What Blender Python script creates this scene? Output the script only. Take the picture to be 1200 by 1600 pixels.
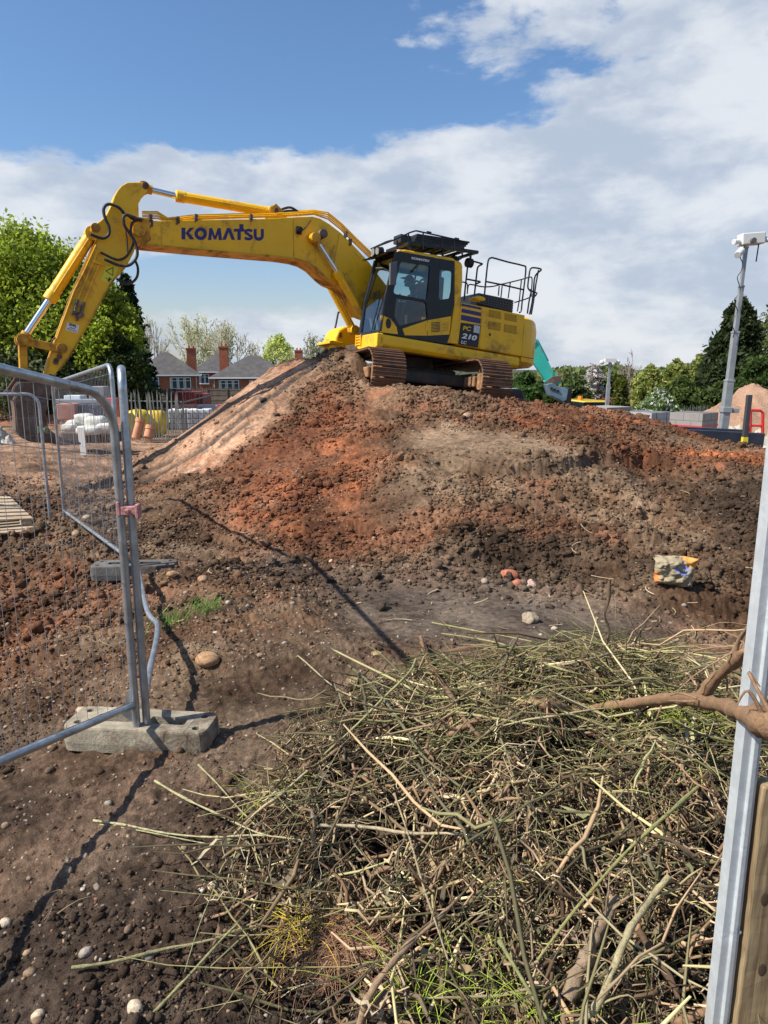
import bpy, math, random
import numpy as np
from mathutils import Vector, Matrix

for o in list(bpy.data.objects): bpy.data.objects.remove(o, do_unlink=True)
scn = bpy.context.scene
COL = scn.collection
R = math.radians

# ------------------------------------------------------------------ camera, world, sun, exposure
FPX = 1111.0; PITCH = R(11.5); EYE = Vector((0, 0, 2.0))
cam = bpy.data.cameras.new('camera'); camo = bpy.data.objects.new('camera', cam); COL.objects.link(camo)
cam.sensor_fit = 'VERTICAL'; cam.sensor_height = 36.0; cam.lens = FPX / 1600 * 36.0
cam.clip_start = 0.05; cam.clip_end = 3000
camo.location = EYE; camo.rotation_euler = (R(90) - PITCH, 0, 0)
scn.camera = camo
scn.render.resolution_x = 768; scn.render.resolution_y = 1024
scn.view_settings.view_transform = 'Standard'; scn.view_settings.look = 'None'
scn.view_settings.exposure = 0.48; scn.view_settings.gamma = 1.0

SUN_EL = R(49); SUN_AZ = math.atan2(-0.93, -0.34)      # azimuth of the sun, clockwise from +Y
TOSUN = Vector((math.sin(SUN_AZ) * math.cos(SUN_EL), math.cos(SUN_AZ) * math.cos(SUN_EL), math.sin(SUN_EL)))
sl = bpy.data.lights.new('sun', 'SUN'); sl.energy = 5.0; sl.angle = R(0.53); sl.color = (1.0, 0.94, 0.84)
so = bpy.data.objects.new('sun', sl); COL.objects.link(so); so.rotation_euler = TOSUN.to_track_quat('Z', 'Y').to_euler()

def ray(px, py):
    u = (px - 600) / FPX; v = (800 - py) / FPX
    c, s = math.cos(PITCH), math.sin(PITCH)
    return Vector((u, c + s * v, -s + c * v))
def P(px, py, Y):                                       # world point seen at a pixel of the photograph, Y metres ahead
    d = ray(px, py); return EYE + d * (Y / d.y)
def azel(px, py):
    d = ray(px, py).normalized(); return math.atan2(d.x, d.y), math.asin(d.z)

world = bpy.data.worlds.new('World'); scn.world = world; world.use_nodes = True
nt = world.node_tree; nt.nodes.clear()
class NB:                                               # tiny node builder
    def __init__(s, nt): s.nt = nt
    def node(s, t, **k):
        n = s.nt.nodes.new(t)
        for a, b in k.items(): setattr(n, a, b)
        return n
    def put(s, sock, v):
        if isinstance(v, (int, float)): sock.default_value = v
        elif isinstance(v, (tuple, list)):
            sock.default_value = tuple(v) if len(v) == len(sock.default_value) else tuple(v) + (1.0,)
        else: s.nt.links.new(v, sock)
    def m(s, op, a, b=0.0, c=None, clamp=False):
        n = s.node('ShaderNodeMath', operation=op); n.use_clamp = clamp
        s.put(n.inputs[0], a); s.put(n.inputs[1], b)
        if c is not None: s.put(n.inputs[2], c)
        return n.outputs[0]
    def mix(s, f, a, b, blend='MIX'):
        n = s.node('ShaderNodeMix', data_type='RGBA', blend_type=blend)
        s.put(n.inputs[0], f); s.put(n.inputs[6], a); s.put(n.inputs[7], b); return n.outputs[2]
    def noise(s, vec, scale, detail=4, rough=0.55, dist=0.0, out=0):
        n = s.node('ShaderNodeTexNoise'); s.put(n.inputs['Scale'], scale); n.inputs['Detail'].default_value = detail
        n.inputs['Roughness'].default_value = rough; n.inputs['Distortion'].default_value = dist
        if vec is not None: s.nt.links.new(vec, n.inputs['Vector'])
        return n.outputs[out]
    def ramp(s, f, stops):
        n = s.node('ShaderNodeValToRGB'); s.put(n.inputs[0], f); cr = n.color_ramp
        while len(cr.elements) < len(stops): cr.elements.new(0.5)
        for e, (p, c) in zip(cr.elements, stops):
            e.position = p; e.color = (c, c, c, 1) if isinstance(c, (int, float)) else tuple(c) + (1,)
        return n.outputs[0]
    def sstep(s, x, a, b):
        n = s.node('ShaderNodeMapRange', interpolation_type='SMOOTHSTEP'); s.put(n.inputs[0], x)
        n.inputs[1].default_value = a; n.inputs[2].default_value = b; return n.outputs[0]
w = NB(nt)
tc = w.node('ShaderNodeTexCoord'); sep = w.node('ShaderNodeSeparateXYZ'); nt.links.new(tc.outputs['Generated'], sep.inputs[0])
X, Y, Z = sep.outputs
AZ = w.m('ARCTAN2', X, Y); EL = w.m('ARCSINE', Z)
comb = w.node('ShaderNodeCombineXYZ')
zz = w.m('ADD', w.m('MAXIMUM', Z, 0.0), 0.22)
w.put(comb.inputs[0], w.m('DIVIDE', X, zz)); w.put(comb.inputs[1], w.m('DIVIDE', Y, zz)); comb.inputs[2].default_value = 0.37
big = w.noise(comb.outputs[0], 1.15, 9, 0.58, 0.25)
fine = w.noise(comb.outputs[0], 3.1, 8, 0.62, 0.3)
wz = w.node('ShaderNodeCombineXYZ'); w.put(wz.inputs[0], AZ); w.put(wz.inputs[1], w.m('MULTIPLY', EL, 2.2))
puff = w.noise(wz.outputs[0], 4.6, 9, 0.58, 0.2); puff2 = w.noise(wz.outputs[0], 15.0, 7, 0.6, 0.2)
# soft cloud banks: photograph pixel, radii in radians, weight
banks = [(1150, 120, .30, .17, 1.0), (900, 260, .34, .10, .85), (1060, 380, .42, .15, 1.0), (700, 300, .22, .065, .7), (100, 310, .26, .07, .95),
         (380, 300, .25, .055, .8), (480, 520, .22, .06, .75), (880, 480, .30, .11, .8), (130, 420, .20, .05, .3), (260, 400, .2, .03, .3),
         (740, 40, .12, .05, .5), (1100, 520, .3, .08, .55),
         (350, 110, .42, .10, -1.1), (300, 445, .27, .036, -1.5), (560, 410, .16, .03, -.9), (700, 440, .1, .03, -.4), (820, 175, .12, .02, -.55), (960, 330, .15, .02, -.25), (780, 80, .1, .04, .45), (560, 200, .13, .05, -.5), (940, 108, .07, .022, -.75), (800, 130, .10, .04, -.4), (420, 425, .12, .025, -.5), (1010, 440, .06, .02, -.45), (60, 180, .2, .05, -.6)]
D = w.m('ADD', w.m('MULTIPLY', w.m('SUBTRACT', big, 0.5), 0.9), w.m('MULTIPLY', w.m('SUBTRACT', puff, 0.5), 3.6))
D = w.m('ADD', D, w.m('MULTIPLY', w.m('SUBTRACT', puff2, 0.5), 1.7))
for (px, py, ra, re, wt) in banks:
    a, e = azel(px, py)
    da = w.m('DIVIDE', w.m('SUBTRACT', AZ, a), ra); de = w.m('DIVIDE', w.m('SUBTRACT', EL, e), re)
    q = w.m('ADD', w.m('MULTIPLY', da, da), w.m('MULTIPLY', de, de))
    D = w.m('ADD', D, w.m('MULTIPLY', w.m('EXPONENT', w.m('MULTIPLY', q, -1.0)), wt))
cover = w.sstep(D, 0.05, 0.72)
sky = w.node('ShaderNodeTexSky', sky_type='NISHITA'); sky.sun_disc = False
sky.sun_elevation = SUN_EL; sky.sun_rotation = SUN_AZ; sky.air_density = 1.15; sky.dust_density = 0.7; sky.ozone_density = 1.6; sky.altitude = 100
wz2 = w.node('ShaderNodeCombineXYZ'); w.put(wz2.inputs[0], w.m('ADD', AZ, 0.05)); w.put(wz2.inputs[1], w.m('ADD', w.m('MULTIPLY', EL, 2.2), 0.10)); wz2.inputs[2].default_value = 0.0
puffs = w.noise(wz2.outputs[0], 4.6, 6, 0.55, 0.2)
shade = w.m('ADD', w.m('MULTIPLY', puffs, 0.75), w.m('MULTIPLY', puff2, 0.25))
ccol = w.mix(w.sstep(shade, 0.40, 0.60), (6.9, 7.2, 7.6), (4.3, 4.95, 6.0))
hz = w.sstep(EL, 0.0, 0.30)
skyc = w.mix(0.9, sky.outputs[0], w.mix(hz, (1.0, 0.98, 1.12), (0.80, 1.03, 1.28)), 'MULTIPLY')
skym = w.mix(w.m('MULTIPLY', cover, 0.93), skyc, ccol)
bg = w.node('ShaderNodeBackground'); bg.inputs[1].default_value = 0.084; nt.links.new(skym, bg.inputs[0])
wo = w.node('ShaderNodeOutputWorld'); nt.links.new(bg.outputs[0], wo.inputs[0])

# ------------------------------------------------------------------ materials
MATS = {}
def mat(name, col=(.5, .5, .5), rough=.6, metal=0., spec=.5, var=0., vscale=3., bump=0., bscale=30., dirt=None, dirtamt=0., dscale=2., coords='Object', coat=0., alpha=1., trans=0.):
    if name in MATS: return MATS[name]
    m = bpy.data.materials.new(name); m.use_nodes = True; t = m.node_tree; t.nodes.clear(); b = NB(t)
    o = b.node('ShaderNodeOutputMaterial'); p = b.node('ShaderNodeBsdfPrincipled'); t.links.new(p.outputs[0], o.inputs[0])
    c = b.node('ShaderNodeTexCoord').outputs[coords]
    base = tuple(col)
    if var > 0:
        nz = b.noise(c, vscale, 6, .6)
        base = b.mix(b.sstep(nz, .3, .7), tuple(x * (1 - var) for x in col), tuple(min(1, x * (1 + var)) for x in col))
    rr = rough
    if dirt:
        dn = b.noise(c, dscale, 8, .68, .4)
        f = b.sstep(dn, .62 - dirtamt * .4, .78 - dirtamt * .25)
        base = b.mix(b.m('MULTIPLY', f, .85), base, tuple(dirt))
        rr = b.m('ADD', b.m('MULTIPLY', f, .9 - rough), rough)
    b.put(p.inputs['Base Color'], base); b.put(p.inputs['Roughness'], rr); p.inputs['Metallic'].default_value = metal
    p.inputs['Specular IOR Level'].default_value = spec; p.inputs['Coat Weight'].default_value = coat
    p.inputs['Alpha'].default_value = alpha; p.inputs['Transmission Weight'].default_value = trans
    if bump > 0:
        bn = b.node('ShaderNodeBump'); bn.inputs['Strength'].default_value = bump; bn.inputs['Distance'].default_value = .02
        t.links.new(b.noise(c, bscale, 5, .6), bn.inputs['Height']); t.links.new(bn.outputs[0], p.inputs['Normal'])
    MATS[name] = m; return m

# ------------------------------------------------------------------ object helpers
def tag(o, label=None, cat=None, group=None, kind=None):
    if label: o['label'] = label
    if cat: o['category'] = cat
    if group: o['group'] = group
    if kind: o['kind'] = kind
    return o
def empty(name, loc=(0, 0, 0), rot=(0, 0, 0), label=None, cat=None, group=None):
    o = bpy.data.objects.new(name, None); COL.objects.link(o); o.location = loc; o.rotation_euler = rot
    o.empty_display_size = .2
    return tag(o, label, cat, group)
def copy_tree(o, parent=None):
    c = o.copy(); COL.objects.link(c)
    if parent is not None: c.parent = parent
    for ch in list(o.children): copy_tree(ch, c)
    return c
def npmesh(name, V, F, mats, smooth=False, midx=None, attrs=None, parent=None):
    V = np.asarray(V, dtype=np.float32).reshape(-1, 3); F = np.asarray(F, dtype=np.int32)
    me = bpy.data.meshes.new(name); n = F.shape[1]
    me.vertices.add(len(V)); me.vertices.foreach_set('co', V.ravel())
    me.loops.add(F.size); me.loops.foreach_set('vertex_index', F.ravel())
    me.polygons.add(len(F)); me.polygons.foreach_set('loop_start', np.arange(len(F), dtype=np.int32) * n)
    me.polygons.foreach_set('loop_total', np.full(len(F), n, dtype=np.int32))
    if smooth: me.polygons.foreach_set('use_smooth', np.ones(len(F), dtype=bool))
    for m in (mats if isinstance(mats, (list, tuple)) else [mats]): me.materials.append(m)
    if midx is not None: me.polygons.foreach_set('material_index', np.asarray(midx, dtype=np.int32))
    if attrs:
        for k, a in attrs.items():
            at = me.attributes.new(k, 'FLOAT_COLOR', 'POINT'); a = np.asarray(a, dtype=np.float32)
            if a.shape[1] == 3: a = np.concatenate([a, np.ones((len(a), 1), np.float32)], 1)
            at.data.foreach_set('color', a.ravel())
    me.update(calc_edges=True); me.validate()
    o = bpy.data.objects.new(name, me); COL.objects.link(o)
    if parent is not None: o.parent = parent
    return o
class MB:
    def __init__(s): s.v = []; s.f = []; s.mi = []; s.cm = 0
    def mat(s, i): s.cm = i; return s
    def add(s, vs, fs):
        b = len(s.v); s.v += [tuple(v) for v in vs]; s.f += [tuple(b + i for i in f) for f in fs]; s.mi += [s.cm] * len(fs); return s
    def box(s, c, sz, M=None):
        c = Vector(c); h = Vector(sz) / 2
        vs = [Vector((x * h.x, y * h.y, z * h.z)) for x in (-1, 1) for y in (-1, 1) for z in (-1, 1)]
        if M is not None: vs = [M @ v for v in vs]
        return s.add([c + v for v in vs], [(0, 1, 3, 2), (4, 6, 7, 5), (0, 4, 5, 1), (2, 3, 7, 6), (0, 2, 6, 4), (1, 5, 7, 3)])
    def bar(s, a, b, w, h, up=(0, 0, 1)):               # box section from a to b, w wide, h along up
        a = Vector(a); b = Vector(b); d = (b - a); L = d.length; d.normalize(); up = Vector(up)
        side = d.cross(up)
        if side.length < 1e-4: side = d.cross(Vector((1, 0, 0)))
        side.normalize(); u = side.cross(d)
        vs = [p + side * (i * w / 2) + u * (j * h / 2) for p in (a, b) for i, j in ((-1, -1), (1, -1), (1, 1), (-1, 1))]
        return s.add(vs, [(0, 1, 2, 3), (7, 6, 5, 4), (0, 4, 5, 1), (1, 5, 6, 2), (2, 6, 7, 3), (3, 7, 4, 0)])
    def prism(s, pts, y0, y1, axis='y'):                # outline (a, b) extruded between y0 and y1
        n = len(pts)
        ar = sum(pts[i][0] * pts[(i + 1) % n][1] - pts[(i + 1) % n][0] * pts[i][1] for i in range(n))
        if ar < 0: pts = pts[::-1]
        mk = {'y': lambda p, q: (p[0], q, p[1]), 'x': lambda p, q: (q, p[0], p[1]), 'z': lambda p, q: (p[0], p[1], q)}[axis]
        vs = [mk(p, y0) for p in pts] + [mk(p, y1) for p in pts]
        fs = [tuple(range(n))[::-1] if axis != 'y' else tuple(range(n)), tuple(range(n, 2 * n)) if axis != 'y' else tuple(range(n, 2 * n))[::-1]]
        for i in range(n):
            j = (i + 1) % n; q = (i, j, n + j, n + i); fs.append(q if axis != 'y' else q[::-1])
        return s.add(vs, fs)
    def quad(s, a, b, c, d): return s.add([a, b, c, d], [(0, 1, 2, 3)])
    def tube(s, pts, r, n=8, cap=True, smooth=0):
        pts = [Vector(p) for p in pts]; rs = r if isinstance(r, (list, tuple)) else [r] * len(pts)
        if smooth:
            q = []; qr = []
            for i in range(len(pts) - 1):
                p0 = pts[max(i - 1, 0)]; p1 = pts[i]; p2 = pts[i + 1]; p3 = pts[min(i + 2, len(pts) - 1)]
                for k in range(smooth):
                    t = k / smooth
                    q.append(0.5 * ((2 * p1) + (p2 - p0) * t + (2 * p0 - 5 * p1 + 4 * p2 - p3) * t * t + (3 * p1 - p0 - 3 * p2 + p3) * t ** 3)); qr.append(rs[i] * (1 - t) + rs[i + 1] * t)
            q.append(pts[-1]); qr.append(rs[-1]); pts = q; rs = qr
        vs = []; prev = None
        for i, p in enumerate(pts):
            d = (pts[min(i + 1, len(pts) - 1)] - pts[max(i - 1, 0)]).normalized()
            if prev is None:
                a = d.cross(Vector((0, 0, 1)))
                if a.length < .05: a = d.cross(Vector((0, 1, 0)))
            else: a = prev - d * prev.dot(d)
            a.normalize(); prev = a; b = d.cross(a)
            for k in range(n):
                t = 2 * math.pi * k / n; vs.append(p + (a * math.cos(t) + b * math.sin(t)) * rs[i])
        fs = []
        for i in range(len(pts) - 1):
            for k in range(n):
                k2 = (k + 1) % n; fs.append((i * n + k, i * n + k2, (i + 1) * n + k2, (i + 1) * n + k))
        if cap: fs.append(tuple(range(n))[::-1]); fs.append(tuple((len(pts) - 1) * n + k for k in range(n)))
        return s.add(vs, fs)
    def cyl(s, a, b, r, n=20): return s.tube([a, b], r, n)
    def ball(s, c, r, n=10, sq=(1, 1, 1)):
        c = Vector(c); vs = []; fs = []; m = n // 2 + 1
        for i in range(m + 1):
            ph = math.pi * i / m
            for k in range(n):
                t = 2 * math.pi * k / n; vs.append(c + Vector((r * sq[0] * math.sin(ph) * math.cos(t), r * sq[1] * math.sin(ph) * math.sin(t), r * sq[2] * math.cos(ph))))
        for i in range(m):
            for k in range(n):
                k2 = (k + 1) % n; fs.append((i * n + k, (i + 1) * n + k, (i + 1) * n + k2, i * n + k2))
        return s.add(vs, fs)
    def build(s, name, mats, parent=None, bevel=0, smooth=None, seg=2):
        me = bpy.data.meshes.new(name); me.from_pydata([tuple(v) for v in s.v], [], s.f)
        for m in (mats if isinstance(mats, (list, tuple)) else [mats]): me.materials.append(m)
        me.polygons.foreach_set('material_index', s.mi)
        if smooth:
            me.polygons.foreach_set('use_smooth', [True] * len(s.f)); me.set_sharp_from_angle(angle=R(smooth))
        me.update()
        o = bpy.data.objects.new(name, me); COL.objects.link(o)
        if parent is not None: o.parent = parent
        if bevel:
            b = o.modifiers.new('bevel', 'BEVEL'); b.width = bevel; b.segments = seg; b.limit_method = 'ANGLE'; b.angle_limit = R(40)
        return o
def text(name, s, mats, parent, origin, right, up, size, width=None, bold=.0, shear=0., ext=.002):
    cu = bpy.data.curves.new(name, 'FONT'); cu.body = s; cu.size = 1; cu.offset = bold; cu.shear = shear; cu.extrude = .001; cu.resolution_u = 3
    to = bpy.data.objects.new(name, cu); COL.objects.link(to)
    dg = bpy.context.evaluated_depsgraph_get(); me = bpy.data.meshes.new_from_object(to.evaluated_get(dg))
    bpy.data.objects.remove(to, do_unlink=True); me.name = name
    co = np.array([v.co[:] for v in me.vertices]); x0, x1 = co[:, 0].min(), co[:, 0].max(); y0, y1 = co[:, 1].min(), co[:, 1].max()
    sy = size / (y1 - y0); sx = sy if width is None else width / (x1 - x0)
    r_ = Vector(right).normalized(); u_ = Vector(up).normalized(); n_ = r_.cross(u_); o_ = Vector(origin)
    for v in me.vertices:
        x, y, z = v.co; v.co = o_ + r_ * ((x - x0) * sx) + u_ * ((y - y0) * sy) + n_ * (z / .001 * ext)
    me.materials.clear(); me.materials.append(mats); me.update()
    o = bpy.data.objects.new(name, me); COL.objects.link(o); o.parent = parent
    return o
# ------------------------------------------------------------------ terrain
def _hash(ix, iy, seed):
    h = (ix.astype(np.int64) * 374761393 + iy.astype(np.int64) * 668265263 + seed * 1442695041) & 0x7fffffff
    h = (h ^ (h >> 13)) * 1274126177 & 0x7fffffff
    return ((h ^ (h >> 16)) & 0xffffff) / float(0xffffff)
def vnoise(x, y, seed=0):
    ix = np.floor(x); iy = np.floor(y); fx = x - ix; fy = y - iy
    fx = fx * fx * fx * (fx * (fx * 6 - 15) + 10); fy = fy * fy * fy * (fy * (fy * 6 - 15) + 10)
    a = _hash(ix, iy, seed); b = _hash(ix + 1, iy, seed); c = _hash(ix, iy + 1, seed); d = _hash(ix + 1, iy + 1, seed)
    return (a * (1 - fx) + b * fx) * (1 - fy) + (c * (1 - fx) + d * fx) * fy
def fbm(x, y, oct=4, seed=0, gain=.5):
    s = 0; a = 1; t = 0
    for i in range(oct):
        c, sn = math.cos(i * 1.1), math.sin(i * 1.1)
        s = s + a * (vnoise(x * c - y * sn, x * sn + y * c, seed + i) - .5); t += a; a *= gain; x = x * 2.03; y = y * 2.03
    return s / t * 2
def clods(x, y, cell, seed, dens=.7, rmin=.18, rmax=.62, squash=.65):      # bumps of random size on a jittered lattice
    q = 2.6 / cell; x = x + cell * .55 * (vnoise(x * q, y * q, seed + 61) - .5) + cell * .3 * (vnoise(x * q * 2.7, y * q * 2.7, seed + 63) - .5); y = y + cell * .55 * (vnoise(x * q + 31, y * q, seed + 62) - .5)
    gx = x / cell; gy = y / cell; ix = np.floor(gx); iy = np.floor(gy); out = np.zeros_like(x)
    for dx in (-1, 0, 1):
        for dy in (-1, 0, 1):
            cx = ix + dx; cy = iy + dy
            px_ = cx + .15 + .7 * _hash(cx, cy, seed); py_ = cy + .15 + .7 * _hash(cx, cy, seed + 1)
            r = rmin + (rmax - rmin) * _hash(cx, cy, seed + 2) ** 2.0
            on = _hash(cx, cy, seed + 3) < dens
            an = _hash(cx, cy, seed + 4) * 6.28; el = .65 + .35 * _hash(cx, cy, seed + 5)
            ux = (gx - px_) * np.cos(an) + (gy - py_) * np.sin(an); uy = (-(gx - px_) * np.sin(an) + (gy - py_) * np.cos(an)) / el
            mxx = np.maximum(np.abs(ux), np.abs(uy) * 1.1); d2 = (.5 * mxx * mxx + .5 * (ux * ux + uy * uy)) / (r * r); tlt = (_hash(cx, cy, seed + 6) - .5) * 1.6
            h = np.where(on & (d2 < 1), r * np.minimum(np.maximum(0, 1 - d2) ** .55, .62 + .5 * el * .6) * (1 + tlt * ux / r) * squash, 0)
            out = np.maximum(out, h)
    return out * cell
# excavator pose (also shapes the ground under its tracks)
EX_LOC = Vector((.4484, 16.669, 1.219)); EX_YAW, EX_PIT, EX_ROL = 3.6578, .0977, .0417
EXM = Matrix.Rotation(EX_YAW, 3, 'Z') @ Matrix.Rotation(-EX_PIT, 3, 'Y') @ Matrix.Rotation(EX_ROL, 3, 'X')
UC_YAW = R(-71) - EX_YAW                                  # undercarriage, turned under the slewed upper body
CP = []                                                   # terrain control points: x, y, z
def cp(px, py, Y): p = P(px, py, Y); CP.append((p.x, p.y, p.z))
for a in [(300, 845, 8.2), (450, 862, 7.65), (560, 900, 6.7), (700, 915, 6.4), (850, 915, 6.4), (940, 930, 6.1), (500, 950, 5.7), (700, 970, 5.35), (900, 980, 5.2),
          # left flank: the smoothed ramp
          (225, 752, 12.6), (335, 742, 11.4), (215, 722, 14.6), (292, 690, 13.4), (400, 690, 12.2), (300, 668, 15.0), (365, 632, 14.3), (455, 628, 13.6), (375, 612, 15.8), (440, 582, 15.6), (520, 585, 14.6), (452, 566, 17.0), (500, 560, 15.6),
          (540, 566, 15.6), (553, 577, 15.0), (575, 590, 14.6), (600, 602, 14.3), (647, 606, 14.15), (700, 612, 14.3), (724, 622, 14.4), (751, 630, 14.4), (791, 634, 14.5),
          # right ridge
          (843, 632, 14.2), (883, 639, 14.0), (933, 650, 13.7), (967, 663, 13.4), (1007, 674, 13.2), (1033, 694, 12.8), (1060, 706, 12.5), (1100, 711, 12.2), (1150, 712, 12.1), (1193, 718, 12.0), (1300, 725, 12),
          # ledge
          (660, 690, 11.2), (780, 677, 11.4), (870, 690, 10.9), (700, 715, 10.0), (780, 722, 9.7), (880, 718, 9.8),
          (700, 650, 12.6), (800, 655, 12.6), (620, 645, 13.0), (920, 680, 11.6), (1000, 715, 10.7), (1100, 725, 10.4), (1190, 735, 10.2),
          # faces
          (540, 640, 13.3), (480, 700, 11.6), (470, 770, 9.7), (460, 825, 8.4), (560, 740, 10.2), (570, 800, 8.9), (570, 860, 7.6), (650, 760, 9.2), (640, 820, 8.2), (640, 875, 7.2),
          (780, 770, 8.9), (780, 830, 7.9), (780, 885, 6.9), (900, 780, 8.9), (900, 850, 7.5), (960, 810, 8.2), (1050, 790, 8.7), (1060, 850, 7.6), (1050, 900, 6.6), (1120, 820, 8.0), (1180, 860, 7.2), (1190, 940, 6.0), (1090, 950, 5.8), (1150, 1000, 5.2), (1240, 900, 6.4),
          (380, 770, 10.0), (370, 830, 8.7), (320, 790, 9.7),
          # left ground
          (100, 808, 10.4), (40, 830, 9.4), (150, 757, 14.2), (60, 720, 17.5), (20, 780, 12.0), (300, 692, 28), (150, 700, 25), (200, 900, 6.7), (100, 690, 27)]: cp(*a)
CP += [(-4, 45, -1.25), (-25, 45, -1.3), (15, 45, -1.1), (30, 45, -1.1), (0, 28, -.9), (8, 26, -.8), (16, 26, -.6), (-16, 28, -1.0), (-40, 30, -1.2), (40, 30, -.8), (8, 20.5, -.3), (3, 23, -.6), (-1, 23, -.6), (-5, 20, -.6), (-5, 17.5, -.6), (-12, 17, -.6), (-12, 10, -.35),
       (-7, 14, -.4), (12, 18, -.4), (12, 12, .35), (8, 15.5, -.1), (6.2, 16.2, 0), (12, 6, .3), (4.8, 17.5, .4), (5.5, 14.5, .9), (-3.4, 18.0, .2),
       (-1.3, 3.8, 0), (-2.4, 6.8, .02), (0, 3, .02), (1, 2, .03), (-1, 2, 0), (2.5, 2, .1), (2.5, 4, .08), (3.5, 5, .15), (5, 4, .2), (-2.2, 2.6, -.12), (-3, 3.6, -.28), (-3.3, 5, -.3), (-4.5, 6.5, -.4), (-6, 5, -.5), (-3, 2, -.3), (-6, 2, -.5), (-3.9, 8, -.22), (-6, 10, -.3), (0, 0, .05), (3, 0, .1), (-4, 0, -.3), (0, -6, 0), (-10, -2, -.4), (10, -2, .2), (8, 3, .25)]
for a in (0, 1):                                          # the two track beds
    for s in (-1, 1):
        for t in (-1.9, 0, 1.9):
            l = Matrix.Rotation(UC_YAW, 3, 'Z') @ Vector((t, s * 1.19, 0.02)); p = EX_LOC + EXM @ l
            if a == 0: CP.append((p.x, p.y, p.z))
CP = np.array(CP)
def _tps(C, lam=.02):
    n = len(C); d2 = ((C[:, None, :2] - C[None, :, :2]) ** 2).sum(-1)
    K = .5 * d2 * np.log(d2 + 1e-12); K[np.diag_indices(n)] = lam
    Pm = np.concatenate([np.ones((n, 1)), C[:, :2]], 1)
    A = np.zeros((n + 3, n + 3)); A[:n, :n] = K; A[:n, n:] = Pm; A[n:, :n] = Pm.T
    return np.linalg.solve(A, np.concatenate([C[:, 2], np.zeros(3)]))
WT = _tps(CP)
def h0(x, y):                                             # smooth terrain height
    x = np.asarray(x, float); y = np.asarray(y, float); sh = x.shape; x = x.ravel(); y = y.ravel()
    r = np.hypot(x, y); k = np.minimum(1, 46 / np.maximum(r, 1e-6)); xx = x * k; yy = y * k
    z = WT[-3] + WT[-2] * xx + WT[-1] * yy
    for i in range(len(CP)):
        d2 = (xx - CP[i, 0]) ** 2 + (yy - CP[i, 1]) ** 2; z = z + WT[i] * .5 * d2 * np.log(d2 + 1e-12)
    far = np.clip((r - 30) / 16, 0, 1); z = z * (1 - far) + (-1.25 - np.clip(r - 46, 0, 60) * .03) * far
    return z.reshape(sh)
# cached lookup grid for cheap queries
_gx = np.arange(-24, 24.01, .1); _gy = np.arange(-4, 40.01, .1)
_GX, _GY = np.meshgrid(_gx, _gy); _GZ = h0(_GX, _GY)
def hb(x, y):
    x = np.asarray(x, float); y = np.asarray(y, float)
    fx = np.clip((x + 24) / .1, 0, len(_gx) - 2); fy = np.clip((y + 4) / .1, 0, len(_gy) - 2)
    i = fx.astype(int); j = fy.astype(int); fx = fx - i; fy = fy - j
    return (_GZ[j, i] * (1 - fx) + _GZ[j, i + 1] * fx) * (1 - fy) + (_GZ[j + 1, i] * (1 - fx) + _GZ[j + 1, i + 1] * fx) * fy
def G(px, py):                                            # where the line of sight through a pixel meets the ground
    d = ray(px, py); t = 1.0
    while t < 60:
        p = EYE + d * t
        if p.z < float(hb(p.x, p.y)): break
        t += .03
    return Vector((p.x, p.y, float(hb(p.x, p.y))))
def inpoly(x, y, poly, soft, warp=.25, seed=3):
    x = x + warp * fbm(x * 1.3, y * 1.3, 4, seed); y = y + warp * fbm(x * 1.3 + 9, y * 1.3 + 5, 4, seed + 7)
    ins = np.zeros(x.shape, bool); dm = np.full(x.shape, 1e9); n = len(poly)
    for i in range(n):
        x0, y0 = poly[i]; x1, y1 = poly[(i + 1) % n]
        c = ((y0 > y) != (y1 > y)) & (x < (x1 - x0) * (y - y0) / (y1 - y0 + 1e-12) + x0); ins ^= c
        t = np.clip(((x - x0) * (x1 - x0) + (y - y0) * (y1 - y0)) / ((x1 - x0) ** 2 + (y1 - y0) ** 2 + 1e-9), 0, 1)
        dm = np.minimum(dm, np.hypot(x - x0 - t * (x1 - x0), y - y0 - t * (y1 - y0)))
    sd = np.where(ins, dm, -dm); return np.clip(sd / soft * .5 + .5, 0, 1)
def gpoly(pp): return [tuple(G(*q)[:2]) for q in pp]
RAMP = gpoly([(222, 742), (290, 747), (318, 743), (392, 690), (450, 640), (487, 592), (484, 572), (470, 566), (440, 580), (375, 612), (300, 662), (240, 712)])
RAMPSTREAK = gpoly([(214, 752), (240, 748), (300, 716), (340, 686), (400, 640), (440, 610), (480, 583), (497, 572), (474, 566), (440, 592), (400, 622), (350, 660), (290, 706)])
LEDGE = gpoly([(630, 700), (650, 680), (720, 672), (800, 672), (870, 690), (895, 715), (800, 724), (700, 722)])
PAD = gpoly([(440, 868), (520, 905), (600, 915), (760, 908), (900, 922), (1000, 960), (1040, 1000), (900, 1060), (640, 1030), (560, 985), (470, 930), (400, 890), (395, 862)])
REDA = gpoly([(330, 750), (420, 665), (500, 585), (560, 610), (700, 640), (640, 680), (590, 740), (560, 850), (470, 858), (380, 840), (300, 800)])
REDB = gpoly([(800, 640), (1195, 690), (1250, 740), (1100, 730), (940, 715), (850, 690), (700, 665)])
REDC = gpoly([(838, 740), (862, 742), (880, 775), (850, 800), (825, 775)])
REDD = gpoly([(-150, 1000), (-60, 900), (30, 880), (110, 870), (170, 880), (110, 960), (60, 1040), (-20, 1100), (-160, 1200)])
REDE = gpoly([(640, 830), (680, 820), (695, 850), (660, 870)])
FGTAN = gpoly([(30, 1300), (110, 1230), (200, 1190), (215, 1220), (180, 1300), (60, 1420), (-60, 1480), (-100, 1400)])
FARTAN = [(-60, 13), (-3.5, 13), (-3, 20), (-6, 28), (-10, 60), (-80, 60)]

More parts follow.
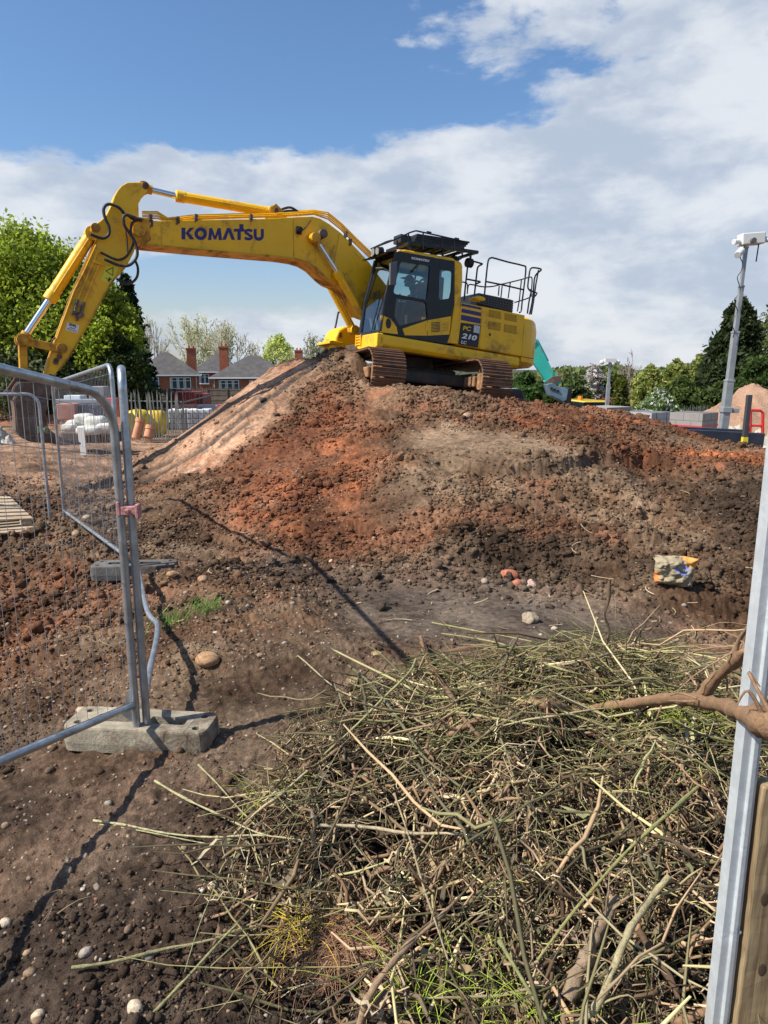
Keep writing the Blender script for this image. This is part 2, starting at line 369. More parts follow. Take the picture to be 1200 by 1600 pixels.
FACE = gpoly([(345, 735), (430, 668), (500, 600), (545, 640), (590, 700), (575, 790), (560, 845), (500, 840), (420, 800), (360, 780)])
FACE2 = gpoly([(640, 720), (720, 725), (760, 760), (700, 830), (630, 850), (600, 800)])
MARKL = gpoly([(218, 752), (262, 735), (320, 700), (370, 660), (420, 622), (465, 588), (492, 572)])
def _pdist(x, y, pl):
    dm = np.full(x.shape, 1e9)
    for (x0, y0), (x1, y1) in zip(pl[:-1], pl[1:]):
        t = np.clip(((x - x0) * (x1 - x0) + (y - y0) * (y1 - y0)) / ((x1 - x0) ** 2 + (y1 - y0) ** 2 + 1e-9), 0, 1); dm = np.minimum(dm, np.hypot(x - x0 - t * (x1 - x0), y - y0 - t * (y1 - y0)))
    return dm
def masks(x, y):
    m = {}
    m['ramp'] = inpoly(x, y, RAMP, .14, .30, 11); m['mark'] = np.clip((.13 - _pdist(x + .05 * fbm(x * 3, y * 3, 3, 15), y, MARKL)) / .07, 0, 1) + .55 * np.clip((.10 - np.abs(_pdist(x, y, MARKL) - .34)) / .05, 0, 1) * (fbm(x * 1.5, y * 1.5, 2, 17) > .05)
    m['ledge'] = inpoly(x, y, LEDGE, .3, .35, 21); m['pad'] = inpoly(x, y, PAD, .5, .4, 31)
    m['red'] = np.maximum.reduce([inpoly(x, y, REDA, .5, .6, 41), inpoly(x, y, REDB, .4, .6, 51), inpoly(x, y, REDC, .3, .25, 55) * 1.0, inpoly(x, y, REDD, .3, .4, 61) * .55, inpoly(x, y, REDE, .3, .3, 65) * .6])
    m['tan'] = np.maximum(inpoly(x, y, FGTAN, .3, .25, 71) * .55, inpoly(x, y, FARTAN, 1.2, 1.2, 75) * .8)
    m['face'] = np.maximum(inpoly(x, y, FACE, .4, .4, 95), inpoly(x, y, FACE2, .5, .5, 97) * .8)
    m['near'] = np.clip((4.6 - y + .6 * fbm(x * .8, y * .8, 3, 91)) / 2.2, 0, 1) * np.clip((x + 3.2) / 1.0, 0, 1)
    return m
def _edge(pp): e = sorted(tuple(G(*q)[:2]) for q in pp); return np.array([a for a, b in e]), np.array([b for a, b in e])
def cutbank(x, y, E, A, L, w=.13, warp=.16, sd=1):
    ex, ey = E; d = np.interp(x, ex, ey) + warp * fbm(x * 2.2 + sd, x * 0 + sd, 3, 700 + sd) + .10 * fbm(x * 6, y * 7, 4, 710 + sd) - y
    win = np.clip((x - ex[0]) / .5, 0, 1) * np.clip((ex[-1] - x) / .5, 0, 1) * np.clip(.75 + .9 * fbm(x * 1.3, y * 0, 3, 720 + sd), .1, 1.3)
    t = np.clip(d / w, 0, 1); return A * win * t * t * (3 - 2 * t) * np.exp(-np.maximum(d - w, 0) / L)
def h1(x, y, m, r):                                       # detailed height
    z = hb(x, y)
    smooth = np.maximum.reduce([m['ramp'], m['ledge'] * .9, m['pad'] * .93])
    loose = 1 - smooth
    nearflat = np.clip((5.2 - y) / 1.2, 0, 1)
    mid = loose * (1 - .55 * m['face']) * (1 - .8 * nearflat) * np.clip((26 - y) / 8, .15, 1)
    z = z + mid * (.10 * fbm(x * .9, y * .9, 4, 101) + .05 * fbm(x * 3.1, y * 3.1, 4, 111))
    ridge = 1 - np.abs(fbm(x * .8 + 3, y * .8, 4, 121)) * 2.4
    z = z + mid * .05 * np.clip(ridge, 0, 1)
    sc = fbm(x * .55 + 7, y * .55, 3, 123); z = z - mid * .22 * np.clip(sc - .25, 0, .5) + mid * .07 * np.tanh(fbm(x * .7 + 2, y * 1.5, 4, 125) * 9) * np.clip((11.5 - y) / 3, .25, 1)
    z = z + loose * (.022 * fbm(x * 9, y * 9, 4, 131) + .01 * fbm(x * 28, y * 28, 3, 141) * np.clip(12 / np.maximum(r, 1), 0, 1))
    patch = np.clip(fbm(x * 1.1, y * 1.1, 3, 151) * 1.5 + .55, 0.1, 1)
    z = z + mid * (patch ** 2 * (.9 * clods(x, y, .30, 201, .12) + .9 * clods(x, y, .17, 211, .28)) + patch * .85 * clods(x, y, .085, 221, .6) + .75 * clods(x, y, .045, 231, .8) * (r < 15) + .022 * np.clip((r - 3) / 8, .3, 1) * np.abs(fbm(x * 16, y * 16, 3, 237)) + .012 * fbm(x * 45, y * 45, 2, 239))
    patch2 = np.clip(fbm(x * 1.7, y * 1.7, 3, 161) * 1.6 + .35, 0.06, 1)
    z = z + nearflat * loose * patch2 * (.45 * clods(x, y, .11, 241, .4) + .55 * clods(x, y, .05, 251, .6) + .6 * clods(x, y, .024, 261, .7))
    lf = inpoly(x, y, LEFTCLODS, .35, .4, 81)
    z = z + lf * (.8 * clods(x, y, .22, 271, .45) + .7 * clods(x, y, .11, 281, .7) + .03 * np.abs(fbm(x * 5, y * 5, 4, 291)))
    z = z + m['pad'] * (.012 * fbm(x * 2.2, y * 2.2, 5, 171) + .35 * clods(x, y, .07, 301, .10) * (fbm(x, y, 2, 181) > -.1))
    for bx_, by_, bs_, ba_ in ((BERM.x, BERM.y, .45, .42), (BERM2.x, BERM2.y, .35, .25)): z = z + ba_ * np.exp(-((x - bx_) ** 2 + (y - by_) ** 2) / bs_ ** 2)
    for E_, A_, L_, sd_ in EDGES: z = z - cutbank(x, y, E_, A_, L_, sd=sd_)
    # compacted ramp: steps where the bucket has pressed lifts of soil, and a shallow groove along it, coloured darker
    stepn = (x * .72 + y * .25) * 2.1 + .4 * fbm(x * 1.2, y * 1.2, 3, 311)
    st = stepn - np.floor(stepn)
    z = z + m['ramp'] * (.035 * (st ** 3) * np.clip(.5 + 2 * fbm(x, y, 2, 318), 0, 1) + .015 * fbm(x * 5, y * 5, 4, 321)) - m['ramp'] * m['mark'] * .05 + m['ledge'] * .012 * fbm(x * 7, y * 7, 4, 331)
    z = z - .16 * np.exp(-((inpoly(x, y, HOLE, .25, .2, 85) - 1) / .35) ** 2) * (inpoly(x, y, HOLE, .25, .2, 85) > 0)
    return z
BERM = P(541, 585, 15.9); BERM2 = P(560, 592, 15.2)
FACEO = gpoly([(520, 700), (575, 660), (590, 700), (580, 760), (560, 830), (530, 800)])
EDGES = [(_edge([(645, 712), (700, 718), (780, 725), (870, 719), (930, 708), (1000, 712), (1060, 722), (1130, 735)]), .24, 1.1, 1), (_edge([(880, 802), (950, 797), (1010, 780), (1060, 790), (1100, 800)]), .17, .45, 2), (_edge([(700, 655), (760, 660), (850, 668), (960, 690)]), .10, .5, 3),
         (_edge([(20, 1085), (80, 1050), (120, 1030), (170, 1000)]), .10, .35, 4), (_edge([(60, 1005), (110, 985), (190, 960)]), .07, .3, 5), (_edge([(-100, 905), (20, 890), (90, 880)]), .12, .4, 6), (_edge([(470, 690), (520, 700), (570, 690)]), .08, .4, 7), (_edge([(300, 815), (380, 835), (440, 850)]), .06, .3, 8)]
LEFTCLODS = gpoly([(-120, 1160), (0, 1080), (60, 1040), (110, 990), (170, 1000), (150, 1050), (95, 1110), (50, 1180), (-60, 1240)])
HOLE = gpoly([(895, 797), (960, 792), (1010, 775), (1055, 790), (1020, 812), (960, 806), (900, 806)])

# one sheet: fine polar grid ahead, coarse behind and out to the horizon
th = np.concatenate([np.linspace(-math.pi, -.66, 60, endpoint=False), np.linspace(-.66, .66, 1000, endpoint=False), np.linspace(.66, math.pi, 61)[:-1]])
rr = np.concatenate([[.02, .4, .8, 1.1], np.exp(np.linspace(math.log(1.3), math.log(6.5), 470, endpoint=False)), np.exp(np.linspace(math.log(6.5), math.log(20), 430, endpoint=False)), np.exp(np.linspace(math.log(20), math.log(48), 70, endpoint=False)), np.exp(np.linspace(math.log(48), math.log(1500), 40))])
TH, RR = np.meshgrid(th, rr); GX = RR * np.sin(TH); GY = RR * np.cos(TH)
x = GX.ravel(); y = GY.ravel(); r = RR.ravel()
ing = (np.abs(x) < 23.9) & (y > -3.9) & (y < 39.9); act = (r < 48) & ing
z = np.empty(len(x)); z[~ing] = h0(x[~ing], y[~ing]); z[ing] = hb(x[ing], y[ing]); cols = np.zeros((len(x), 3), np.float32)
mm = masks(x[act], y[act]); z[act] = h1(x[act], y[act], mm, r[act])
# real soil colours, mixed by where each soil was tipped (linear rgb)
BROWN = np.array([.165, .092, .052]); DARK = np.array([.088, .056, .036]); GREY = np.array([.200, .135, .085]); RED = np.array([.205, .078, .038]); ORANGE = np.array([.36, .13, .055]); TAN = np.array([.50, .30, .19]); PADC = np.array([.145, .110, .083]); NEARC = np.array([.080, .060, .046])
def soilcol(x, y, m):
    n1 = fbm(x * .7, y * .7, 4, 401); n2 = fbm(x * 2.4, y * 2.4, 4, 411); n3 = fbm(x * 8, y * 8, 4, 421)
    def mx(a, b, t): return a + (b - a) * np.clip(t, 0, 1)[:, None]
    c = mx(np.tile(BROWN, (len(x), 1)), DARK[None], .5 + n1 * 1.3 + n2 * .7)
    c = mx(c, GREY[None], .25 + n2 * 1.2 - n1 * .8)
    c = mx(c, RED[None], np.clip((fbm(x * .5, y * .5, 4, 431) + .4 * n2 - .38) * 2.2, 0, .5) * (y > 4.6) * np.clip(1 - m['near'], 0, 1))
    rm = m['red'] * np.clip(.62 + n2 * 1.3 + n1 * .9, 0.0, 1)
    fr = inpoly(x, y, FACE, .4, .4, 95); c = mx(c, RED[None], np.maximum(rm, fr * np.clip(1.0 + n2 * .7, 0, 1))); c = mx(c, ORANGE[None], inpoly(x, y, FACEO, .35, .4, 96) * np.clip(.6 + n2 * 1.2, 0, 1)); c = mx(c, ORANGE[None], m['red'] * np.clip(n1 * 1.6 + n3 * .6 - .22, 0, .8))
    dk = m['near'] * np.clip(.75 + n1 * .5, 0, 1); c = mx(c, NEARC[None], dk)
    c = mx(c, PADC[None], m['pad'] * .95); c = mx(c, (GREY * 1.15)[None], m['ledge'] * .9)
    c = mx(c, TAN[None], np.clip(m['ramp'] * (.86 + .4 * n3) * (1 - m['red'] * 0), 0, 1)); c = mx(c, RED[None] * 1.2, m['ramp'] * np.clip(n2 * 2.2 + n1 * .6 - .12, 0, .6)); c = mx(c, BROWN[None] * 1.3, m['ramp'] * np.clip(-n1 * 1.6 - .05 + n3 * .5, 0, .7))
    c = mx(c, np.array([.075, .062, .055])[None], np.clip(m['mark'] * 1.3, 0, 1) * np.clip(.9 + n3, 0, 1))
    c = mx(c, (TAN * .62)[None], m['tan'] * np.clip(.7 + n2, 0, 1))
    n4 = fbm(x * 30, y * 30, 2, 441)
    n5 = fbm(x * 1.2 + 40, y * 1.2, 3, 451)
    return c * (np.clip(1 + .45 * n3 + .30 * n2 + .50 * n4, .3, 1.9) * np.clip(.93 + .55 * n5, .55, 1.3))[:, None]
cols[act] = soilcol(x[act], y[act], mm); cols[~act] = (BROWN * 1.0)
farg = r > 44; cols[farg] = np.array([.06, .07, .035])
idx = np.arange(len(rr) * len(th)).reshape(len(rr), len(th)); nx = np.roll(idx, -1, axis=1)
F = np.stack([idx[:-1], idx[1:], nx[1:], nx[:-1]], -1).reshape(-1, 4)[:, ::-1]
def soil_mat(name, bump=.6):
    m = bpy.data.materials.new(name); m.use_nodes = True; t = m.node_tree; t.nodes.clear(); b = NB(t)
    o = b.node('ShaderNodeOutputMaterial'); p = b.node('ShaderNodeBsdfPrincipled'); t.links.new(p.outputs[0], o.inputs[0])
    a = b.node('ShaderNodeAttribute', attribute_name='soil'); c = b.node('ShaderNodeTexCoord').outputs['Object']
    n1 = b.noise(c, 22, 8, .7); n2 = b.noise(c, 130, 4, .7)
    k = b.m('MAXIMUM', b.m('ADD', b.m('MULTIPLY', b.m('SUBTRACT', n1, .5), 2.0), b.m('ADD', b.m('MULTIPLY', b.m('SUBTRACT', n2, .5), 1.6), 1.0)), .15)
    kk = b.node('ShaderNodeCombineColor'); [b.put(kk.inputs[i], k) for i in range(3)]
    col = b.mix(1.0, a.outputs[0], kk.outputs[0], 'MULTIPLY')
    peb = b.sstep(b.noise(c, 60, 2, .5), .70, .76); col = b.mix(b.m('MULTIPLY', peb, .6), col, (.30, .20, .13))
    t.links.new(col, p.inputs['Base Color']); p.inputs['Roughness'].default_value = .95; p.inputs['Specular IOR Level'].default_value = .15
    bn = b.node('ShaderNodeBump'); bn.inputs['Strength'].default_value = bump; bn.inputs['Distance'].default_value = .02
    hh = b.m('ADD', b.noise(c, 38, 7, .75), b.m('MULTIPLY', b.noise(c, 150, 3, .7), .5)); t.links.new(hh, bn.inputs['Height']); t.links.new(bn.outputs[0], p.inputs['Normal'])
    return m
SOIL = soil_mat('loose_soil', 1.0)
V = np.stack([x, y, z], -1)
gnd = npmesh('ground', V, F, SOIL, smooth=True, attrs={'soil': cols}); tag(gnd, kind='structure')
def hd(xs, ys):                                           # detailed height at scattered points
    xs = np.asarray(xs, float); ys = np.asarray(ys, float); m_ = masks(xs, ys); return h1(xs, ys, m_, np.hypot(xs, ys)), m_
def gz(x_, y_): return float(hd(np.array([x_]), np.array([y_]))[0][0])

# loose clods and pebbles scattered as real lumps
def ico():
    t = (1 + 5 ** .5) / 2
    v = np.array([(-1, t, 0), (1, t, 0), (-1, -t, 0), (1, -t, 0), (0, -1, t), (0, 1, t), (0, -1, -t), (0, 1, -t), (t, 0, -1), (t, 0, 1), (-t, 0, -1), (-t, 0, 1)], float); v /= np.linalg.norm(v[0])
    f = [(0, 11, 5), (0, 5, 1), (0, 1, 7), (0, 7, 10), (0, 10, 11), (1, 5, 9), (5, 11, 4), (11, 10, 2), (10, 7, 6), (7, 1, 8), (3, 9, 4), (3, 4, 2), (3, 2, 6), (3, 6, 8), (3, 8, 9), (4, 9, 5), (2, 4, 11), (6, 2, 10), (8, 6, 7), (9, 8, 1)]
    return v, f
def subdiv(v, f):
    v = [tuple(q) for q in v]; c = {}; nf = []
    def mid(a, b):
        k = (min(a, b), max(a, b))
        if k not in c:
            p = np.array(v[a]) + np.array(v[b]); p /= np.linalg.norm(p); v.append(tuple(p)); c[k] = len(v) - 1
        return c[k]
    for a, b, d in f:
        ab, bd, da = mid(a, b), mid(b, d), mid(d, a); nf += [(a, ab, da), (b, bd, ab), (d, da, bd), (ab, bd, da)]
    return np.array(v), nf
IC0 = ico(); IC1 = subdiv(*IC0); IC2 = subdiv(*IC1)
def lumps(name, xs, ys, zs, rad, base, rng, flat=(.5, .95), rough=.25, cols=None, m=None, sink=.3, smooth=False, **tg):
    v0 = np.array(base[0]); f0 = np.array(base[1]); n = len(xs); nv = len(v0)
    var = 24; protos = []
    for k in range(var):
        q = v0 * (1 + rough * (rng.random((nv, 1)) - .5) * 2); q = q * np.array([1, .6 + .4 * rng.random(), flat[0] + (flat[1] - flat[0]) * rng.random()]); protos.append(q)
    protos = np.array(protos); ch = rng.integers(0, var, n); a = rng.random(n) * 6.283
    q = protos[ch] * rad[:, None, None]; ca = np.cos(a)[:, None]; sa = np.sin(a)[:, None]
    X_ = q[:, :, 0] * ca - q[:, :, 1] * sa + xs[:, None]; Y_ = q[:, :, 0] * sa + q[:, :, 1] * ca + ys[:, None]; Z_ = q[:, :, 2] + (zs + rad * (.55 - sink))[:, None]
    V_ = np.stack([X_, Y_, Z_], -1).reshape(-1, 3); F_ = (f0[None] + (np.arange(n) * nv)[:, None, None]).reshape(-1, 3)
    C_ = np.repeat(cols, nv, axis=0)
    return tag(npmesh(name, V_, F_, m, smooth=smooth, attrs={'soil': C_}), **tg)
rng = np.random.default_rng(5)
def polar_pts(n, r0, r1, t0=-.6, t1=.6):
    t = t0 + (t1 - t0) * rng.random(n); u = rng.random(n); rr_ = r0 * (r1 / r0) ** u
    return rr_ * np.sin(t), rr_ * np.cos(t)
def in_excl(x, y):                                        # keep lumps off the track beds
    d = np.stack([x - EX_LOC.x, y - EX_LOC.y], -1); l = Matrix.Rotation(-(R(-71)), 2); lx = d[:, 0] * l[0][0] + d[:, 1] * l[0][1]; ly = d[:, 0] * l[1][0] + d[:, 1] * l[1][1]
    return (np.abs(lx) < 2.4) & (np.abs(ly) < 1.7)
# clods on the mound
x_, y_ = polar_pts(70000, 5.6, 17.5); z_, m_ = hd(x_, y_)
pt = np.clip(fbm(x_ * .9, y_ * .9, 4, 151) * 1.6 + .55, .05, 1)
keep = (rng.random(len(x_)) < pt * (1 - .96 * np.maximum.reduce([m_['ramp'], m_['ledge'], m_['pad'] * 1.0]))) & ~in_excl(x_, y_)
x_, y_, z_ = x_[keep], y_[keep], z_[keep]; m_ = {k: v[keep] for k, v in m_.items()}
rad = .005 + .012 * rng.random(len(x_)) ** 3 + .0011 * np.hypot(x_, y_) + .05 * rng.random(len(x_)) ** 26
c_ = soilcol(x_, y_, m_) * (.75 + .5 * rng.random((len(x_), 1)))
lumps('soil_clods', x_, y_, z_, rad, IC1, rng, cols=c_, m=SOIL, rough=.42, label='loose crumbs and clods of red and brown soil strewn over the mound', cat='soil', kind='stuff')
# clods in the foreground
x_, y_ = polar_pts(34000, 1.6, 6.2); z_, m_ = hd(x_, y_)
pt = np.clip(fbm(x_ * 1.7, y_ * 1.7, 3, 161) * 1.8 + .25 + .6 * (x_ < -1.9) + .5 * (y_ < 2.3), .04, 1)
keep = (rng.random(len(x_)) < pt * (1 - .97 * m_['pad'])); x_, y_, z_ = x_[keep], y_[keep], z_[keep]; m_ = {k: v[keep] for k, v in m_.items()}
rad = .003 + .006 * rng.random(len(x_)) ** 3 + .020 * rng.random(len(x_)) ** 18 + .0008 * y_
c_ = soilcol(x_, y_, m_) * (.7 + .5 * rng.random((len(x_), 1)))
lumps('soil_crumbs', x_, y_, z_, rad, IC0, rng, cols=c_, m=SOIL, rough=.4, label='dark crumbly soil lying loose in front of the mound and under the brushwood', cat='soil', kind='stuff')
# pebbles everywhere
PEB = soil_mat('pebble_stone', .25)
x_, y_ = polar_pts(5600, 1.6, 13.5); x2, y2 = polar_pts(2600, 4.5, 11, -.52, -.05); x_ = np.concatenate([x_, x2]); y_ = np.concatenate([y_, y2])
z_, m_ = hd(x_, y_); keep = (rng.random(len(x_)) < (1 - .9 * np.maximum.reduce([m_['ramp'], m_['ledge'] * .6, m_['pad'] * .85]))) & ~in_excl(x_, y_)
x_, y_, z_ = x_[keep], y_[keep], z_[keep]
rad = .0025 + .006 * rng.random(len(x_)) ** 2.5 + .0010 * y_ + .018 * rng.random(len(x_)) ** 24
pal = np.array([(.34, .23, .15), (.40, .29, .19), (.26, .17, .11), (.44, .35, .26), (.26, .13, .08), (.46, .39, .31)])
c_ = pal[rng.integers(0, 6, len(x_))] * .85 * (.5 + .5 * rng.random((len(x_), 1)))
lumps('pebbles', x_, y_, z_, rad, IC1, rng, flat=(.45, .8), rough=.13, cols=c_, m=PEB, sink=.5, smooth=True, label='small rounded tan and white pebbles scattered through the soil', cat='pebbles', kind='stuff')
# ------------------------------------------------------------------ the yellow excavator
YEL = mat('machine_yellow', (.90, .50, .010), .42, spec=.4, var=.06, vscale=.8, dirt=(.34, .18, .06), dirtamt=.32, dscale=2.4, bump=.05, bscale=60)
YELD = mat('muddy_yellow', (.66, .33, .015), .5, spec=.35, var=.1, vscale=1.5, dirt=(.16, .07, .035), dirtamt=.5, dscale=2.6, bump=.08, bscale=40)
BLK = mat('black_paint', (.012, .012, .014), .38, spec=.4, var=.3, vscale=5)
RUB = mat('hose_rubber', (.02, .02, .021), .55, dirt=(.14, .10, .07), dirtamt=.3, dscale=8)
STEEL = mat('worn_steel', (.20, .17, .145), .5, metal=.5, var=.3, vscale=3, dirt=(.15, .075, .045), dirtamt=.7, dscale=3, bump=.25, bscale=30)
CHROME = mat('chrome_rod', (.75, .76, .78), .14, metal=1.)
TRACKM = mat('track_steel', (.13, .085, .06), .55, metal=.3, var=.35, vscale=6, dirt=(.23, .11, .06), dirtamt=.7, dscale=5, bump=.3, bscale=40)
MUD = mat('caked_mud', (.30, .17, .09), .95, spec=.1, var=.4, vscale=6, bump=.8, bscale=22)
DARKST = mat('dark_frame_steel', (.030, .028, .027), .6, var=.3, vscale=4, dirt=(.13, .075, .045), dirtamt=.45, dscale=3)
BLUE = mat('logo_blue', (.022, .015, .13), .4)
WHITE = mat('decal_white', (.75, .75, .73), .5)
WARN = mat('warning_yellow', (.75, .70, .03), .5)
PIPEY = YEL
def glass_mat(name, col, a, rough=.03):
    m = bpy.data.materials.new(name); m.use_nodes = True; t = m.node_tree; t.nodes.clear(); b = NB(t)
    o = b.node('ShaderNodeOutputMaterial'); tr = b.node('ShaderNodeBsdfTransparent'); gl = b.node('ShaderNodeBsdfGlossy'); mx = b.node('ShaderNodeMixShader'); fr = b.node('ShaderNodeFresnel'); fr.inputs[0].default_value = 1.5
    tr.inputs[0].default_value = col + (1,); gl.inputs['Roughness'].default_value = rough; gl.inputs['Color'].default_value = (.9, .95, 1, 1)
    t.links.new(b.m('ADD', b.m('MULTIPLY', fr.outputs[0], .9), a), mx.inputs[0]); t.links.new(tr.outputs[0], mx.inputs[1]); t.links.new(gl.outputs[0], mx.inputs[2]); t.links.new(mx.outputs[0], o.inputs[0]); return m
GLASS = glass_mat('tinted_cab_glass', (.55, .70, .70), .03)
GLASSD = glass_mat('dark_lower_glass', (.30, .34, .34), .03)
EX = empty('excavator', EX_LOC, EXM.to_euler(), 'large yellow tracked excavator with raised boom on top of the soil mound', 'excavator')
def S(px, py, yl):                                        # local (x, z) where a line of sight meets the plane y = yl of the machine
    o = EXM.transposed() @ (EYE - EX_LOC); d = EXM.transposed() @ ray(px, py); t = (yl - o.y) / d.y; q = o + d * t; return (q.x, q.z)
def S3(px, py, yl): a = S(px, py, yl); return Vector((a[0], yl, a[1]))
def Sx(px, py, xl):                                       # local point in the plane x = xl
    o = EXM.transposed() @ (EYE - EX_LOC); d = EXM.transposed() @ ray(px, py); t = (xl - o.x) / d.x; return o + d * t
def Z1(x, y): return 560 + x / 6.667, 350 + y / 6.667     # readings off enlarged crops of the photograph
def Z2(x, y): return 700 + x / 7.5, 390 + y / 7.5
def Z3(x, y): return 500 + x / 6.667, 490 + y / 6.667
def Z6(x, y): return 130 + x / 7.5, 270 + y / 7.5
def Z5(x, y): return x / 7.27, 480 + y / 7.27
def side(pts, y, conv=Z1): return [S(*conv(*p), y) for p in pts]
HW = 1.40
# --- undercarriage
def track(sy):
    t = empty('track', (0, 0, 0)); t.parent = EX; t.rotation_euler = (0, 0, UC_YAW)
    r = .44; L = 1.83; zc = .47; cy = sy * 1.19; n = 49; per = 2 * (2 * L) + 2 * math.pi * r
    def path(s):
        s %= per
        if s < 2 * L: return Vector((-L + s, 0, zc + r)), Vector((1, 0, 0)), Vector((0, 0, 1))
        s -= 2 * L
        if s < math.pi * r:
            a = s / r; return Vector((L + r * math.sin(a), 0, zc + r * math.cos(a))), Vector((math.cos(a), 0, -math.sin(a))), Vector((math.sin(a), 0, math.cos(a)))
        s -= math.pi * r
        if s < 2 * L: return Vector((L - s, 0, zc - r)), Vector((-1, 0, 0)), Vector((0, 0, -1))
        s -= 2 * L; a = s / r; return Vector((-L - r * math.sin(a), 0, zc - r * math.cos(a))), Vector((-math.cos(a), 0, math.sin(a))), Vector((-math.sin(a), 0, -math.cos(a)))
    b = MB(); pitch = per / n
    for k in range(n):
        p, d, nn = path(k * pitch + .05); c = p + Vector((0, cy, 0))
        w = .70; yv = Vector((0, 1, 0)); M3 = Matrix((d, yv, nn)).transposed()
        b.box(c, (pitch * .93, w, .025), M3)
        for q in (-.38, -.02, .34): b.box(c + d * (q * pitch) + nn * .022, (.018, w, .034), M3)
        b.box(c - nn * .045, (pitch * .8, .2, .07), M3)
    b.build('track_shoes', TRACKM, t, bevel=.004, seg=1)
    f = MB(); f.prism([(-L + .25, .28), (-L + .1, .5), (-L + .3, .66), (L - .3, .66), (L - .1, .5), (L - .25, .28)], cy - .19, cy + .19); f.build('track_frame', DARKST, t, bevel=.02)
    for q, nm in ((-L, 'sprocket'), (L, 'idler')):
        w = MB(); w.cyl((q, cy - .1, zc), (q, cy + .1, zc), .36, 28); w.cyl((q, cy - .2, zc), (q, cy + .2, zc), .18, 18); w.build(nm, MUD if nm == 'idler' else DARKST, t, bevel=.01)
        g = MB(); 
        for s_ in (-1, 1): g.box((q - .35 * (1 if q > 0 else -1), cy + s_ * .24, zc), (.5, .06, .22))
        g.build('idler_bracket', MUD, t, bevel=.02)
    for k in range(7): w = MB(); xx = -L + .45 + k * .46; w.cyl((xx, cy - .17, .17), (xx, cy + .17, .17), .09, 14); w.build('roller', DARKST, t)
    return t
track(1); track(-1)
xf = MB(); xf.box((0, 0, .56), (1.5, 1.9, .36)); xf.box((.9, 0, .5), (.4, 2.1, .26)); xf.box((-.9, 0, .5), (.4, 2.1, .26)); o = xf.build('centre_frame', DARKST, EX, bevel=.05); o.rotation_euler = (0, 0, UC_YAW)
sr = MB(); sr.cyl((0, 0, .74), (0, 0, .98), .62, 40); sr.build('slew_ring', DARKST, EX, bevel=.01)
# --- upper frame: deck skirts, floor
Df = S(593, 520, HW); Db = S(593, 543, HW); Rb = S(811, 575.5, HW); Rt = S(814, 558, HW)
def deck(y0, y1):
    b = MB(); b.prism([Df, Rt, Rb, (Db[0] - .12, Db[1] - .005), (Db[0] + .0, Db[1] + .06)], y0, y1); return b
ds = MB()
for s in (1,):
    # rounded skirt along the cab side
    prof = [(HW - .30, 0.0), (HW - .06, .0), (HW, .07), (HW, .20), (HW - .02, .27), (HW - .3, .28)]
    xa, za = Db[0], Db[1]; xb, zb = Rb; za2 = Df[1]; zb2 = Rt[1]
    vs = []
    for (xx, z0_, z1_) in ((xa, za, za2), (xb, zb, zb2)):
        for (yy, zz) in prof: vs.append((xx, yy, z0_ + (z1_ - z0_) * zz / .28))
    n = len(prof); ds.add(vs, [tuple(range(n)), tuple(range(n, 2 * n))[::-1]] + [(i, (i + 1) % n, n + (i + 1) % n, n + i)[::-1] for i in range(n)])
ds.build('deck_skirt', YEL, EX, bevel=.02)
ds = MB(); ds.bar((Db[0] - .1, -HW + .1, (Db[1] + Df[1]) / 2), (Rb[0], -HW + .1, (Rb[1] + Rt[1]) / 2), .2, .26); ds.build('deck_skirt', YEL, EX, bevel=.02)
fl = MB(); fl.box(((Db[0] + Rb[0]) / 2 - .1, 0, 1.12), (Db[0] - Rb[0] - .35, 2 * HW - .7, .14)); fl.box((-.5, 0, 1.03), (2.8, .9, .14)); fl.build('floor_frame', DARKST, EX, bevel=.02)
un = MB(); un.box((-1.9, 0, 1.0), (1.2, 1.9, .12)); un.box((.9, 0.9, 1.02), (.9, .6, .1)); un.build('belly_plate', STEEL, EX, bevel=.01)
# front corner below the windscreen: step box with grille
xb_ = Df[0]
fb = MB(); fb.prism([(HW, Db[1] + .02), (HW, Df[1]), (.46, Df[1]), (.46, Db[1] + .08), (.60, Db[1] - .0), (HW - .1, Db[1] - .02)], xb_ - .1, xb_ + .05, 'x'); fb.build('front_panel', YEL, EX, bevel=.02)
gr = MB()
for k in range(4): gr.box((xb_ + .065, .62, Db[1] + .10 + k * .06), (.02, .22, .02))
gr.box((xb_ + .066, .52, Db[1] + .19), (.03, .025, .24)); gr.box((xb_ + .066, .73, Db[1] + .19), (.03, .025, .24)); gr.build('front_step_grille', YEL, EX)
# --- cab
CABW = .98; y1c = HW - .03; y0c = y1c - CABW
A_ = S(*Z1(232, 1120), y1c); B_ = S(*Z1(405, 268), y1c); C_ = S(*Z1(1010, 380), y1c); D_ = S(*Z1(1032, 1250), y1c)
mid_ = S(*Z1(285, 760), y1c)
ytop = .06
def cabpt(xz, yy): return Vector((xz[0], yy, xz[1]))
# floor and rear wall, roof
cb = MB(); cb.prism([(A_[0] - .02, A_[1] - .04), (A_[0] - .02, A_[1] + .03), (D_[0], A_[1] + .03), (D_[0], A_[1] - .04)], y0c, y1c - .02); cb.build('cab_floor', BLK, EX)
rf = MB(); xr0 = B_[0] + .0; rf.prism([(xr0 + .02, B_[1] - .07), (xr0 - .02, B_[1] + .0), (xr0 - .2, B_[1] + .045), (C_[0] + .05, C_[1] + .05), (C_[0] - .06, C_[1] + .0), (C_[0] - .06, C_[1] - .08)], y0c + .02, y1c - .02); rf.build('cab_roof', YEL, EX, bevel=.03, seg=3)
rfb = MB(); rfb.prism([(xr0 + .02, B_[1] - .14), (xr0 + .022, B_[1] - .06), (C_[0], C_[1] - .09), (C_[0], C_[1] - .16)], y0c + .03, y1c - .04); rfb.build('cab_headliner', BLK, EX)
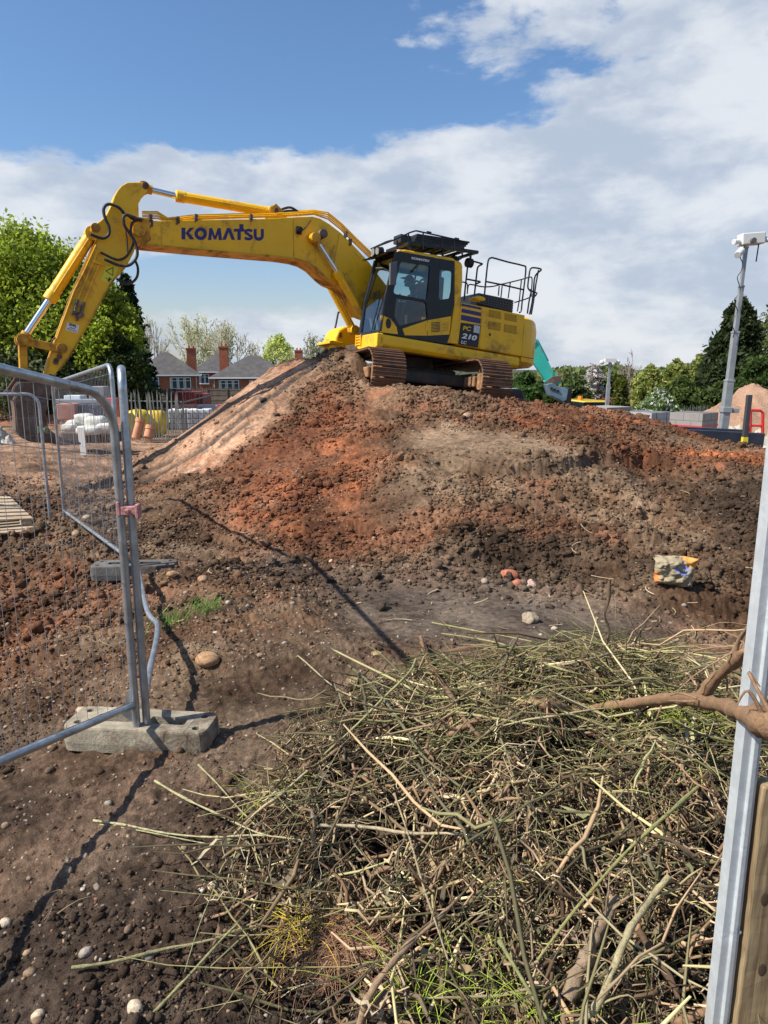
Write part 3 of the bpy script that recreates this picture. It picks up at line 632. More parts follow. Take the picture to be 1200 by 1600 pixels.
# side wall: black door frame with openings, built as bars round the windows
Wt = 0.05
def frame_wall(name, outer, holes, y0, y1, m):           # flat wall with polygon holes
    from mathutils.geometry import tessellate_polygon
    polys = [[Vector((a, b, 0)) for a, b in outer]] + [[Vector((a, b, 0)) for a, b in h] for h in holes]
    flat = [p for pl in polys for p in pl]; tri = tessellate_polygon(polys); b = MB(); n = len(flat)
    vs = [(p.x, y0, p.y) for p in flat] + [(p.x, y1, p.y) for p in flat]
    fs = []
    for a, c, d in tri:
        P_, Q_, R_ = flat[a], flat[c], flat[d]; ar = (Q_.x - P_.x) * (R_.y - P_.y) - (Q_.y - P_.y) * (R_.x - P_.x)
        if ar < 0: c, d = d, c
        fs.append((a, c, d)); fs.append((n + a, n + d, n + c))
    k = 0
    for pl in polys:
        for i in range(len(pl)):
            j = (i + 1) % len(pl); fs.append((k + i, k + j, n + k + j, n + k + i))
        k += len(pl)
    b.add(vs, fs); o = b.build(name, m, EX); bm_fix(o); return o
def bm_fix(o):
    import bmesh
    bm = bmesh.new(); bm.from_mesh(o.data); bmesh.ops.recalc_face_normals(bm, faces=bm.faces); bm.to_mesh(o.data); bm.free()
def rounded(pts, f=.18, n=4):
    out = []; N = len(pts)
    for i in range(N):
        p0, p1, p2 = Vector(pts[i - 1]), Vector(pts[i]), Vector(pts[(i + 1) % N]); a = p1 + (p0 - p1) * f; c = p1 + (p2 - p1) * f
        for k in range(n + 1):
            t = k / n; q = a * (1 - t) ** 2 + p1 * 2 * t * (1 - t) + c * t * t; out.append((q.x, q.y))
    return out
door_out = side([(245, 950), (290, 700), (345, 470), (385, 300), (420, 283), (790, 350), (790, 600), (735, 1000), (735, 1170), (440, 1165), (410, 1140), (395, 1060), (330, 985)], y1c)
win_up = rounded(side([(440, 390), (746, 436), (735, 600), (712, 790), (362, 725)], y1c), .10)
win_lo = rounded(side([(395, 765), (706, 815), (722, 985), (430, 1062), (375, 960)], y1c), .12)
dr = frame_wall('cab_door', door_out, [win_up, win_lo], y1c - Wt, y1c, BLK)
rear_out = side([(790, 352), (1005, 386), (1000, 820), (965, 965), (735, 1000), (790, 600)], y1c)
win_re = rounded(side([(848, 470), (982, 492), (972, 700), (955, 775), (838, 790)], y1c), .15)
frame_wall('cab_side_panel', rear_out, [win_re], y1c - Wt, y1c - .003, BLK)
gl = MB(); gl.prism(win_up, y1c - .03, y1c - .025); gl.build('door_window', GLASS, dr)
gl = MB(); gl.prism(win_lo, y1c - .03, y1c - .025); gl.build('door_window', GLASSD, dr)
gl = MB(); gl.prism(win_re, y1c - .03, y1c - .025); gl.build('side_window', GLASS, EX)
hd_ = MB(); hd_.bar(S3(*Z1(560, 500), y1c + .01), S3(*Z1(625, 420), y1c + .01), .02, .02); hd_.bar(S3(*Z1(620, 430), y1c - .1), S3(*Z1(560, 700), y1c - .1), .025, .03); hd_.build('window_bar', BLK, dr)
# yellow lower parts of the side
b = MB(); b.prism(side([(228, 1128), (245, 948), (330, 985), (370, 1030), (398, 1075), (412, 1150)], y1c), y1c - .06, y1c + .006); b.build('cab_corner_panel', YEL, EX, bevel=.006)
b = MB(); c0 = S3(*Z1(311, 1036), y1c); q_ = []
for k in range(24): q_.append(S(*Z1(311 + 27 * math.cos(k * math.pi / 12), 1036 + 54 * math.sin(k * math.pi / 12)), y1c))
b.prism(q_, y1c, y1c + .012); b.build('speaker_port', BLK, EX)
b = MB(); b.prism(side([(458, 1092), (715, 1004), (718, 1164), (484, 1160)], y1c), y1c - .03, y1c + .006); b.build('door_panel', YEL, dr, bevel=.005)
b = MB(); b.prism(side([(720, 1003), (966, 960), (946, 1152), (722, 1164)], y1c), y1c - .03, y1c + .006); lp = b.build('lower_side_panel', YEL, EX, bevel=.005)
b = MB()
for k in range(7): yy = 1022 + k * 15.5; b.prism(side([(757, yy + 6), (846, yy - 2), (846, yy + 5), (757, yy + 13)], y1c), y1c + .004, y1c + .012)
for k in range(6): yy = 1035 + k * 15.5; b.prism(side([(870, yy - 2), (935, yy - 9), (935, yy - 6), (870, yy + 1)], y1c), y1c + .004, y1c + .009)
b.build('louvre', BLK, lp)
b = MB(); b.prism(side([(700, 1030), (740, 1026), (738, 1115), (698, 1118)], y1c), y1c, y1c + .02); b.build('door_handle', YEL, dr, bevel=.006)
b = MB(); b.prism(side([(405, 1150), (484, 1160), (946, 1152), (925, 1242), (430, 1160)], y1c), y1c - .04, y1c + .002); b.build('cab_sill', BLK, EX)
b = MB(); b.prism(side([(228, 1128), (412, 1150), (925, 1242), (925, 1252), (400, 1165), (228, 1136)], y1c), y1c - .04, y1c + .008); b.build('sill_strip', BLK, EX)
# yellow rear pillar
pil = side([(1003, 384), (1040, 384), (1066, 402), (1082, 435), (1082, 600), (1062, 830), (1050, 1040), (1030, 1252), (925, 1240), (958, 1150), (985, 965), (1003, 820)], y1c)
b = MB(); b.prism(pil, y1c - .12, y1c + .012); b.build('cab_pillar', YEL, EX, bevel=.02, seg=3)
b = MB(); px_ = (pil[4][0]); b.prism([(C_[0] + .02, C_[1] - .05), (C_[0] - .06, C_[1] - .05), (D_[0] - .0, 2.2), (D_[0] + .02, 1.3), (D_[0] + .08, 1.3), (C_[0] + .04, 2.3)], y0c + .02, y0c + .12); b.build('cab_pillar', YEL, EX, bevel=.02)
b = MB(); xz = (C_[0] + D_[0]) / 2; b.box((xz + .05, (y0c + y1c) / 2, 1.6), (.05, CABW - .26, .6)); b.build('cab_rear_wall', BLK, EX)
# windscreen frame: near post and far post, header, sill; glass
n0 = Vector((A_[0], y1c - .02, A_[1])); n1 = Vector((B_[0] + .0, y1c - .04, B_[1] - .04))
f0 = Sx(564, 521, A_[0] + .02); f1 = Vector((B_[0] + .02, f0.y + .02, B_[1] - .05)); f0 = Vector((A_[0] + .02, max(f0.y, y0c), A_[1])); f1.y = f0.y + .02
nm_ = Vector((mid_[0] + .0, y1c - .02, mid_[1]))
b = MB(); b.tube([n0, nm_, n1], .035, 6); b.tube([f0, Vector((nm_.x + .03, f0.y, nm_.z)), f1], .04, 6); b.bar(n1, f1, .07, .09); b.bar(n0, f0, .06, .07); b.build('windscreen_frame', BLK, EX, bevel=.008)
b = MB(); b.quad(n0 + Vector((.01, 0, 0)), nm_ + Vector((.01, 0, 0)), Vector((nm_.x + .03, f0.y, nm_.z)), f0); b.quad(nm_ + Vector((.01, 0, 0)), n1, f1, Vector((nm_.x + .03, f0.y, nm_.z))); b.build('windscreen', glass_mat('windscreen_glass', (.75, .82, .80), .10), EX)
wp = MB(); wp.tube([n0 + Vector((.04, -.30, .02)), nm_ + Vector((.05, -.12, .0))], .012, 5); wp.build('wiper', BLK, EX)
# far side of the cab, mostly glass
fw = [(A_[0], A_[1]), (mid_[0], mid_[1]), (B_[0], B_[1] - .05), (C_[0], C_[1] - .05), (D_[0], 2.1), (D_[0], A_[1])]
hl = [(A_[0] - .1, A_[1] + .35), (mid_[0] - .1, mid_[1]), (B_[0] - .12, B_[1] - .22), (C_[0] + .15, C_[1] - .22), (D_[0] + .18, A_[1] + .75), (D_[0] + .15, A_[1] + .4)]
frame_wall('cab_far_side', fw, [rounded(hl, .1)], y0c, y0c + .04, BLK)
# sun visor and work lamps in front of the roof, mirror
vz = MB(); a0 = n1 + Vector((.0, .02, .02)); a1 = f1 + Vector((0, -.05, .02)); vz.quad(a0, a1, a1 + Vector((.34, 0, -.10)), a0 + Vector((.30, -.03, -.07))); vz.quad(a0 - Vector((0, 0, .015)), a0 + Vector((.30, -.03, -.085)), a1 + Vector((.34, 0, -.115)), a1 - Vector((0, 0, .015))); vz.build('sun_visor', BLK, EX)
for k in range(2):
    c = Sx(*Z1(205 + k * 45, 292 - k * 8), B_[0] + .12); b = MB(); b.cyl(c, c + Vector((.12, 0, -.02)), .085, 18); b.tube([c + Vector((.03, 0, -.08)), c + Vector((-.15, 0, -.16))], .015, 5); l = b.build('work_lamp', BLK, EX, bevel=.01)
    b = MB(); b.cyl(c + Vector((.121, 0, -.02)), c + Vector((.128, 0, -.021)), .07, 18); b.build('lens', mat('lamp_lens', (.6, .6, .62), .1, metal=.6), l)
b = MB(); mc = S3(*Z1(360, 515), HW + .12); b.prism([(mc.x - .07, mc.z - .22), (mc.x + .07, mc.z - .24), (mc.x + .09, mc.z + .18), (mc.x - .06, mc.z + .24)], mc.y - .02, mc.y + .04); b.tube([mc, mc + Vector((.22, -.05, .08)), mc + Vector((.26, -.25, .1))], .014, 6); b.build('mirror', mat('grey_plastic', (.10, .105, .11), .45), EX, bevel=.02)
# interior: seat, console, levers
b = MB(); s0 = S3(*Z1(640, 900), y1c - .5); b.box((s0.x - .1, s0.y, s0.z - .02), (.5, .5, .14)); b.box((s0.x - .36, s0.y, s0.z + .38), (.14, .48, .7)); b.box((s0.x - .38, s0.y, s0.z + .82), (.1, .26, .2)); b.build('operator_seat', BLK, EX, bevel=.04, seg=3)
for yy in (-.32, .32): b = MB(); b.box((s0.x + .12, s0.y + yy, s0.z + .10), (.42, .12, .14)); b.tube([(s0.x + .3, s0.y + yy, s0.z + .17), (s0.x + .34, s0.y + yy, s0.z + .34)], .02, 8); b.build('control_lever', mat('console_grey', (.16, .17, .17), .5), EX, bevel=.015)
b = MB(); b.box((A_[0] - .3, y0c + .16, A_[1] + .8), (.06, .22, .3)); b.tube([(A_[0] - .3, y0c + .14, A_[1] + .1), (A_[0] - .3, y0c + .14, A_[1] + .7)], .02, 6); b.build('monitor', BLK, EX, bevel=.01)
for yy in (.18, -.05): b = MB(); b.bar((A_[0] - .12, s0.y + yy, A_[1] + .05), (A_[0] - .05, s0.y + yy, A_[1] + .32), .09, .03); b.build('pedal', mat('console_grey'), EX)
b = MB(); b.tube([S3(*Z1(505, 950), y1c - .28), S3(*Z1(508, 1050), y1c - .28)], .05, 8); b.build('floor_sticker_box', mat('pale_plastic', (.45, .47, .45), .5), EX, bevel=.01)
# roof guard with rails and stacked plates
gx0, gz0 = S(*Z1(400, 235), .9); gx1, gz1 = S(*Z1(1130, 335), .9)
def RG(t, yy, up=0.): return Vector((gx0 + (gx1 - gx0) * t, yy, gz0 + (gz1 - gz0) * t + up))
b = MB()
b.bar(RG(.02, y1c - .04), RG(.98, y1c - .04), .06, .07); b.bar(RG(.02, y0c + .04), RG(.98, y0c + .04), .06, .07)
for t in (.03, .2, .4, .6, .8, .97): b.bar(RG(t, y0c), RG(t, y1c), .05, .06)
for t in (.06, .5, .9):
    for yy in (y0c + .08, y1c - .08): b.bar(RG(t, yy, -.16), RG(t, yy), .04, .04)
b.build('roof_guard', BLK, EX, bevel=.005)
b = MB()
for k in range(4): b.bar(RG(.10 + k * .02, (y0c + y1c) / 2, .07 + .05 * k), RG(.80 + k * .035, (y0c + y1c) / 2, .07 + .05 * k), CABW - .14 - .06 * k, .035)
b.box(RG(.05, .95, .13), (.25, .3, .16)); b.box(RG(.25, .8, .16), (.3, .5, .12)); b.build('louvre_plate', mat('charcoal_plate', (.02, .021, .024), .5, var=.3, vscale=5), EX, bevel=.006)
b = MB(); hr = [RG(-.03, y1c, .16), RG(.14, y1c, .36), RG(.9, y1c, .36), RG(1.02, y1c - .05, .30)]
hr = [S3(*Z1(375, 165), y1c), S3(*Z1(540, 88), y1c), S3(*Z1(600, 70), y1c), S3(*Z1(1010, 160), y1c), S3(*Z1(1140, 195), y1c - .05)]
b.tube(hr, .016, 7); h2 = [p + Vector((0, -CABW, 0)) for p in hr]; b.tube(h2, .016, 7); b.tube([hr[0], h2[0]], .016, 7); b.tube([hr[-1], h2[-1]], .016, 7)
for zx, zt, zb in ((405, 170, 265), (522, 100, 250), (675, 95, 260), (870, 135, 255), (995, 165, 290)): b.tube([S3(*Z1(zx, zt), y1c), S3(*Z1(zx, zb), y1c)], .015, 6)
b.box(S3(*Z1(735, 92), y1c), (.1, .04, .05)); b.box(S3(*Z1(1025, 158), y1c), (.1, .04, .05)); b.build('roof_rail', BLK, EX)
b = MB(); b.tube([S3(*Z1(1080, 290), .9), S3(*Z1(1080, 345), .9), S3(*Z1(1050, 370), .9)], .02, 7, smooth=4); b.ball(S3(*Z1(1005, 362), .9), .10, 12, (1.3, 1, .6)); b.build('beacon_bracket', BLK, EX)
# --- hood and counterweight
ht = [S(*Z2(155, 612), HW), S(*Z2(395, 662), HW), S(*Z2(620, 700), HW), S(*Z2(900, 765), HW)]; hbm = [S(*Z2(860, 1258), HW), S(*Z2(100, 1112), HW)]
b = MB(); b.prism(ht + hbm, -.2, HW - .02); b.box(((ht[0][0] + ht[3][0]) / 2, -.75, 1.6), (ht[0][0] - ht[3][0], 1.2, .75)); b.build('engine_hood', YEL, EX, bevel=.045, seg=3)
def sidepanel(name, pts, y, th, m, conv=Z2, bev=.006): b = MB(); b.prism(side(pts, y, conv), y - .02, y + th); return b.build(name, m, EX, bevel=bev)
d1 = sidepanel('hood_side_door', [(403, 668), (895, 770), (858, 1248), (368, 1158)], HW - .02, .014, YEL)
sidepanel('decal_panel', [(152, 622), (395, 668), (352, 1160), (108, 1108)], HW - .02, .012, YEL)
for q in ([(160, 632), (388, 678), (390, 706), (158, 658)], [(160, 690), (388, 738), (386, 782), (158, 735)], [(156, 762), (385, 808), (380, 870), (152, 824)]): sidepanel('blue_stripe', q, HW - .006, .005, BLUE, bev=0)
dec = sidepanel('number_decal', [(150, 856), (382, 886), (350, 1152), (118, 1110)], HW - .006, .006, BLK, bev=0)
RT = Vector(S3(720, 510, HW)) - Vector(S3(716, 510, HW)); rt_ = Vector((-1, 0, 0)); up_ = Vector((0, 0, 1))
yt = HW + .004
def sidetext(name, s, m, conv, p0, p1, ptop, y, bold=.03, shear=0., parent=None):
    a = S3(*conv(*p0), y); c = S3(*conv(*p1), y); t = S3(*conv(*ptop), y); r_ = (c - a); u_ = Vector((r_.z, 0, -r_.x)).normalized()
    if u_.z < 0: u_ = -u_
    return text(name, s, m, parent or EX, a, r_, u_, abs((t - a).dot(u_)), r_.length, bold, shear, .003)
GOLD = mat('decal_gold', (.80, .50, .03), .5)
sidetext('model_lettering', 'PC', GOLD, Z2, (172, 945), (268, 958), (172, 890), yt, .03, .15, dec)
sidetext('model_lettering', '210', WHITE, Z2, (158, 1038), (335, 1070), (165, 975), yt, .04, .2, dec)
sidetext('model_lettering', 'LC', WHITE, Z2, (152, 1100), (215, 1112), (155, 1062), yt, .03, .15, dec)
sidepanel('white_label', [(306, 884), (374, 896), (366, 984), (298, 970)], HW + .001, .004, mat('label_paper', (.55, .57, .6), .5, var=.25, vscale=30), bev=0)
slat = MB(); slv = MB()
for (q0, q1, q2, q3) in (((482, 700), (622, 726), (624, 812), (480, 784)), ((667, 740), (806, 768), (808, 848), (666, 820)), ((478, 834), (622, 856), (612, 952), (468, 925)), ((662, 870), (808, 892), (800, 988), (656, 960))):
    slat.prism(side([q0, q1, q2, q3], HW, Z2), HW - .012, HW - .003)
    for k in range(8):
        t0 = (k + .1) / 8; t1 = (k + .62) / 8
        L0 = (q0[0] + (q3[0] - q0[0]) * t0, q0[1] + (q3[1] - q0[1]) * t0); R0 = (q1[0] + (q2[0] - q1[0]) * t0, q1[1] + (q2[1] - q1[1]) * t0); R1 = (q1[0] + (q2[0] - q1[0]) * t1, q1[1] + (q2[1] - q1[1]) * t1); L1 = (q0[0] + (q3[0] - q0[0]) * t1, q0[1] + (q3[1] - q0[1]) * t1)
        slv.prism(side([L0, R0, R1, L1], HW, Z2), HW - .004, HW + .008)
slat.build('vent_opening', BLK, d1); slv.build('vent_slats', YEL, d1)
b = MB(); b.prism(side([(445, 965), (505, 978), (500, 1025), (440, 1012)], HW, Z2), HW - .01, HW + .003); b.mat(1); b.prism(side([(480, 980), (500, 984), (498, 1012), (478, 1008)], HW, Z2), HW, HW + .012); b.build('door_latch', [YEL, BLK], d1)
# counterweight: rounded plan
cw = MB(); xt0, zt0 = S(*Z2(905, 775), HW); zb0 = S(834, 575, 1.1)[1]; xe = S(836, 535, .95)[0]
plan = [(xt0, HW - .01), (xt0 - .22, HW - .02), (xt0 - .40, HW - .12), (xe + .06, HW - .38), (xe, .6), (xe - .03, 0), (xe, -.6), (xe + .06, -HW + .38), (xt0 - .40, -HW + .12), (xt0 - .22, -HW + .02), (xt0, -HW + .01)]
zc_ = [(zb0 + .0, .10), (zb0 + .07, .0), (zb0 + .25, -.01), (zt0 - .25, -.01), (zt0 - .06, .03), (zt0 - .005, .12)]
cpt = Vector((xt0, 0)); vs = []; fs = []; n = len(plan)
for z_l, ins in zc_:
    for (a, c) in plan:
        q = Vector((a, c)); d = Vector((xt0, 0)) - q; q = q + d.normalized() * ins if d.length > 0 else q; vs.append((min(q.x, xt0), q.y, z_l))
for i in range(len(zc_) - 1):
    for k in range(n): k2 = (k + 1) % n; fs.append((i * n + k, i * n + k2, (i + 1) * n + k2, (i + 1) * n + k)[::-1])
fs.append(tuple(range(n))); fs.append(tuple(range((len(zc_) - 1) * n, len(zc_) * n))[::-1]); cw.add(vs, fs); o = cw.build('counterweight', YEL, EX, smooth=35); bm_fix(o)
b = MB(); b.prism(side([(858, 1250), (1000, 1275), (1000, 1281), (858, 1256)], HW - .01, Z2), HW - .03, HW + .0); b.build('counterweight_seam', BLK, EX)
# engine cover with perforated black guard, exhaust
hz = ht[1][1]; x0e, z0e = S(*Z2(345, 600), .75); x1e, z1e = S(*Z2(765, 700), .75); zte = S(*Z2(345, 500), .75)[1]; zte2 = S(*Z2(760, 585), .75)[1]
b = MB(); b.prism([(x0e, z0e - .1), (x0e - .02, zte), (x1e + .05, zte2), (x1e, zte2 - .06), (x1e, z1e - .1)], .02, .745); b.build('engine_cover', BLK, EX, bevel=.03)
b = MB()
for i in range(12):
    t = (i + .5) / 12.5; xx = x0e + (x1e - x0e) * t; 
    b.bar((xx, .76, z0e + (z1e - z0e) * t - .05), (xx, .76, zte + (zte2 - zte) * t - .02), .03, .03, (0, 1, 0))
for j in range(5):
    s = j / 4; b.bar((x0e - .03, .762, z0e - .04 + (zte - z0e) * s), (x1e + .03, .762, z1e - .04 + (zte2 - z1e) * s), .025, .03)
b.build('guard_mesh', mat('guard_grey', (.05, .053, .056), .5), EX)
b = MB(); b.prism(side([(275, 572), (330, 545), (395, 560), (412, 590), (400, 608), (330, 600)], 1.0, Z2), .85, 1.1); b.build('hood_lamp_bracket', YEL, EX, bevel=.02)
# handrails
def rail(name, paths, r=.019):
    b = MB()
    for (pts, y, sm) in paths: b.tube([S3(*Z2(*p), y) if len(p) == 2 else S3(*Z2(p[0], p[1]), p[2]) for p in pts], r, 7, smooth=sm)
    return b.build(name, BLK, EX)
rail('handrail', [([(190, 600), (200, 470), (215, 330), (235, 170), (255, 135), (300, 138), (385, 162), (400, 172), (350, 205), (335, 300), (318, 450), (308, 545)], 1.2, 3), ([(215, 345), (340, 368), (380, 378), (330, 402)], 1.2, 2)])
rail('handrail', [([(428, 520), (440, 400), (455, 250), (472, 130), (500, 98), (540, 100), (700, 145), (880, 188), (912, 220), (895, 400), (870, 600), (858, 715), (835, 738)], 1.1, 3), ([(450, 375), (650, 415), (885, 470)], 1.1, 0)])
rail('handrail', [([(930, 750), (950, 600), (975, 480), (950, 470), (935, 430), (950, 300), (965, 230), (1000, 212), (1070, 222), (1092, 240), (1050, 275), (1015, 330), (1000, 480), (985, 620), (955, 760)], 1.15, 3), ([(955, 480), (1045, 512), (1000, 560)], 1.15, 2), ([(975, 760), (1000, 620), (1030, 400), (1060, 240)], 1.0, 0)])
rail('handrail', [([(225, 510), (240, 420), (280, 410), (400, 435), (520, 432), (600, 412), (720, 385), (880, 345), (950, 325), (985, 340), (975, 500), (960, 560), (780, 620)], -.9, 3), ([(600, 425), (590, 540)], -.9, 0), ([(635, 425), (620, 560)], -.9, 0), ([(730, 390), (705, 570)], -.9, 0), ([(860, 360), (835, 600), (812, 725)], -.9, 0)], .017)
rail('handrail', [([(150, 378), (200, 385), (228, 410), (225, 520)], .6, 2)], .015)
b = MB(); c = S3(*Z2(220, 150), 1.2); b.cyl(c, c + Vector((-.13, 0, 0)), .10, 16); b.build('rear_lamp', BLK, EX, bevel=.01)
# --- right front: fuel tank, tool box and step beyond the boom
yr = -.75
tk = [S(*Z3(165, 400), yr), S(*Z3(150, 330), yr), S(*Z3(165, 240), yr), S(*Z3(195, 170), yr), S(*Z3(250, 135), yr), S(*Z3(335, 120), yr), S(*Z3(420, 130), yr), S(*Z3(450, 410), yr)]
b = MB(); b.prism(tk, -HW, yr); b.build('tool_box', YEL, EX, bevel=.05, seg=3)
b = MB(); b.prism([S(*Z3(95, 285), yr), S(*Z3(130, 278), yr), S(*Z3(250, 305), yr), S(*Z3(180, 330), yr), S(*Z3(95, 310), yr)], -HW - .02, yr + .02); b.build('step', YEL, EX, bevel=.01)
b = MB()
for k in range(3): b.prism([S(*Z3(200 + k * -3, 205 + k * 18), yr), S(*Z3(230, 200 + k * 18), yr), S(*Z3(228, 210 + k * 18), yr), S(*Z3(197, 216 + k * 18), yr)], yr, yr + .01)
b.build('box_vent', BLK, EX)
b = MB(); b.tube([S3(*Z3(190, -10), -1.25), S3(*Z3(165, 120), -1.25), S3(*Z3(135, 240), -1.25), S3(*Z3(130, 268), -1.25), S3(*Z3(150, 275), -1.2)], .022, 7); b.tube([S3(540, 483, -1.25), S3(*Z3(190, -10), -1.25)], .022, 7); b.build('grab_rail', BLK, EX)
b = MB()
for k in range(4): b.bar(S3(*Z3(455 + k * 28, 360 + k * 6), .1), S3(*Z3(460 + k * 28, 415 - k * 6), .1), .03, .03)
b.bar(S3(*Z3(455, 412), .1), S3(*Z3(640, 390), .1), .05, .04); b.build('frame_steps', YEL, EX)
# body block between cab and tool box holding the boom foot
b = MB(); b.prism([(1.0, 1.15), (1.0, 1.5), (.6, 2.1), (-.1, 2.1), (-.4, 1.15)], -.42, -.36); b.prism([(1.0, 1.15), (1.0, 1.5), (.6, 2.1), (-.1, 2.1), (-.4, 1.15)], .22, .28); b.build('boom_bracket', YELD, EX, bevel=.01)
b = MB(); b.box((-.6, -.9, 1.7), (1.6, .95, .95)); b.build('tank_block', YEL, EX, bevel=.05)
# --- boom
BY = .24; BC = -.07
def bs(pts, y=BC + BY, conv=None): return [S(*(conv(*p) if conv else p), y) for p in pts]
top = [(219, 341), (238, 345), (300, 343.5), (360, 342.5), (413, 341.5), (467, 338.5), (488, 338), (500, 341), (515, 350), (533, 364), (556, 387), (577, 410), (590, 428)]
bot = [(565, 492), (551, 462), (535, 447), (518, 440), (508, 432), (493, 417), (480, 409), (467, 405), (450, 402), (433, 400), (380, 395.5), (327, 391), (270, 385.5), (222, 380.5), (213, 372), (211, 356)]
tl = bs(top); bl = bs(bot)
foot = [(.28, 2.10), (.05, 1.85), (.15, 1.62), (.45, 1.62)]
b = MB(); b.prism(tl + foot + bl, BC - BY, BC + BY); boom = b.build('boom', YEL, EX, bevel=.012)
# top and bottom flange plates stand a little proud
b = MB()
for i in range(len(bl) - 3):
    a, c = bl[i], bl[i + 1]; b.bar((a[0], BC, a[1] - .012), (c[0], BC, c[1] - .012), BY * 2 + .05, .03)
b.build('boom_flange', YELD, boom)
Z_B = lambda x, y: (200 + x / 3, 270 + y / 3)
def strokeq(pts, w_):
    pts = [Vector((p[0], p[1])) for p in pts]; L_, R_ = [], []
    for i, p in enumerate(pts):
        d = (pts[min(i + 1, len(pts) - 1)] - pts[max(i - 1, 0)]).normalized(); nrm = Vector((-d.y, d.x)) * w_ / 2; L_.append(p + nrm); R_.append(p - nrm)
    return [(L_[i], L_[i + 1], R_[i + 1], R_[i]) for i in range(len(pts) - 1)]
def arc_(cx, cy, rx, ry, a0, a1, n=10): return [(cx + rx * math.cos(R(a0 + (a1 - a0) * k / n)), cy + ry * math.sin(R(a0 + (a1 - a0) * k / n))) for k in range(n + 1)]
GLY = {'K': [[(0, 0), (.30, 0), (.30, 1), (0, 1)], [(.26, .46), (.56, .52), (1, 1), (.64, 1)], [(.30, .56), (.52, .66), (1.02, 0), (.66, 0)]],
       'O': strokeq(arc_(.5, .5, .37, .37, 0, 360, 24), .28),
       'M': [[(0, 0), (.24, 0), (.30, 1), (.10, 1)], [(.76, 0), (1, 0), (.90, 1), (.70, 1)], [(.12, 1), (.30, 1), (.58, .05), (.42, .05)], [(.88, 1), (.70, 1), (.42, .05), (.58, .05)]],
       'A': [[(-.04, 0), (.26, 0), (.62, 1), (.36, 1)], [(1.04, 0), (.74, 0), (.38, 1), (.64, 1)]],
       'T': [[(0, .74), (1, .74), (1, 1), (0, 1)], [(.34, 0), (.66, 0), (.66, .74), (.34, .74)]],
       'S': strokeq([(.90, .80)] + arc_(.52, .72, .36, .16, 50, 270, 10) + arc_(.50, .28, .36, .16, 90, -130, 10) + [(.08, .22)], .24),
       'U': strokeq([(.15, 1), (.15, .42)] + arc_(.5, .40, .35, .27, 180, 360, 10) + [(.85, .42), (.85, 1)], .29)}
for ch_, x0_, x1_, y0_, y1_ in (('K', 251, 311, 312, 257), ('O', 312, 370, 315, 256), ('M', 375, 441, 315, 259), ('A', 444, 500, 314, 259), ('T', 496, 546, 315, 262), ('S', 543, 587, 317, 262), ('U', 589, 637, 318, 263)):
    b = MB(); yy = BC + BY + .003
    for gi, pl in enumerate(GLY[ch_]):
        q = [S3(*Z_B(x0_ + (x1_ - x0_) * p[0], y0_ + (y1_ - y0_) * p[1]), yy + (gi * .0008 if len(GLY[ch_]) < 6 else 0)) for p in pl]; b.add(q, [(0, 1, 2, 3)])
    b.build('maker_lettering', BLUE, boom)
b = MB(); b.prism([S(*Z_B(*p), BC + BY) for p in ((522, 241), (541, 241), (541, 268), (522, 268))], BC + BY + .001, BC + BY + .004); b.build('maker_lettering', BLUE, boom)
sidetext('maker_lettering', "KOMATSU", WHITE, Z1, (553, 366), (737, 398), (557, 342), y1c + .004, .05, .1, EX)
# seam bands on the boom
for p, q in (((251.5, 346), (252.5, 383)), ((458, 341), (459, 402)), ((530, 364), (517, 436))): b = MB(); b.bar(S3(*p, BC + BY + .002), S3(*q, BC + BY + .002), .012, .008, (0, 1, 0)); b.build('boom_weld', YELD, boom)
# pipes along the boom top
b = MB()
for k, (off, yy) in enumerate(((-6, BC + .2), (-2.5, BC + .13), (1, BC + .2), (-9, BC + .05))):
    pts = [(222, 340 + off), (246, 340 + off), (262, 345.5 + off * .5), (300, 342 + off * .6), (413, 338.5 + off * .6), (467, 336 + off * .7), (490, 334 + off * .6), (512, 341 + off), (533, 358 + off), (556, 381 + off), (580, 404 + off)]
    b.tube([S3(p[0], p[1], yy) for p in pts], .016, 6)
b.build('boom_pipes', PIPEY, boom)
for p in ((236, 349), (277.5, 344), (306, 340), (392, 340), (547, 378), (540, 366), (235, 341)): b = MB(); c = S3(p[0], p[1], BC + .22); b.box(c, (.06, .08, .12)); b.box(c + Vector((.02, .03, -.06)), (.03, .04, .06)); b.build('pipe_clamp', STEEL, boom, bevel=.005)
b = MB()
for pts in ([(434, 330), (445, 325.5), (455, 324.5), (466, 331)], [(436, 333), (448, 330), (460, 330), (470, 334)]): b.tube([S3(p[0], p[1], BC + .05) for p in pts], .025, 8, smooth=4)
b.build('hydraulic_hose', RUB, boom)
b = MB(); c = S3(467, 360, BC + BY + .01); b.box(c, (.12, .05, .15)); b.tube([S3(466, 366, BC + BY + .03), S3(478, 355, BC + BY + .03), S3(486, 344, BC + BY + .03)], .012, 6); b.cyl(c + Vector((.0, .02, 0)), c + Vector((0, .09, 0)), .055, 14); b.build('boom_lamp', BLK, boom, bevel=.01)
# pins
def pin(pt, y0, y1, r, name, parent, m=STEEL): b = MB(); a = S3(*pt, (y0 + y1) / 2); b.cyl((a.x, y0, a.z), (a.x, y1, a.z), r, 22); return b.build(name, m, parent, bevel=.006)
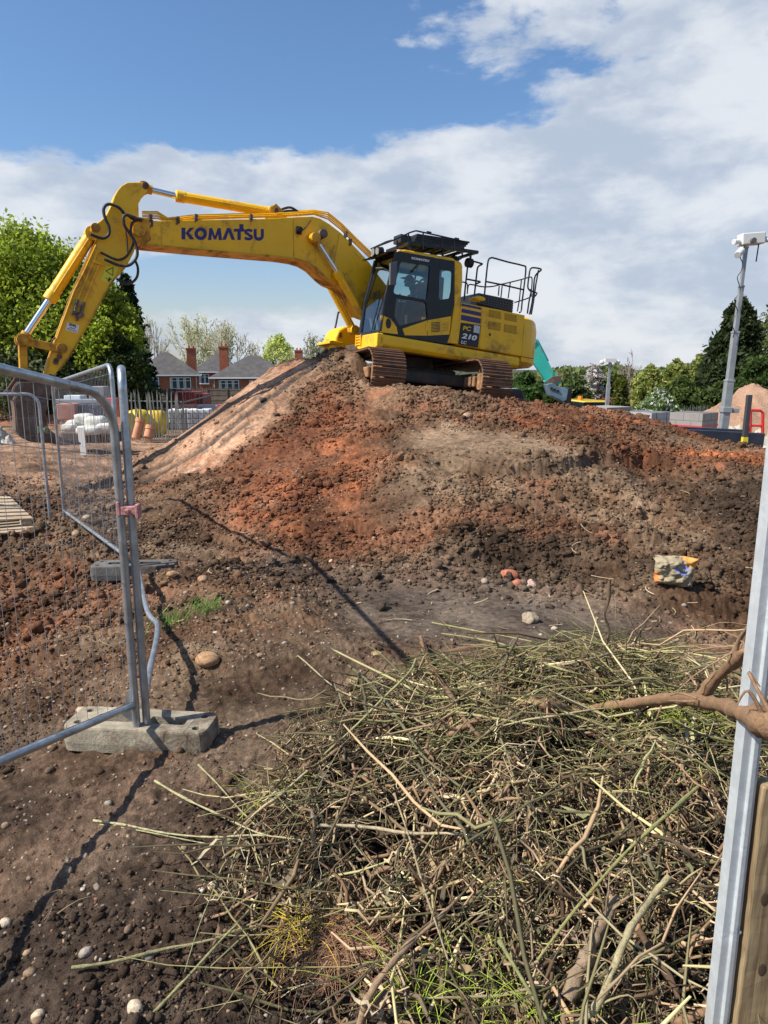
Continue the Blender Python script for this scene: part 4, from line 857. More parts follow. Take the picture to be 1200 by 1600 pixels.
# cylinders
def cylinder(p_rod, p_br, p_end, y, rb, rr, label=None, parent=EX, foot=None):
    a = S3(*p_rod, y); m_ = S3(*p_br, y); e = foot if foot is not None else S3(*p_end, y); d = (m_ - a); dd = (e - m_).normalized()
    c = empty('hydraulic_cylinder'); c.parent = parent
    b = MB(); b.cyl(m_, e, rb, 20); b.cyl(m_ - dd * .02, m_ + dd * .14, rb * 1.14, 20); b.cyl(e - dd * .08, e, rb * 1.1, 20); b.tube([m_ + dd * .1 + Vector((0, rb, 0)), e - dd * .1 + Vector((0, rb, 0))], .018, 6); b.cyl(e - Vector((0, rb * 1.2, 0)), e + Vector((0, rb * 1.2, 0)), rb * 1.2, 16); b.build('barrel', YEL, c, bevel=.004, smooth=40)
    b = MB(); b.cyl(a, m_, rr, 16); b.build('piston_rod', CHROME, c, smooth=40)
    b = MB(); b.cyl(a, a + (m_ - a).normalized() * .16, rr * 1.5, 14); b.cyl(a - Vector((0, rr * 1.7, 0)), a + Vector((0, rr * 1.7, 0)), rr * 2.0, 18); b.build('rod_eye', YELD, c, bevel=.006)
    return c
ft = (S3(563, 487, .33) + (S3(563, 487, .33) - S3(528, 428, .33)) * .42)
cylinder((491.7, 371.5), (526, 425), None, BC + .36, .085, .05, foot=Vector((ft.x, BC + .36, ft.z)))
cylinder((486, 384), (508, 432), None, BC - .36, .085, .05, foot=Vector((ft.x, BC - .36, ft.z)))
pin((491.7, 371.5), BC - .46, BC + .46, .09, 'boom_pin', boom)
cylinder((223.5, 294), (276.5, 306.5), (425, 332), BC, .095, .055)
b = MB(); b.prism([S(*p, BC) for p in ((416, 342), (420, 326), (428, 320), (436, 328), (446, 342))], BC - .12, BC - .09); b.prism([S(*p, BC) for p in ((416, 342), (420, 326), (428, 320), (436, 328), (446, 342))], BC + .09, BC + .12); b.build('cylinder_bracket', YELD, boom, bevel=.006)
pin((428, 331), BC - .15, BC + .15, .05, 'bracket_pin', boom)
# --- arm
AY = .17; ay = BC + AY
arm_pts = [(210, 284.5), (199, 285), (190, 290), (184, 297), (179, 306), (175, 318), (166, 336), (158, 344), (147, 352), (142, 355), (142, 361), (147, 368), (152, 373), (147.5, 382), (115, 455), (85, 537.5), (74, 569), (70, 588), (76, 594), (92, 578), (107, 560), (140, 502.5), (175, 440), (187, 428), (200, 412), (209, 395), (216, 375), (217, 350), (217, 335), (216.5, 318), (222, 308), (229, 301), (231, 294), (228, 288), (222, 285)]
b = MB(); b.prism([S(*p, ay) for p in arm_pts], BC - AY, BC + AY); arm = b.build('arm', YEL, EX, bevel=.012)
b = MB()
for i in range(0, len(arm_pts) - 1):
    if 12 <= i <= 16 or 19 <= i <= 23:
        a, c = S(*arm_pts[i], ay), S(*arm_pts[i + 1], ay); b.bar((a[0], BC, a[1]), (c[0], BC, c[1]), AY * 2 + .04, .025)
b.build('arm_flange', YELD, arm)
pin((212.5, 365), BC - .33, BC + .33, .11, 'arm_pivot', arm, YELD); pin((224, 294), BC - .2, BC + .2, .06, 'arm_pin', arm)
pin((147, 359), BC - .21, BC + .21, .08, 'arm_pin', arm, YELD)
b = MB(); fk = [(206, 345), (216, 339), (232, 343), (236, 350), (233, 358), (236, 375), (222, 383), (212, 378), (206, 368)]
b.prism([S(*p, BC + BY) for p in fk], BC + AY + .01, BC + BY + .03); b.prism([S(*p, BC + BY) for p in fk], BC - BY - .03, BC - AY - .01); b.build('boom_fork', YELD, boom, bevel=.01)
# bucket cylinder, links
cylinder((34.5, 532), (77.5, 468), (143, 366), BC, .105, .06)
b = MB()
for s in (-1, 1): b.bar(S3(34, 532, BC + s * .21), S3(94.5, 545.5, BC + s * .21), .05, .14, (0, 0, 1))
b.build('link_arm', YELD, EX, bevel=.01)
pin((34.3, 532), BC - .27, BC + .27, .10, 'link_pin', EX, YELD); pin((94.5, 545.5), BC - .27, BC + .27, .09, 'link_pin', EX, YELD)
b = MB(); b.bar(S3(34.5, 535, BC), S3(37, 588, BC), .26, .13, (1, 0, 0)); b.build('bucket_link', YELD, EX, bevel=.015)
b = MB()
for p in ((88, 563), (93, 557), (87, 566)): c = S3(*p, ay + .01); b.cyl(c, c + Vector((0, .02, 0)), .045, 14)
b.build('arm_boss', STEEL, arm)
# pipes, hoses and valves on the arm
b = MB()
b.tube([S3(*Z6(150, 845), ay + .03), S3(*Z6(100, 950), ay + .03), S3(*Z6(10, 1150), ay + .03), S3(115, 456, ay + .03), S3(88, 530, ay + .03)], .013, 6)
b.tube([S3(*Z6(240, 960), ay + .03), S3(*Z6(175, 925), ay + .03), S3(*Z6(145, 985), ay + .03), S3(*Z6(0, 1330), ay + .03), S3(121, 470, ay + .03)], .015, 6, smooth=3)
b.tube([S3(*Z6(190, 1080), ay + .03), S3(*Z6(80, 1340), ay + .03), S3(131, 473, ay + .03)], .015, 6)
b.bar(S3(*Z6(105, 1030), ay + .03), S3(*Z6(225, 1070), ay + .03), .03, .05); b.build('arm_pipes', PIPEY, arm)
b = MB()
for p, q in (((121, 468), (117, 487)), ((131, 472), (127, 490))): b.bar(S3(*p, ay + .03), S3(*q, ay + .04), .06, .05)
b.bar(S3(112, 487, ay + .04), S3(131, 493, ay + .04), .05, .05); b.bar(S3(122, 488, ay + .04), S3(120, 501, ay + .04), .05, .05)
for p in ((114, 490), (129, 476), (119, 474), (126, 494)): b.cyl(S3(*p, ay + .03), S3(*p, ay + .1), .03, 10)
b.build('shutoff_valve', STEEL, arm, bevel=.005)
def hose(pts, r=.028, y=None, conv=Z6):
    b = MB(); b.tube([S3(*conv(*p[:2]), (p[2] if len(p) > 2 else (y if y is not None else ay + .12))) for p in pts], r, 8, smooth=5); return b.build('hydraulic_hose', RUB, EX, smooth=60)
hose([(490, 490), (420, 410), (330, 370), (265, 380), (238, 440), (260, 540), (300, 630), (300, 720), (240, 765), (160, 750), (85, 718)])
hose([(640, 545), (560, 505), (500, 495), (470, 530), (485, 620), (540, 700), (600, 800), (632, 900), (625, 990), (560, 1070), (480, 1092), (380, 1070), (300, 1035), (245, 1010)], y=ay + .2)
hose([(690, 560), (610, 560), (570, 600), (560, 700), (590, 800), (560, 900), (500, 985), (420, 1020), (340, 1000), (250, 955), (200, 930)], .022, ay + .15)
hose([(530, 500), (580, 540), (680, 545)], .024, ay + .16)
hose([(600, 1010), (640, 1110), (630, 1220), (560, 1290), (460, 1285), (390, 1240)], .024, ay - .2)
hose([(490, 640), (510, 760), (520, 900), (515, 960)], .014, ay + .06)
hose([(260, 470), (285, 520), (310, 600), (320, 660)], .018, BC, Z5); hose([(580, 420), (600, 370), (630, 345)], .014, ay + .05, Z5)
b = MB(); b.prism([S(*Z6(*p), ay) for p in ((275, 1085), (415, 1110), (330, 1298), (205, 1255))], ay + .001, ay + .004); wsn = b.build('warning_sticker', WARN, arm)
b = MB(); tri = [Z6(350, 1110), Z6(265, 1150), Z6(348, 1205)]
for i in range(3): b.bar(S3(*tri[i], ay + .006), S3(*tri[(i + 1) % 3], ay + .006), .012, .003, (0, 1, 0))
b.prism([S(*Z6(*p), ay) for p in ((255, 1228), (285, 1236), (283, 1242), (253, 1234))], ay + .004, ay + .007); b.prism([S(*Z6(*p), ay) for p in ((300, 1225), (318, 1228), (310, 1280), (290, 1275))], ay + .004, ay + .007); b.prism([S(*Z6(*p), ay) for p in ((280, 1250), (335, 1240), (335, 1250), (280, 1262))], ay + .004, ay + .007); b.build('pictogram', BLK, wsn)
b = MB(); b.prism([S(*Z5(*p), ay) for p in ((765, 172), (902, 210), (880, 295), (742, 255))], ay + .001, ay + .004); lb = b.build('load_label', WHITE, arm)
sidetext('label_lettering', 'SWL', BLK, Z5, (783, 208), (868, 232), (790, 180), ay + .005, .05, 0, lb)
sidetext('label_lettering', 'when fit', BLK, Z5, (790, 235), (850, 251), (792, 222), ay + .005, .02, 0, lb)
sidetext('label_lettering', 'lifting equip', BLK, Z5, (762, 250), (870, 280), (765, 238), ay + .005, .02, 0, lb)
# quick coupler and bucket
b = MB()
for s in (-1, 1): b.prism([S(*p, BC + .18) for p in ((30, 583), (40, 581), (60, 592), (76, 588), (82, 597), (78, 606), (55, 606), (30, 598))], BC + s * .19 - .025, BC + s * .19 + .025)
b.build('quick_coupler', STEEL, EX, bevel=.01); pin((37, 588), BC - .26, BC + .26, .07, 'coupler_pin', EX); pin((68, 593), BC - .26, BC + .26, .06, 'coupler_pin', EX)
BW = .58; yb = BC + BW
outer = [Z5(*p) for p in ((215, 850), (170, 900), (150, 960), (185, 1010), (160, 1060), (175, 1130), (185, 1250), (190, 1400), (240, 1470), (320, 1510), (400, 1530), (560, 1532), (700, 1562), (860, 1550))]
inner = [Z5(*p) for p in ((800, 1520), (700, 1480), (620, 1435), (560, 1385), (525, 1310), (520, 1200), (550, 1080), (590, 960), (600, 900), (560, 850))]
b = MB()
for s in (-1, 1): b.prism([S(*p, yb) for p in outer + inner], BC + s * BW - .015, BC + s * BW + .015)
bk = b.build('bucket', STEEL, EX, bevel=.006)
b = MB(); oo = [S(*p, yb) for p in outer]
for i in range(len(oo) - 1):
    a, c = oo[i], oo[i + 1]; b.bar((a[0], BC, a[1]), (c[0], BC, c[1]), 2 * BW, .03, (0, 0, 1) if abs(c[0] - a[0]) > abs(c[1] - a[1]) else (1, 0, 0))
b.build('bucket_shell', STEEL, bk)
b = MB(); a = S(*Z5(860, 1550), yb); c = S(*Z5(915, 1548), yb); b.bar((a[0] + .05, BC, a[1]), (c[0], BC, c[1]), 2 * BW + .06, .04); b.build('cutting_edge', STEEL, bk, bevel=.008)
b = MB()
for s in (-.2, .2): b.prism([S(*p, BC) for p in (Z5(180, 760), Z5(150, 820), Z5(90, 910), Z5(20, 985), Z5(100, 1040), Z5(185, 1090), Z5(400, 1100), Z5(620, 900), Z5(640, 800), Z5(560, 760), Z5(400, 830), Z5(300, 750))], BC + s - .02, BC + s + .02)
b.build('bucket_ear', STEEL, bk, bevel=.008)
# --- operator
SKIN = mat('skin', (.45, .24, .16), .6); HIV = mat('orange_vest', (.85, .13, .02), .7); CLO = mat('dark_jacket', (.012, .014, .018), .85); TRO = mat('dark_trousers', (.02, .022, .025), .9); HAIR = mat('dark_cap', (.012, .011, .011), .8)
def skin_body(name, joints, edges, mt, parent=None, sub=2):
    me = bpy.data.meshes.new(name); me.from_pydata([j[0] for j in joints], edges, []); me.materials.append(mt)
    o = bpy.data.objects.new(name, me); COL.objects.link(o); s = o.modifiers.new('skin', 'SKIN')
    for i, j in enumerate(joints): me.skin_vertices[0].data[i].radius = (j[1], j[1] * (j[2] if len(j) > 2 else 1)); 
    me.skin_vertices[0].data[0].use_root = True; s.use_smooth_shade = True
    u = o.modifiers.new('sub', 'SUBSURF'); u.levels = sub; u.render_levels = sub
    if parent is not None: o.parent = parent
    return o
po = empty('person', EX_LOC, EXM.to_euler(), 'seated operator in dark jacket with orange braces and dark cap inside the cab', 'person')
hx, hz_ = S(*Z1(525, 600), y1c - .5); px0, pz0 = S(*Z1(600, 860), y1c - .5); ys = y1c - .5
sx = px0 - .12
J = [((sx, ys, pz0 + .02), .15), ((sx + .02, ys, pz0 + .22), .14), ((sx + .06, ys, pz0 + .42), .155), ((hx - .09, ys, hz_ - .16), .06), ((hx - .04, ys, hz_ - .06), .062),
     ((sx + .05, ys + .19, pz0 + .46), .062), ((sx + .10, ys + .25, pz0 + .22), .048), ((sx + .36, ys + .26, pz0 + .14), .036),
     ((sx + .05, ys - .19, pz0 + .46), .062), ((sx + .10, ys - .25, pz0 + .22), .048), ((sx + .36, ys - .26, pz0 + .14), .036),
     ((sx + .05, ys + .10, pz0 - .02), .09), ((sx + .46, ys + .14, pz0 + .02), .07), ((sx + .52, ys + .14, pz0 - .38), .05),
     ((sx + .05, ys - .10, pz0 - .02), .09), ((sx + .46, ys - .14, pz0 + .02), .07), ((sx + .52, ys - .14, pz0 - .38), .05)]
skin_body('body', J, [(0, 1), (1, 2), (2, 3), (3, 4), (2, 5), (5, 6), (6, 7), (2, 8), (8, 9), (9, 10), (0, 11), (11, 12), (12, 13), (0, 14), (14, 15), (15, 16)], CLO, po)
b = MB(); b.ball((hx, ys, hz_), .10, 16, (1, .82, 1.15)); b.ball((hx + .105, ys, hz_ - .02), .02, 8, (1, .7, 1.3)); b.ball((hx, ys + .08, hz_ - .01), .025, 8, (.7, .4, 1)); b.ball((hx + .085, ys + .03, hz_ + .02), .012, 6); b.ball((hx + .085, ys - .03, hz_ + .02), .012, 6); b.ball((hx + .06, ys, hz_ - .085), .045, 10, (1, .8, .6)); b.build('head', SKIN, po, smooth=70)
b = MB(); b.ball((hx - .012, ys, hz_ + .03), .112, 16, (1, .86, 1.0)); b.box((hx + .12, ys, hz_ + .055), (.11, .14, .012)); b.build('cap', HAIR, po, smooth=70)
b = MB()
for s in (-1, 1): b.tube([(sx + .19, ys + s * .09, pz0 + .12), (sx + .20, ys + s * .10, pz0 + .34), (sx + .08, ys + s * .12, pz0 + .56), (sx - .07, ys + s * .10, pz0 + .46)], .022, 6, smooth=4)
for q in (.30, .36): b.tube([(sx + .2, ys + .1, pz0 + q), (sx + .15, ys + .2, pz0 + q), (sx - .02, ys + .21, pz0 + q)], .018, 6, smooth=3)
b.build('vest_braces', HIV, po)
for s in (-1, 1):
    hc = Vector((sx + .39, ys + s * .26, pz0 + .15)); jj = [(tuple(hc), .028), (tuple(hc + Vector((.06, 0, .01))), .026)]; ee = [(0, 1)]
    for k in range(4):
        o0 = hc + Vector((.065, (k - 1.5) * .018, .012)); jj += [(tuple(o0), .010), (tuple(o0 + Vector((.03, 0, -.012))), .009), (tuple(o0 + Vector((.035, 0, -.04))), .008)]; n0_ = len(jj) - 3; ee += [(1, n0_), (n0_, n0_ + 1), (n0_ + 1, n0_ + 2)]
    jj += [(tuple(hc + Vector((.02, -s * .03, .0))), .011), (tuple(hc + Vector((.05, -s * .045, -.012))), .009)]; ee += [(0, len(jj) - 2), (len(jj) - 2, len(jj) - 1)]
    skin_body('hand', jj, ee, SKIN, po, 1)
# ------------------------------------------------------------------ temporary fence panels and their feet
GALV = mat('galvanised_tube', (.40, .43, .46), .36, metal=.75, var=.25, vscale=12, dirt=(.20, .13, .09), dirtamt=.22, dscale=9, bump=.05, bscale=80)
WIRE = mat('galvanised_wire', (.30, .31, .33), .45, metal=.6)
CONC = mat('weathered_rubber_foot', (.34, .295, .22), .95, spec=.2, var=.22, vscale=9, dirt=(.12, .085, .06), dirtamt=.5, dscale=5, bump=.35, bscale=60)
CONCD = mat('darker_rubber_foot', (.15, .145, .135), .95, spec=.2, var=.2, vscale=9, dirt=(.10, .07, .05), dirtamt=.5, dscale=5, bump=.35, bscale=60)
def panel(A, B, H, label, up=(0, 0, 1), rb=.14, foot=.12, nw=None, bulge=None, hi=True):
    A = Vector(A); B = Vector(B); up = Vector(up).normalized(); d = B - A; L = d.length; dn = d.normalized(); r = .021
    e = empty('mesh_fence', A, (0, 0, 0), label, 'mesh fence', 'temporary mesh fence panels'); Zr = Vector((0, 0, 0))
    def L_(s, t): return dn * s + up * t
    n = 6; arc1 = [L_(rb - rb * math.cos(k * math.pi / 2 / n), H - rb + rb * math.sin(k * math.pi / 2 / n)) for k in range(n + 1)]
    arc2 = [L_(L - rb + rb * math.sin(k * math.pi / 2 / n), H - rb + rb * math.cos(k * math.pi / 2 / n)) for k in range(n + 1)]
    b = MB(); b.tube([L_(0, -foot)] + arc1 + arc2 + [L_(L, -foot)], r, 12); fr = b.build('frame', GALV, e, smooth=50)
    side_ = dn.cross(up)
    bt = [L_(r, .10), L_(L - r, .10)]
    if bulge: bt = [L_(r, .10)] + [L_(q * L, .10 + t) + side_ * o for q, o, t in bulge] + [L_(L - r, .10)]
    b = MB(); b.tube(bt, .019, 10, smooth=5 if bulge else 0); b.build('bottom_rail', GALV, e, smooth=50)
    b = MB(); nv = int(L / .072); hs = [.12 + k * (H - .2) / 7 for k in range(8)]
    for k in range(1, nv):
        s = L * k / nv; jj = [random.uniform(-.006, .006) for _ in range(4)]
        b.tube([L_(s, .10), L_(s, H * .33) + side_ * jj[0], L_(s, H * .66) + side_ * jj[1], L_(s, H - .005)], .0014, 3, cap=False)
    for h in hs:
        b.tube([L_(.01, h), L_(L * .3, h + random.uniform(-.006, .006)) + side_ * random.uniform(-.015, .015), L_(L * .7, h + random.uniform(-.006, .006)) + side_ * random.uniform(-.015, .015), L_(L - .01, h)], .0016, 3, cap=False)
    b.build('wire_mesh', WIRE, e); return e
def foot_block(c, rot, m, label, L=.78, W=.24, Hh=.14):
    e = empty('ballast_block', c, (R(random.uniform(-2, 2)), R(random.uniform(-1, 1)), rot), label, 'fence block', 'rubber fence blocks')
    from mathutils.geometry import tessellate_polygon
    def rr_(cx, cy, w, h, rad, n=4):
        pts = []
        for (sx_, sy_, a0) in ((1, 1, 0), (-1, 1, 90), (-1, -1, 180), (1, -1, 270)):
            for k in range(n + 1): a = R(a0 + 90 * k / n); pts.append((cx + sx_ * (w / 2 - rad) + rad * math.cos(a), cy + sy_ * (h / 2 - rad) + rad * math.sin(a)))
        return pts
    outer = rr_(0, 0, L, W, .05); holes = []
    for sx_ in (-1, 1):
        holes.append(rr_(sx_ * L * .19, 0, L * .26, W * .34, .012, 2))
        for px_, py_ in ((.42, .28), (.42, -.28)): holes.append([(sx_ * L * px_ + .02 * math.cos(-t * math.pi / 5), W * py_ + .02 * math.sin(-t * math.pi / 5)) for t in range(10)])
        holes.append([(sx_ * .022 + .0 + .018 * math.cos(-t * math.pi / 5), .0 + .018 * math.sin(-t * math.pi / 5)) for t in range(10)])
    polys = [[Vector((a, b_, 0)) for a, b_ in p] for p in [outer] + holes]; tri = tessellate_polygon(polys); flat = [p for pl in polys for p in pl]
    b = MB(); n = len(outer)
    V_ = [(p.x, p.y, Hh) for p in flat]; Fs = []
    for a, c_, d in tri:
        P_, Q_, R_ = flat[a], flat[c_], flat[d]
        if (Q_.x - P_.x) * (R_.y - P_.y) - (Q_.y - P_.y) * (R_.x - P_.x) < 0: c_, d = d, c_
        Fs.append((a, c_, d))
    o0 = len(V_); V_ += [(p[0] * 1.015, p[1] * 1.03, Hh - .012) for p in outer]; o1 = len(V_); V_ += [(p[0] * 1.03, p[1] * 1.06, Hh * .35) for p in outer]; o2 = len(V_); V_ += [(p[0] * 1.01, p[1] * 1.03, 0) for p in outer]
    for i in range(n):
        j = (i + 1) % n; Fs += [(i, o0 + i, o0 + j, j), (o0 + i, o1 + i, o1 + j, o0 + j), (o1 + i, o2 + i, o2 + j, o1 + j)]
    k = n
    for h in holes:
        m0 = len(V_); V_ += [(p[0], p[1], Hh * .35) for p in h]
        for i in range(len(h)): j = (i + 1) % len(h); Fs.append((k + i, k + j, m0 + j, m0 + i))
        Fs.append(tuple(range(m0, m0 + len(h)))); k += len(h)
    b.add(V_, Fs); o = b.build('foot_body', m, e, bevel=.006); bm_fix(o)
    b = MB()
    for sx_ in (-1, 1): b.box((sx_ * (L / 2 + .005), 0, .075), (.03, .10, .05))
    b.build('lug', m, e, bevel=.012); return e
random.seed(3)
gB1 = G(224, 1160); gB2 = G(212, 900)
z1_ = gB1.z; z2_ = gB2.z
B1 = foot_block((gB1.x, gB1.y, z1_ - .005), R(-6), CONC, 'pale weathered fence foot block in the foreground under the two galvanised posts')
B2 = foot_block((gB2.x, gB2.y, z2_ - .01), R(4), CONCD, 'darker grey fence foot block further up the slope behind the galvanised posts')
def onz(px, py, zz):                                      # point on the line of sight at height zz
    d = ray(px, py); return EYE + d * ((zz - EYE.z) / d.z)
a1 = onz(213, 1128, z1_ + .16); a3 = onz(229, 1126, z1_ + .15); b3 = onz(214, 886, z2_ + .14); b2 = onz(200, 884, z2_ + .14)
c0 = onz(0, 1242, a1.z + .10 + .16); dv = (c0 - onz(213, 1140, a1.z + .10)); dv.normalize(); 
topA = EYE + ray(184, 640) * (a1.y / ray(184, 640).y)
pA = panel(a1, a1 + dv * 3.4, 1.71, 'nearest mesh fence panel at the left edge, its bottom tube slanting out of the picture', up=(.0, 0, 1), rb=.17)
u3 = (P(191, 571, a3.y + .02) - a3).normalized()
pC = panel(a3, b3, 1.845, 'mesh fence panel seen almost edge-on running from the pale foot to the darker foot', up=(0, 0, 1), rb=.10, bulge=[(.12, .03, .0), (.35, .11, .02), (.5, .05, .0)])
l2 = P(101, 809, 9.9)
p2_ = panel(b2 + Vector((-.02, 0, 0)), Vector((l2.x, l2.y, l2.z)), 1.88, 'mesh fence panel behind the posts sloping down from the darker foot to the timber pallets', rb=.14)
l3 = P(80, 829, 9.65); l4 = l3 + Vector((-3.3, -.85, .0))
p3_ = panel(Vector((l3.x, l3.y, l3.z)), Vector((l4.x, l4.y, l4.z)), 1.88, 'farthest mesh fence panel at the left edge standing behind the timber pallets', rb=.16)
b = MB(); q = onz(206, 1120, a1.z + .02); b.prism([(a1.x - .01, a1.z + .0), (a1.x - .01, a1.z + .22), (a1.x - .075, a1.z + .05)], a1.y - .012, a1.y + .012); b.build('gusset_plate', GALV, None); o = bpy.data.objects['gusset_plate']; o.parent = pA; o.location = -Vector(pA.location)
PINK = mat('faded_pink_clip', (.42, .19, .18), .6, var=.5, vscale=40)
b = MB(); c = P(202, 797, a3.y - .03); b.box(c, (.10, .05, .045)); b.cyl(c + Vector((0, -.04, 0)), c + Vector((0, .05, 0)), .012, 8); b.box(c + Vector((-.045, 0, .01)), (.018, .055, .075)); b.box(c + Vector((.045, 0, -.005)), (.018, .055, .075)); o = b.build('fence_clip', PINK, bevel=.006); tag(o, 'faded pink plastic clip joining the two tall fence posts above the pale foot', 'clip')
b = MB(); c = P(67, 672, 9.75); b.box(c, (.12, .06, .05)); b.cyl(c + Vector((0, -.05, 0)), c + Vector((0, .05, 0)), .018, 8); b.box(c + Vector((-.05, 0, 0)), (.02, .07, .09)); b.box(c + Vector((.05, 0, 0)), (.02, .07, .09)); o = b.build('fence_clip', mat('weathered_clip', (.20, .24, .12), .5), bevel=.006); tag(o, 'dull green metal clip joining the two farther fence panels above the pallets', 'clip')
# ------------------------------------------------------------------ posts at the right edge
ZINC = mat('galvanised_post', (.60, .64, .66), .38, metal=.35, var=.12, vscale=14, bump=.08, bscale=50, dirt=(.30, .31, .31), dirtamt=.2, dscale=14)
WOODP = mat('weathered_post_timber', (.22, .145, .075), .8, spec=.2)
def wood_grain(m, c1, c2, axis=2, sc=(40, 40, 2.2)):
    t = m.node_tree; b = NB(t); p = [n for n in t.nodes if n.type == 'BSDF_PRINCIPLED'][0]; c = b.node('ShaderNodeTexCoord').outputs['Object']; mp = b.node('ShaderNodeMapping'); mp.inputs['Scale'].default_value = sc; t.links.new(c, mp.inputs[0])
    n = b.noise(mp.outputs[0], 1.0, 8, .65, .6); n2 = b.noise(c, 6, 5, .6)
    col = b.mix(b.sstep(n, .32, .66), c1, c2); col = b.mix(b.m('MULTIPLY', b.sstep(n2, .52, .75), .55), col, tuple(x * .45 for x in c1)); t.links.new(col, p.inputs['Base Color'])
    bn = b.node('ShaderNodeBump'); bn.inputs['Strength'].default_value = .5; bn.inputs['Distance'].default_value = .004; t.links.new(n, bn.inputs['Height']); t.links.new(bn.outputs[0], p.inputs['Normal'])
wood_grain(WOODP, (.15, .095, .05), (.40, .30, .17))
Yp = 1.50; q = P(1113, 1600, Yp); ps = empty('steel_post', (q.x, q.y, q.z - .35), (0, 0, R(4)), 'tall bright galvanised steel channel post at the right edge in front of the timber post', 'post')
b = MB(); Hp = 2.6; pr = [(0, 0), (0, .05), (.004, .05), (.004, .004), (.030, .004), (.034, -.008), (.046, -.008), (.050, .004), (.060, .004), (.060, .03), (.0635, .03), (.0635, 0), (.052, 0), (.048, -.012), (.032, -.012), (.028, 0)]
b.prism([(x_ * .70, y_ * .70) for x_, y_ in pr], 0, Hp, 'z'); o = b.build('channel', ZINC, ps, bevel=.0012, seg=2)
b = MB()
for zz in (.62, 1.28, 1.95): b.cyl((.040, -.0, zz), (.040, -.006, zz), .005, 8)
b.build('bolt', ZINC, ps)
pw = empty('timber_post', (q.x + .052, q.y - .012, q.z - .35), (0, 0, R(3)), 'rough weathered square timber post standing against the galvanised post', 'post')
b = MB(); rings = 26; W_ = .12; vs = []; 
random.seed(9)
for i in range(rings + 1):
    z_l = 1.02 * i / rings; jx = random.uniform(-.0015, .0015)
    for (cx_, cy_) in ((0, 0), (W_, 0), (W_, .045), (0, .045)): vs.append((cx_ + jx, cy_ + random.uniform(-.0015, .0015), z_l))
fs = [(0, 3, 2, 1), tuple(rings * 4 + k for k in range(4))]
for i in range(rings):
    for k in range(4): fs.append((i * 4 + k, i * 4 + (k + 1) % 4, (i + 1) * 4 + (k + 1) % 4, (i + 1) * 4 + k))
b.add(vs, fs); b.build('post_timber', WOODP, pw, bevel=.006)
for (kx, kz) in ((.035, .72), (.05, .52)): b = MB(); b.ball((kx, -.001, kz), .010, 10, (1, .12, 1.8)); b.build('knot', mat('dark_knot', (.07, .04, .02), .8), pw)

# ------------------------------------------------------------------ batch of curved stems as one mesh
def tubes_np(name, C, Rd, cols, m, sides=4, **tg):
    N, K, _ = C.shape; T = np.empty_like(C); T[:, 1:-1] = C[:, 2:] - C[:, :-2]; T[:, 0] = C[:, 1] - C[:, 0]; T[:, -1] = C[:, -1] - C[:, -2]; T /= np.linalg.norm(T, axis=2, keepdims=True) + 1e-9
    ref = np.tile(np.array([0, 0, 1.0]), (N, 1)); ref[np.abs(T[:, 0, 2]) > .9] = (1, 0, 0)
    a = np.cross(T, ref[:, None, :]); a /= np.linalg.norm(a, axis=2, keepdims=True) + 1e-9; b = np.cross(T, a)
    ang = np.arange(sides) * 2 * np.pi / sides
    V_ = C[:, :, None, :] + (a[:, :, None, :] * np.cos(ang)[None, None, :, None] + b[:, :, None, :] * np.sin(ang)[None, None, :, None]) * Rd[:, :, None, None]
    base = (np.arange(N) * K * sides)[:, None, None]; i = np.arange(K - 1)[None, :, None] * sides; k = np.arange(sides)[None, None, :]; k2 = (k + 1) % sides
    F_ = np.stack([base + i + k, base + i + k2, base + i + sides + k2, base + i + sides + k], -1).reshape(-1, 4)
    o = npmesh(name, V_.reshape(-1, 3), F_, m, smooth=sides > 4, attrs={'soil': np.repeat(cols, K * sides, axis=0)}); return tag(o, **tg)
def attr_mat(name, rough=.8, varsc=30, var=.5, translucent=0., bump=.2):
    m = bpy.data.materials.new(name); m.use_nodes = True; t = m.node_tree; t.nodes.clear(); b = NB(t)
    o = b.node('ShaderNodeOutputMaterial'); p = b.node('ShaderNodeBsdfPrincipled'); a = b.node('ShaderNodeAttribute', attribute_name='soil'); c = b.node('ShaderNodeTexCoord').outputs['Object']
    k = b.m('ADD', b.m('MULTIPLY', b.m('SUBTRACT', b.noise(c, varsc, 5, .65), .5), var * 2), 1.0); kk = b.node('ShaderNodeCombineColor'); [b.put(kk.inputs[i], k) for i in range(3)]
    col = b.mix(1.0, a.outputs[0], kk.outputs[0], 'MULTIPLY'); t.links.new(col, p.inputs['Base Color']); p.inputs['Roughness'].default_value = rough; p.inputs['Specular IOR Level'].default_value = .25
    if bump > .5:
        mp = b.node('ShaderNodeMapping'); mp.inputs['Scale'].default_value = (60, 60, 60); t.links.new(c, mp.inputs[0]); bn = b.node('ShaderNodeBump'); bn.inputs['Strength'].default_value = bump; bn.inputs['Distance'].default_value = .006
        h_ = b.m('ADD', b.noise(mp.outputs[0], 1.0, 8, .75, 1.5), b.m('MULTIPLY', b.noise(mp.outputs[0], 4.0, 4, .7), .5)); t.links.new(h_, bn.inputs['Height']); t.links.new(bn.outputs[0], p.inputs['Normal']); col2 = b.mix(b.sstep(h_, .42, .78), tuple((.10, .06, .035)), col); t.links.new(col2, p.inputs['Base Color'])
    if translucent:
        tr = b.node('ShaderNodeBsdfTranslucent'); t.links.new(col, tr.inputs[0]); mx = b.node('ShaderNodeMixShader'); mx.inputs[0].default_value = translucent; t.links.new(p.outputs[0], mx.inputs[1]); t.links.new(tr.outputs[0], mx.inputs[2]); t.links.new(mx.outputs[0], o.inputs[0])
    else: t.links.new(p.outputs[0], o.inputs[0])
    return m
STEMM = attr_mat('dry_stem', .75, 25, .35)
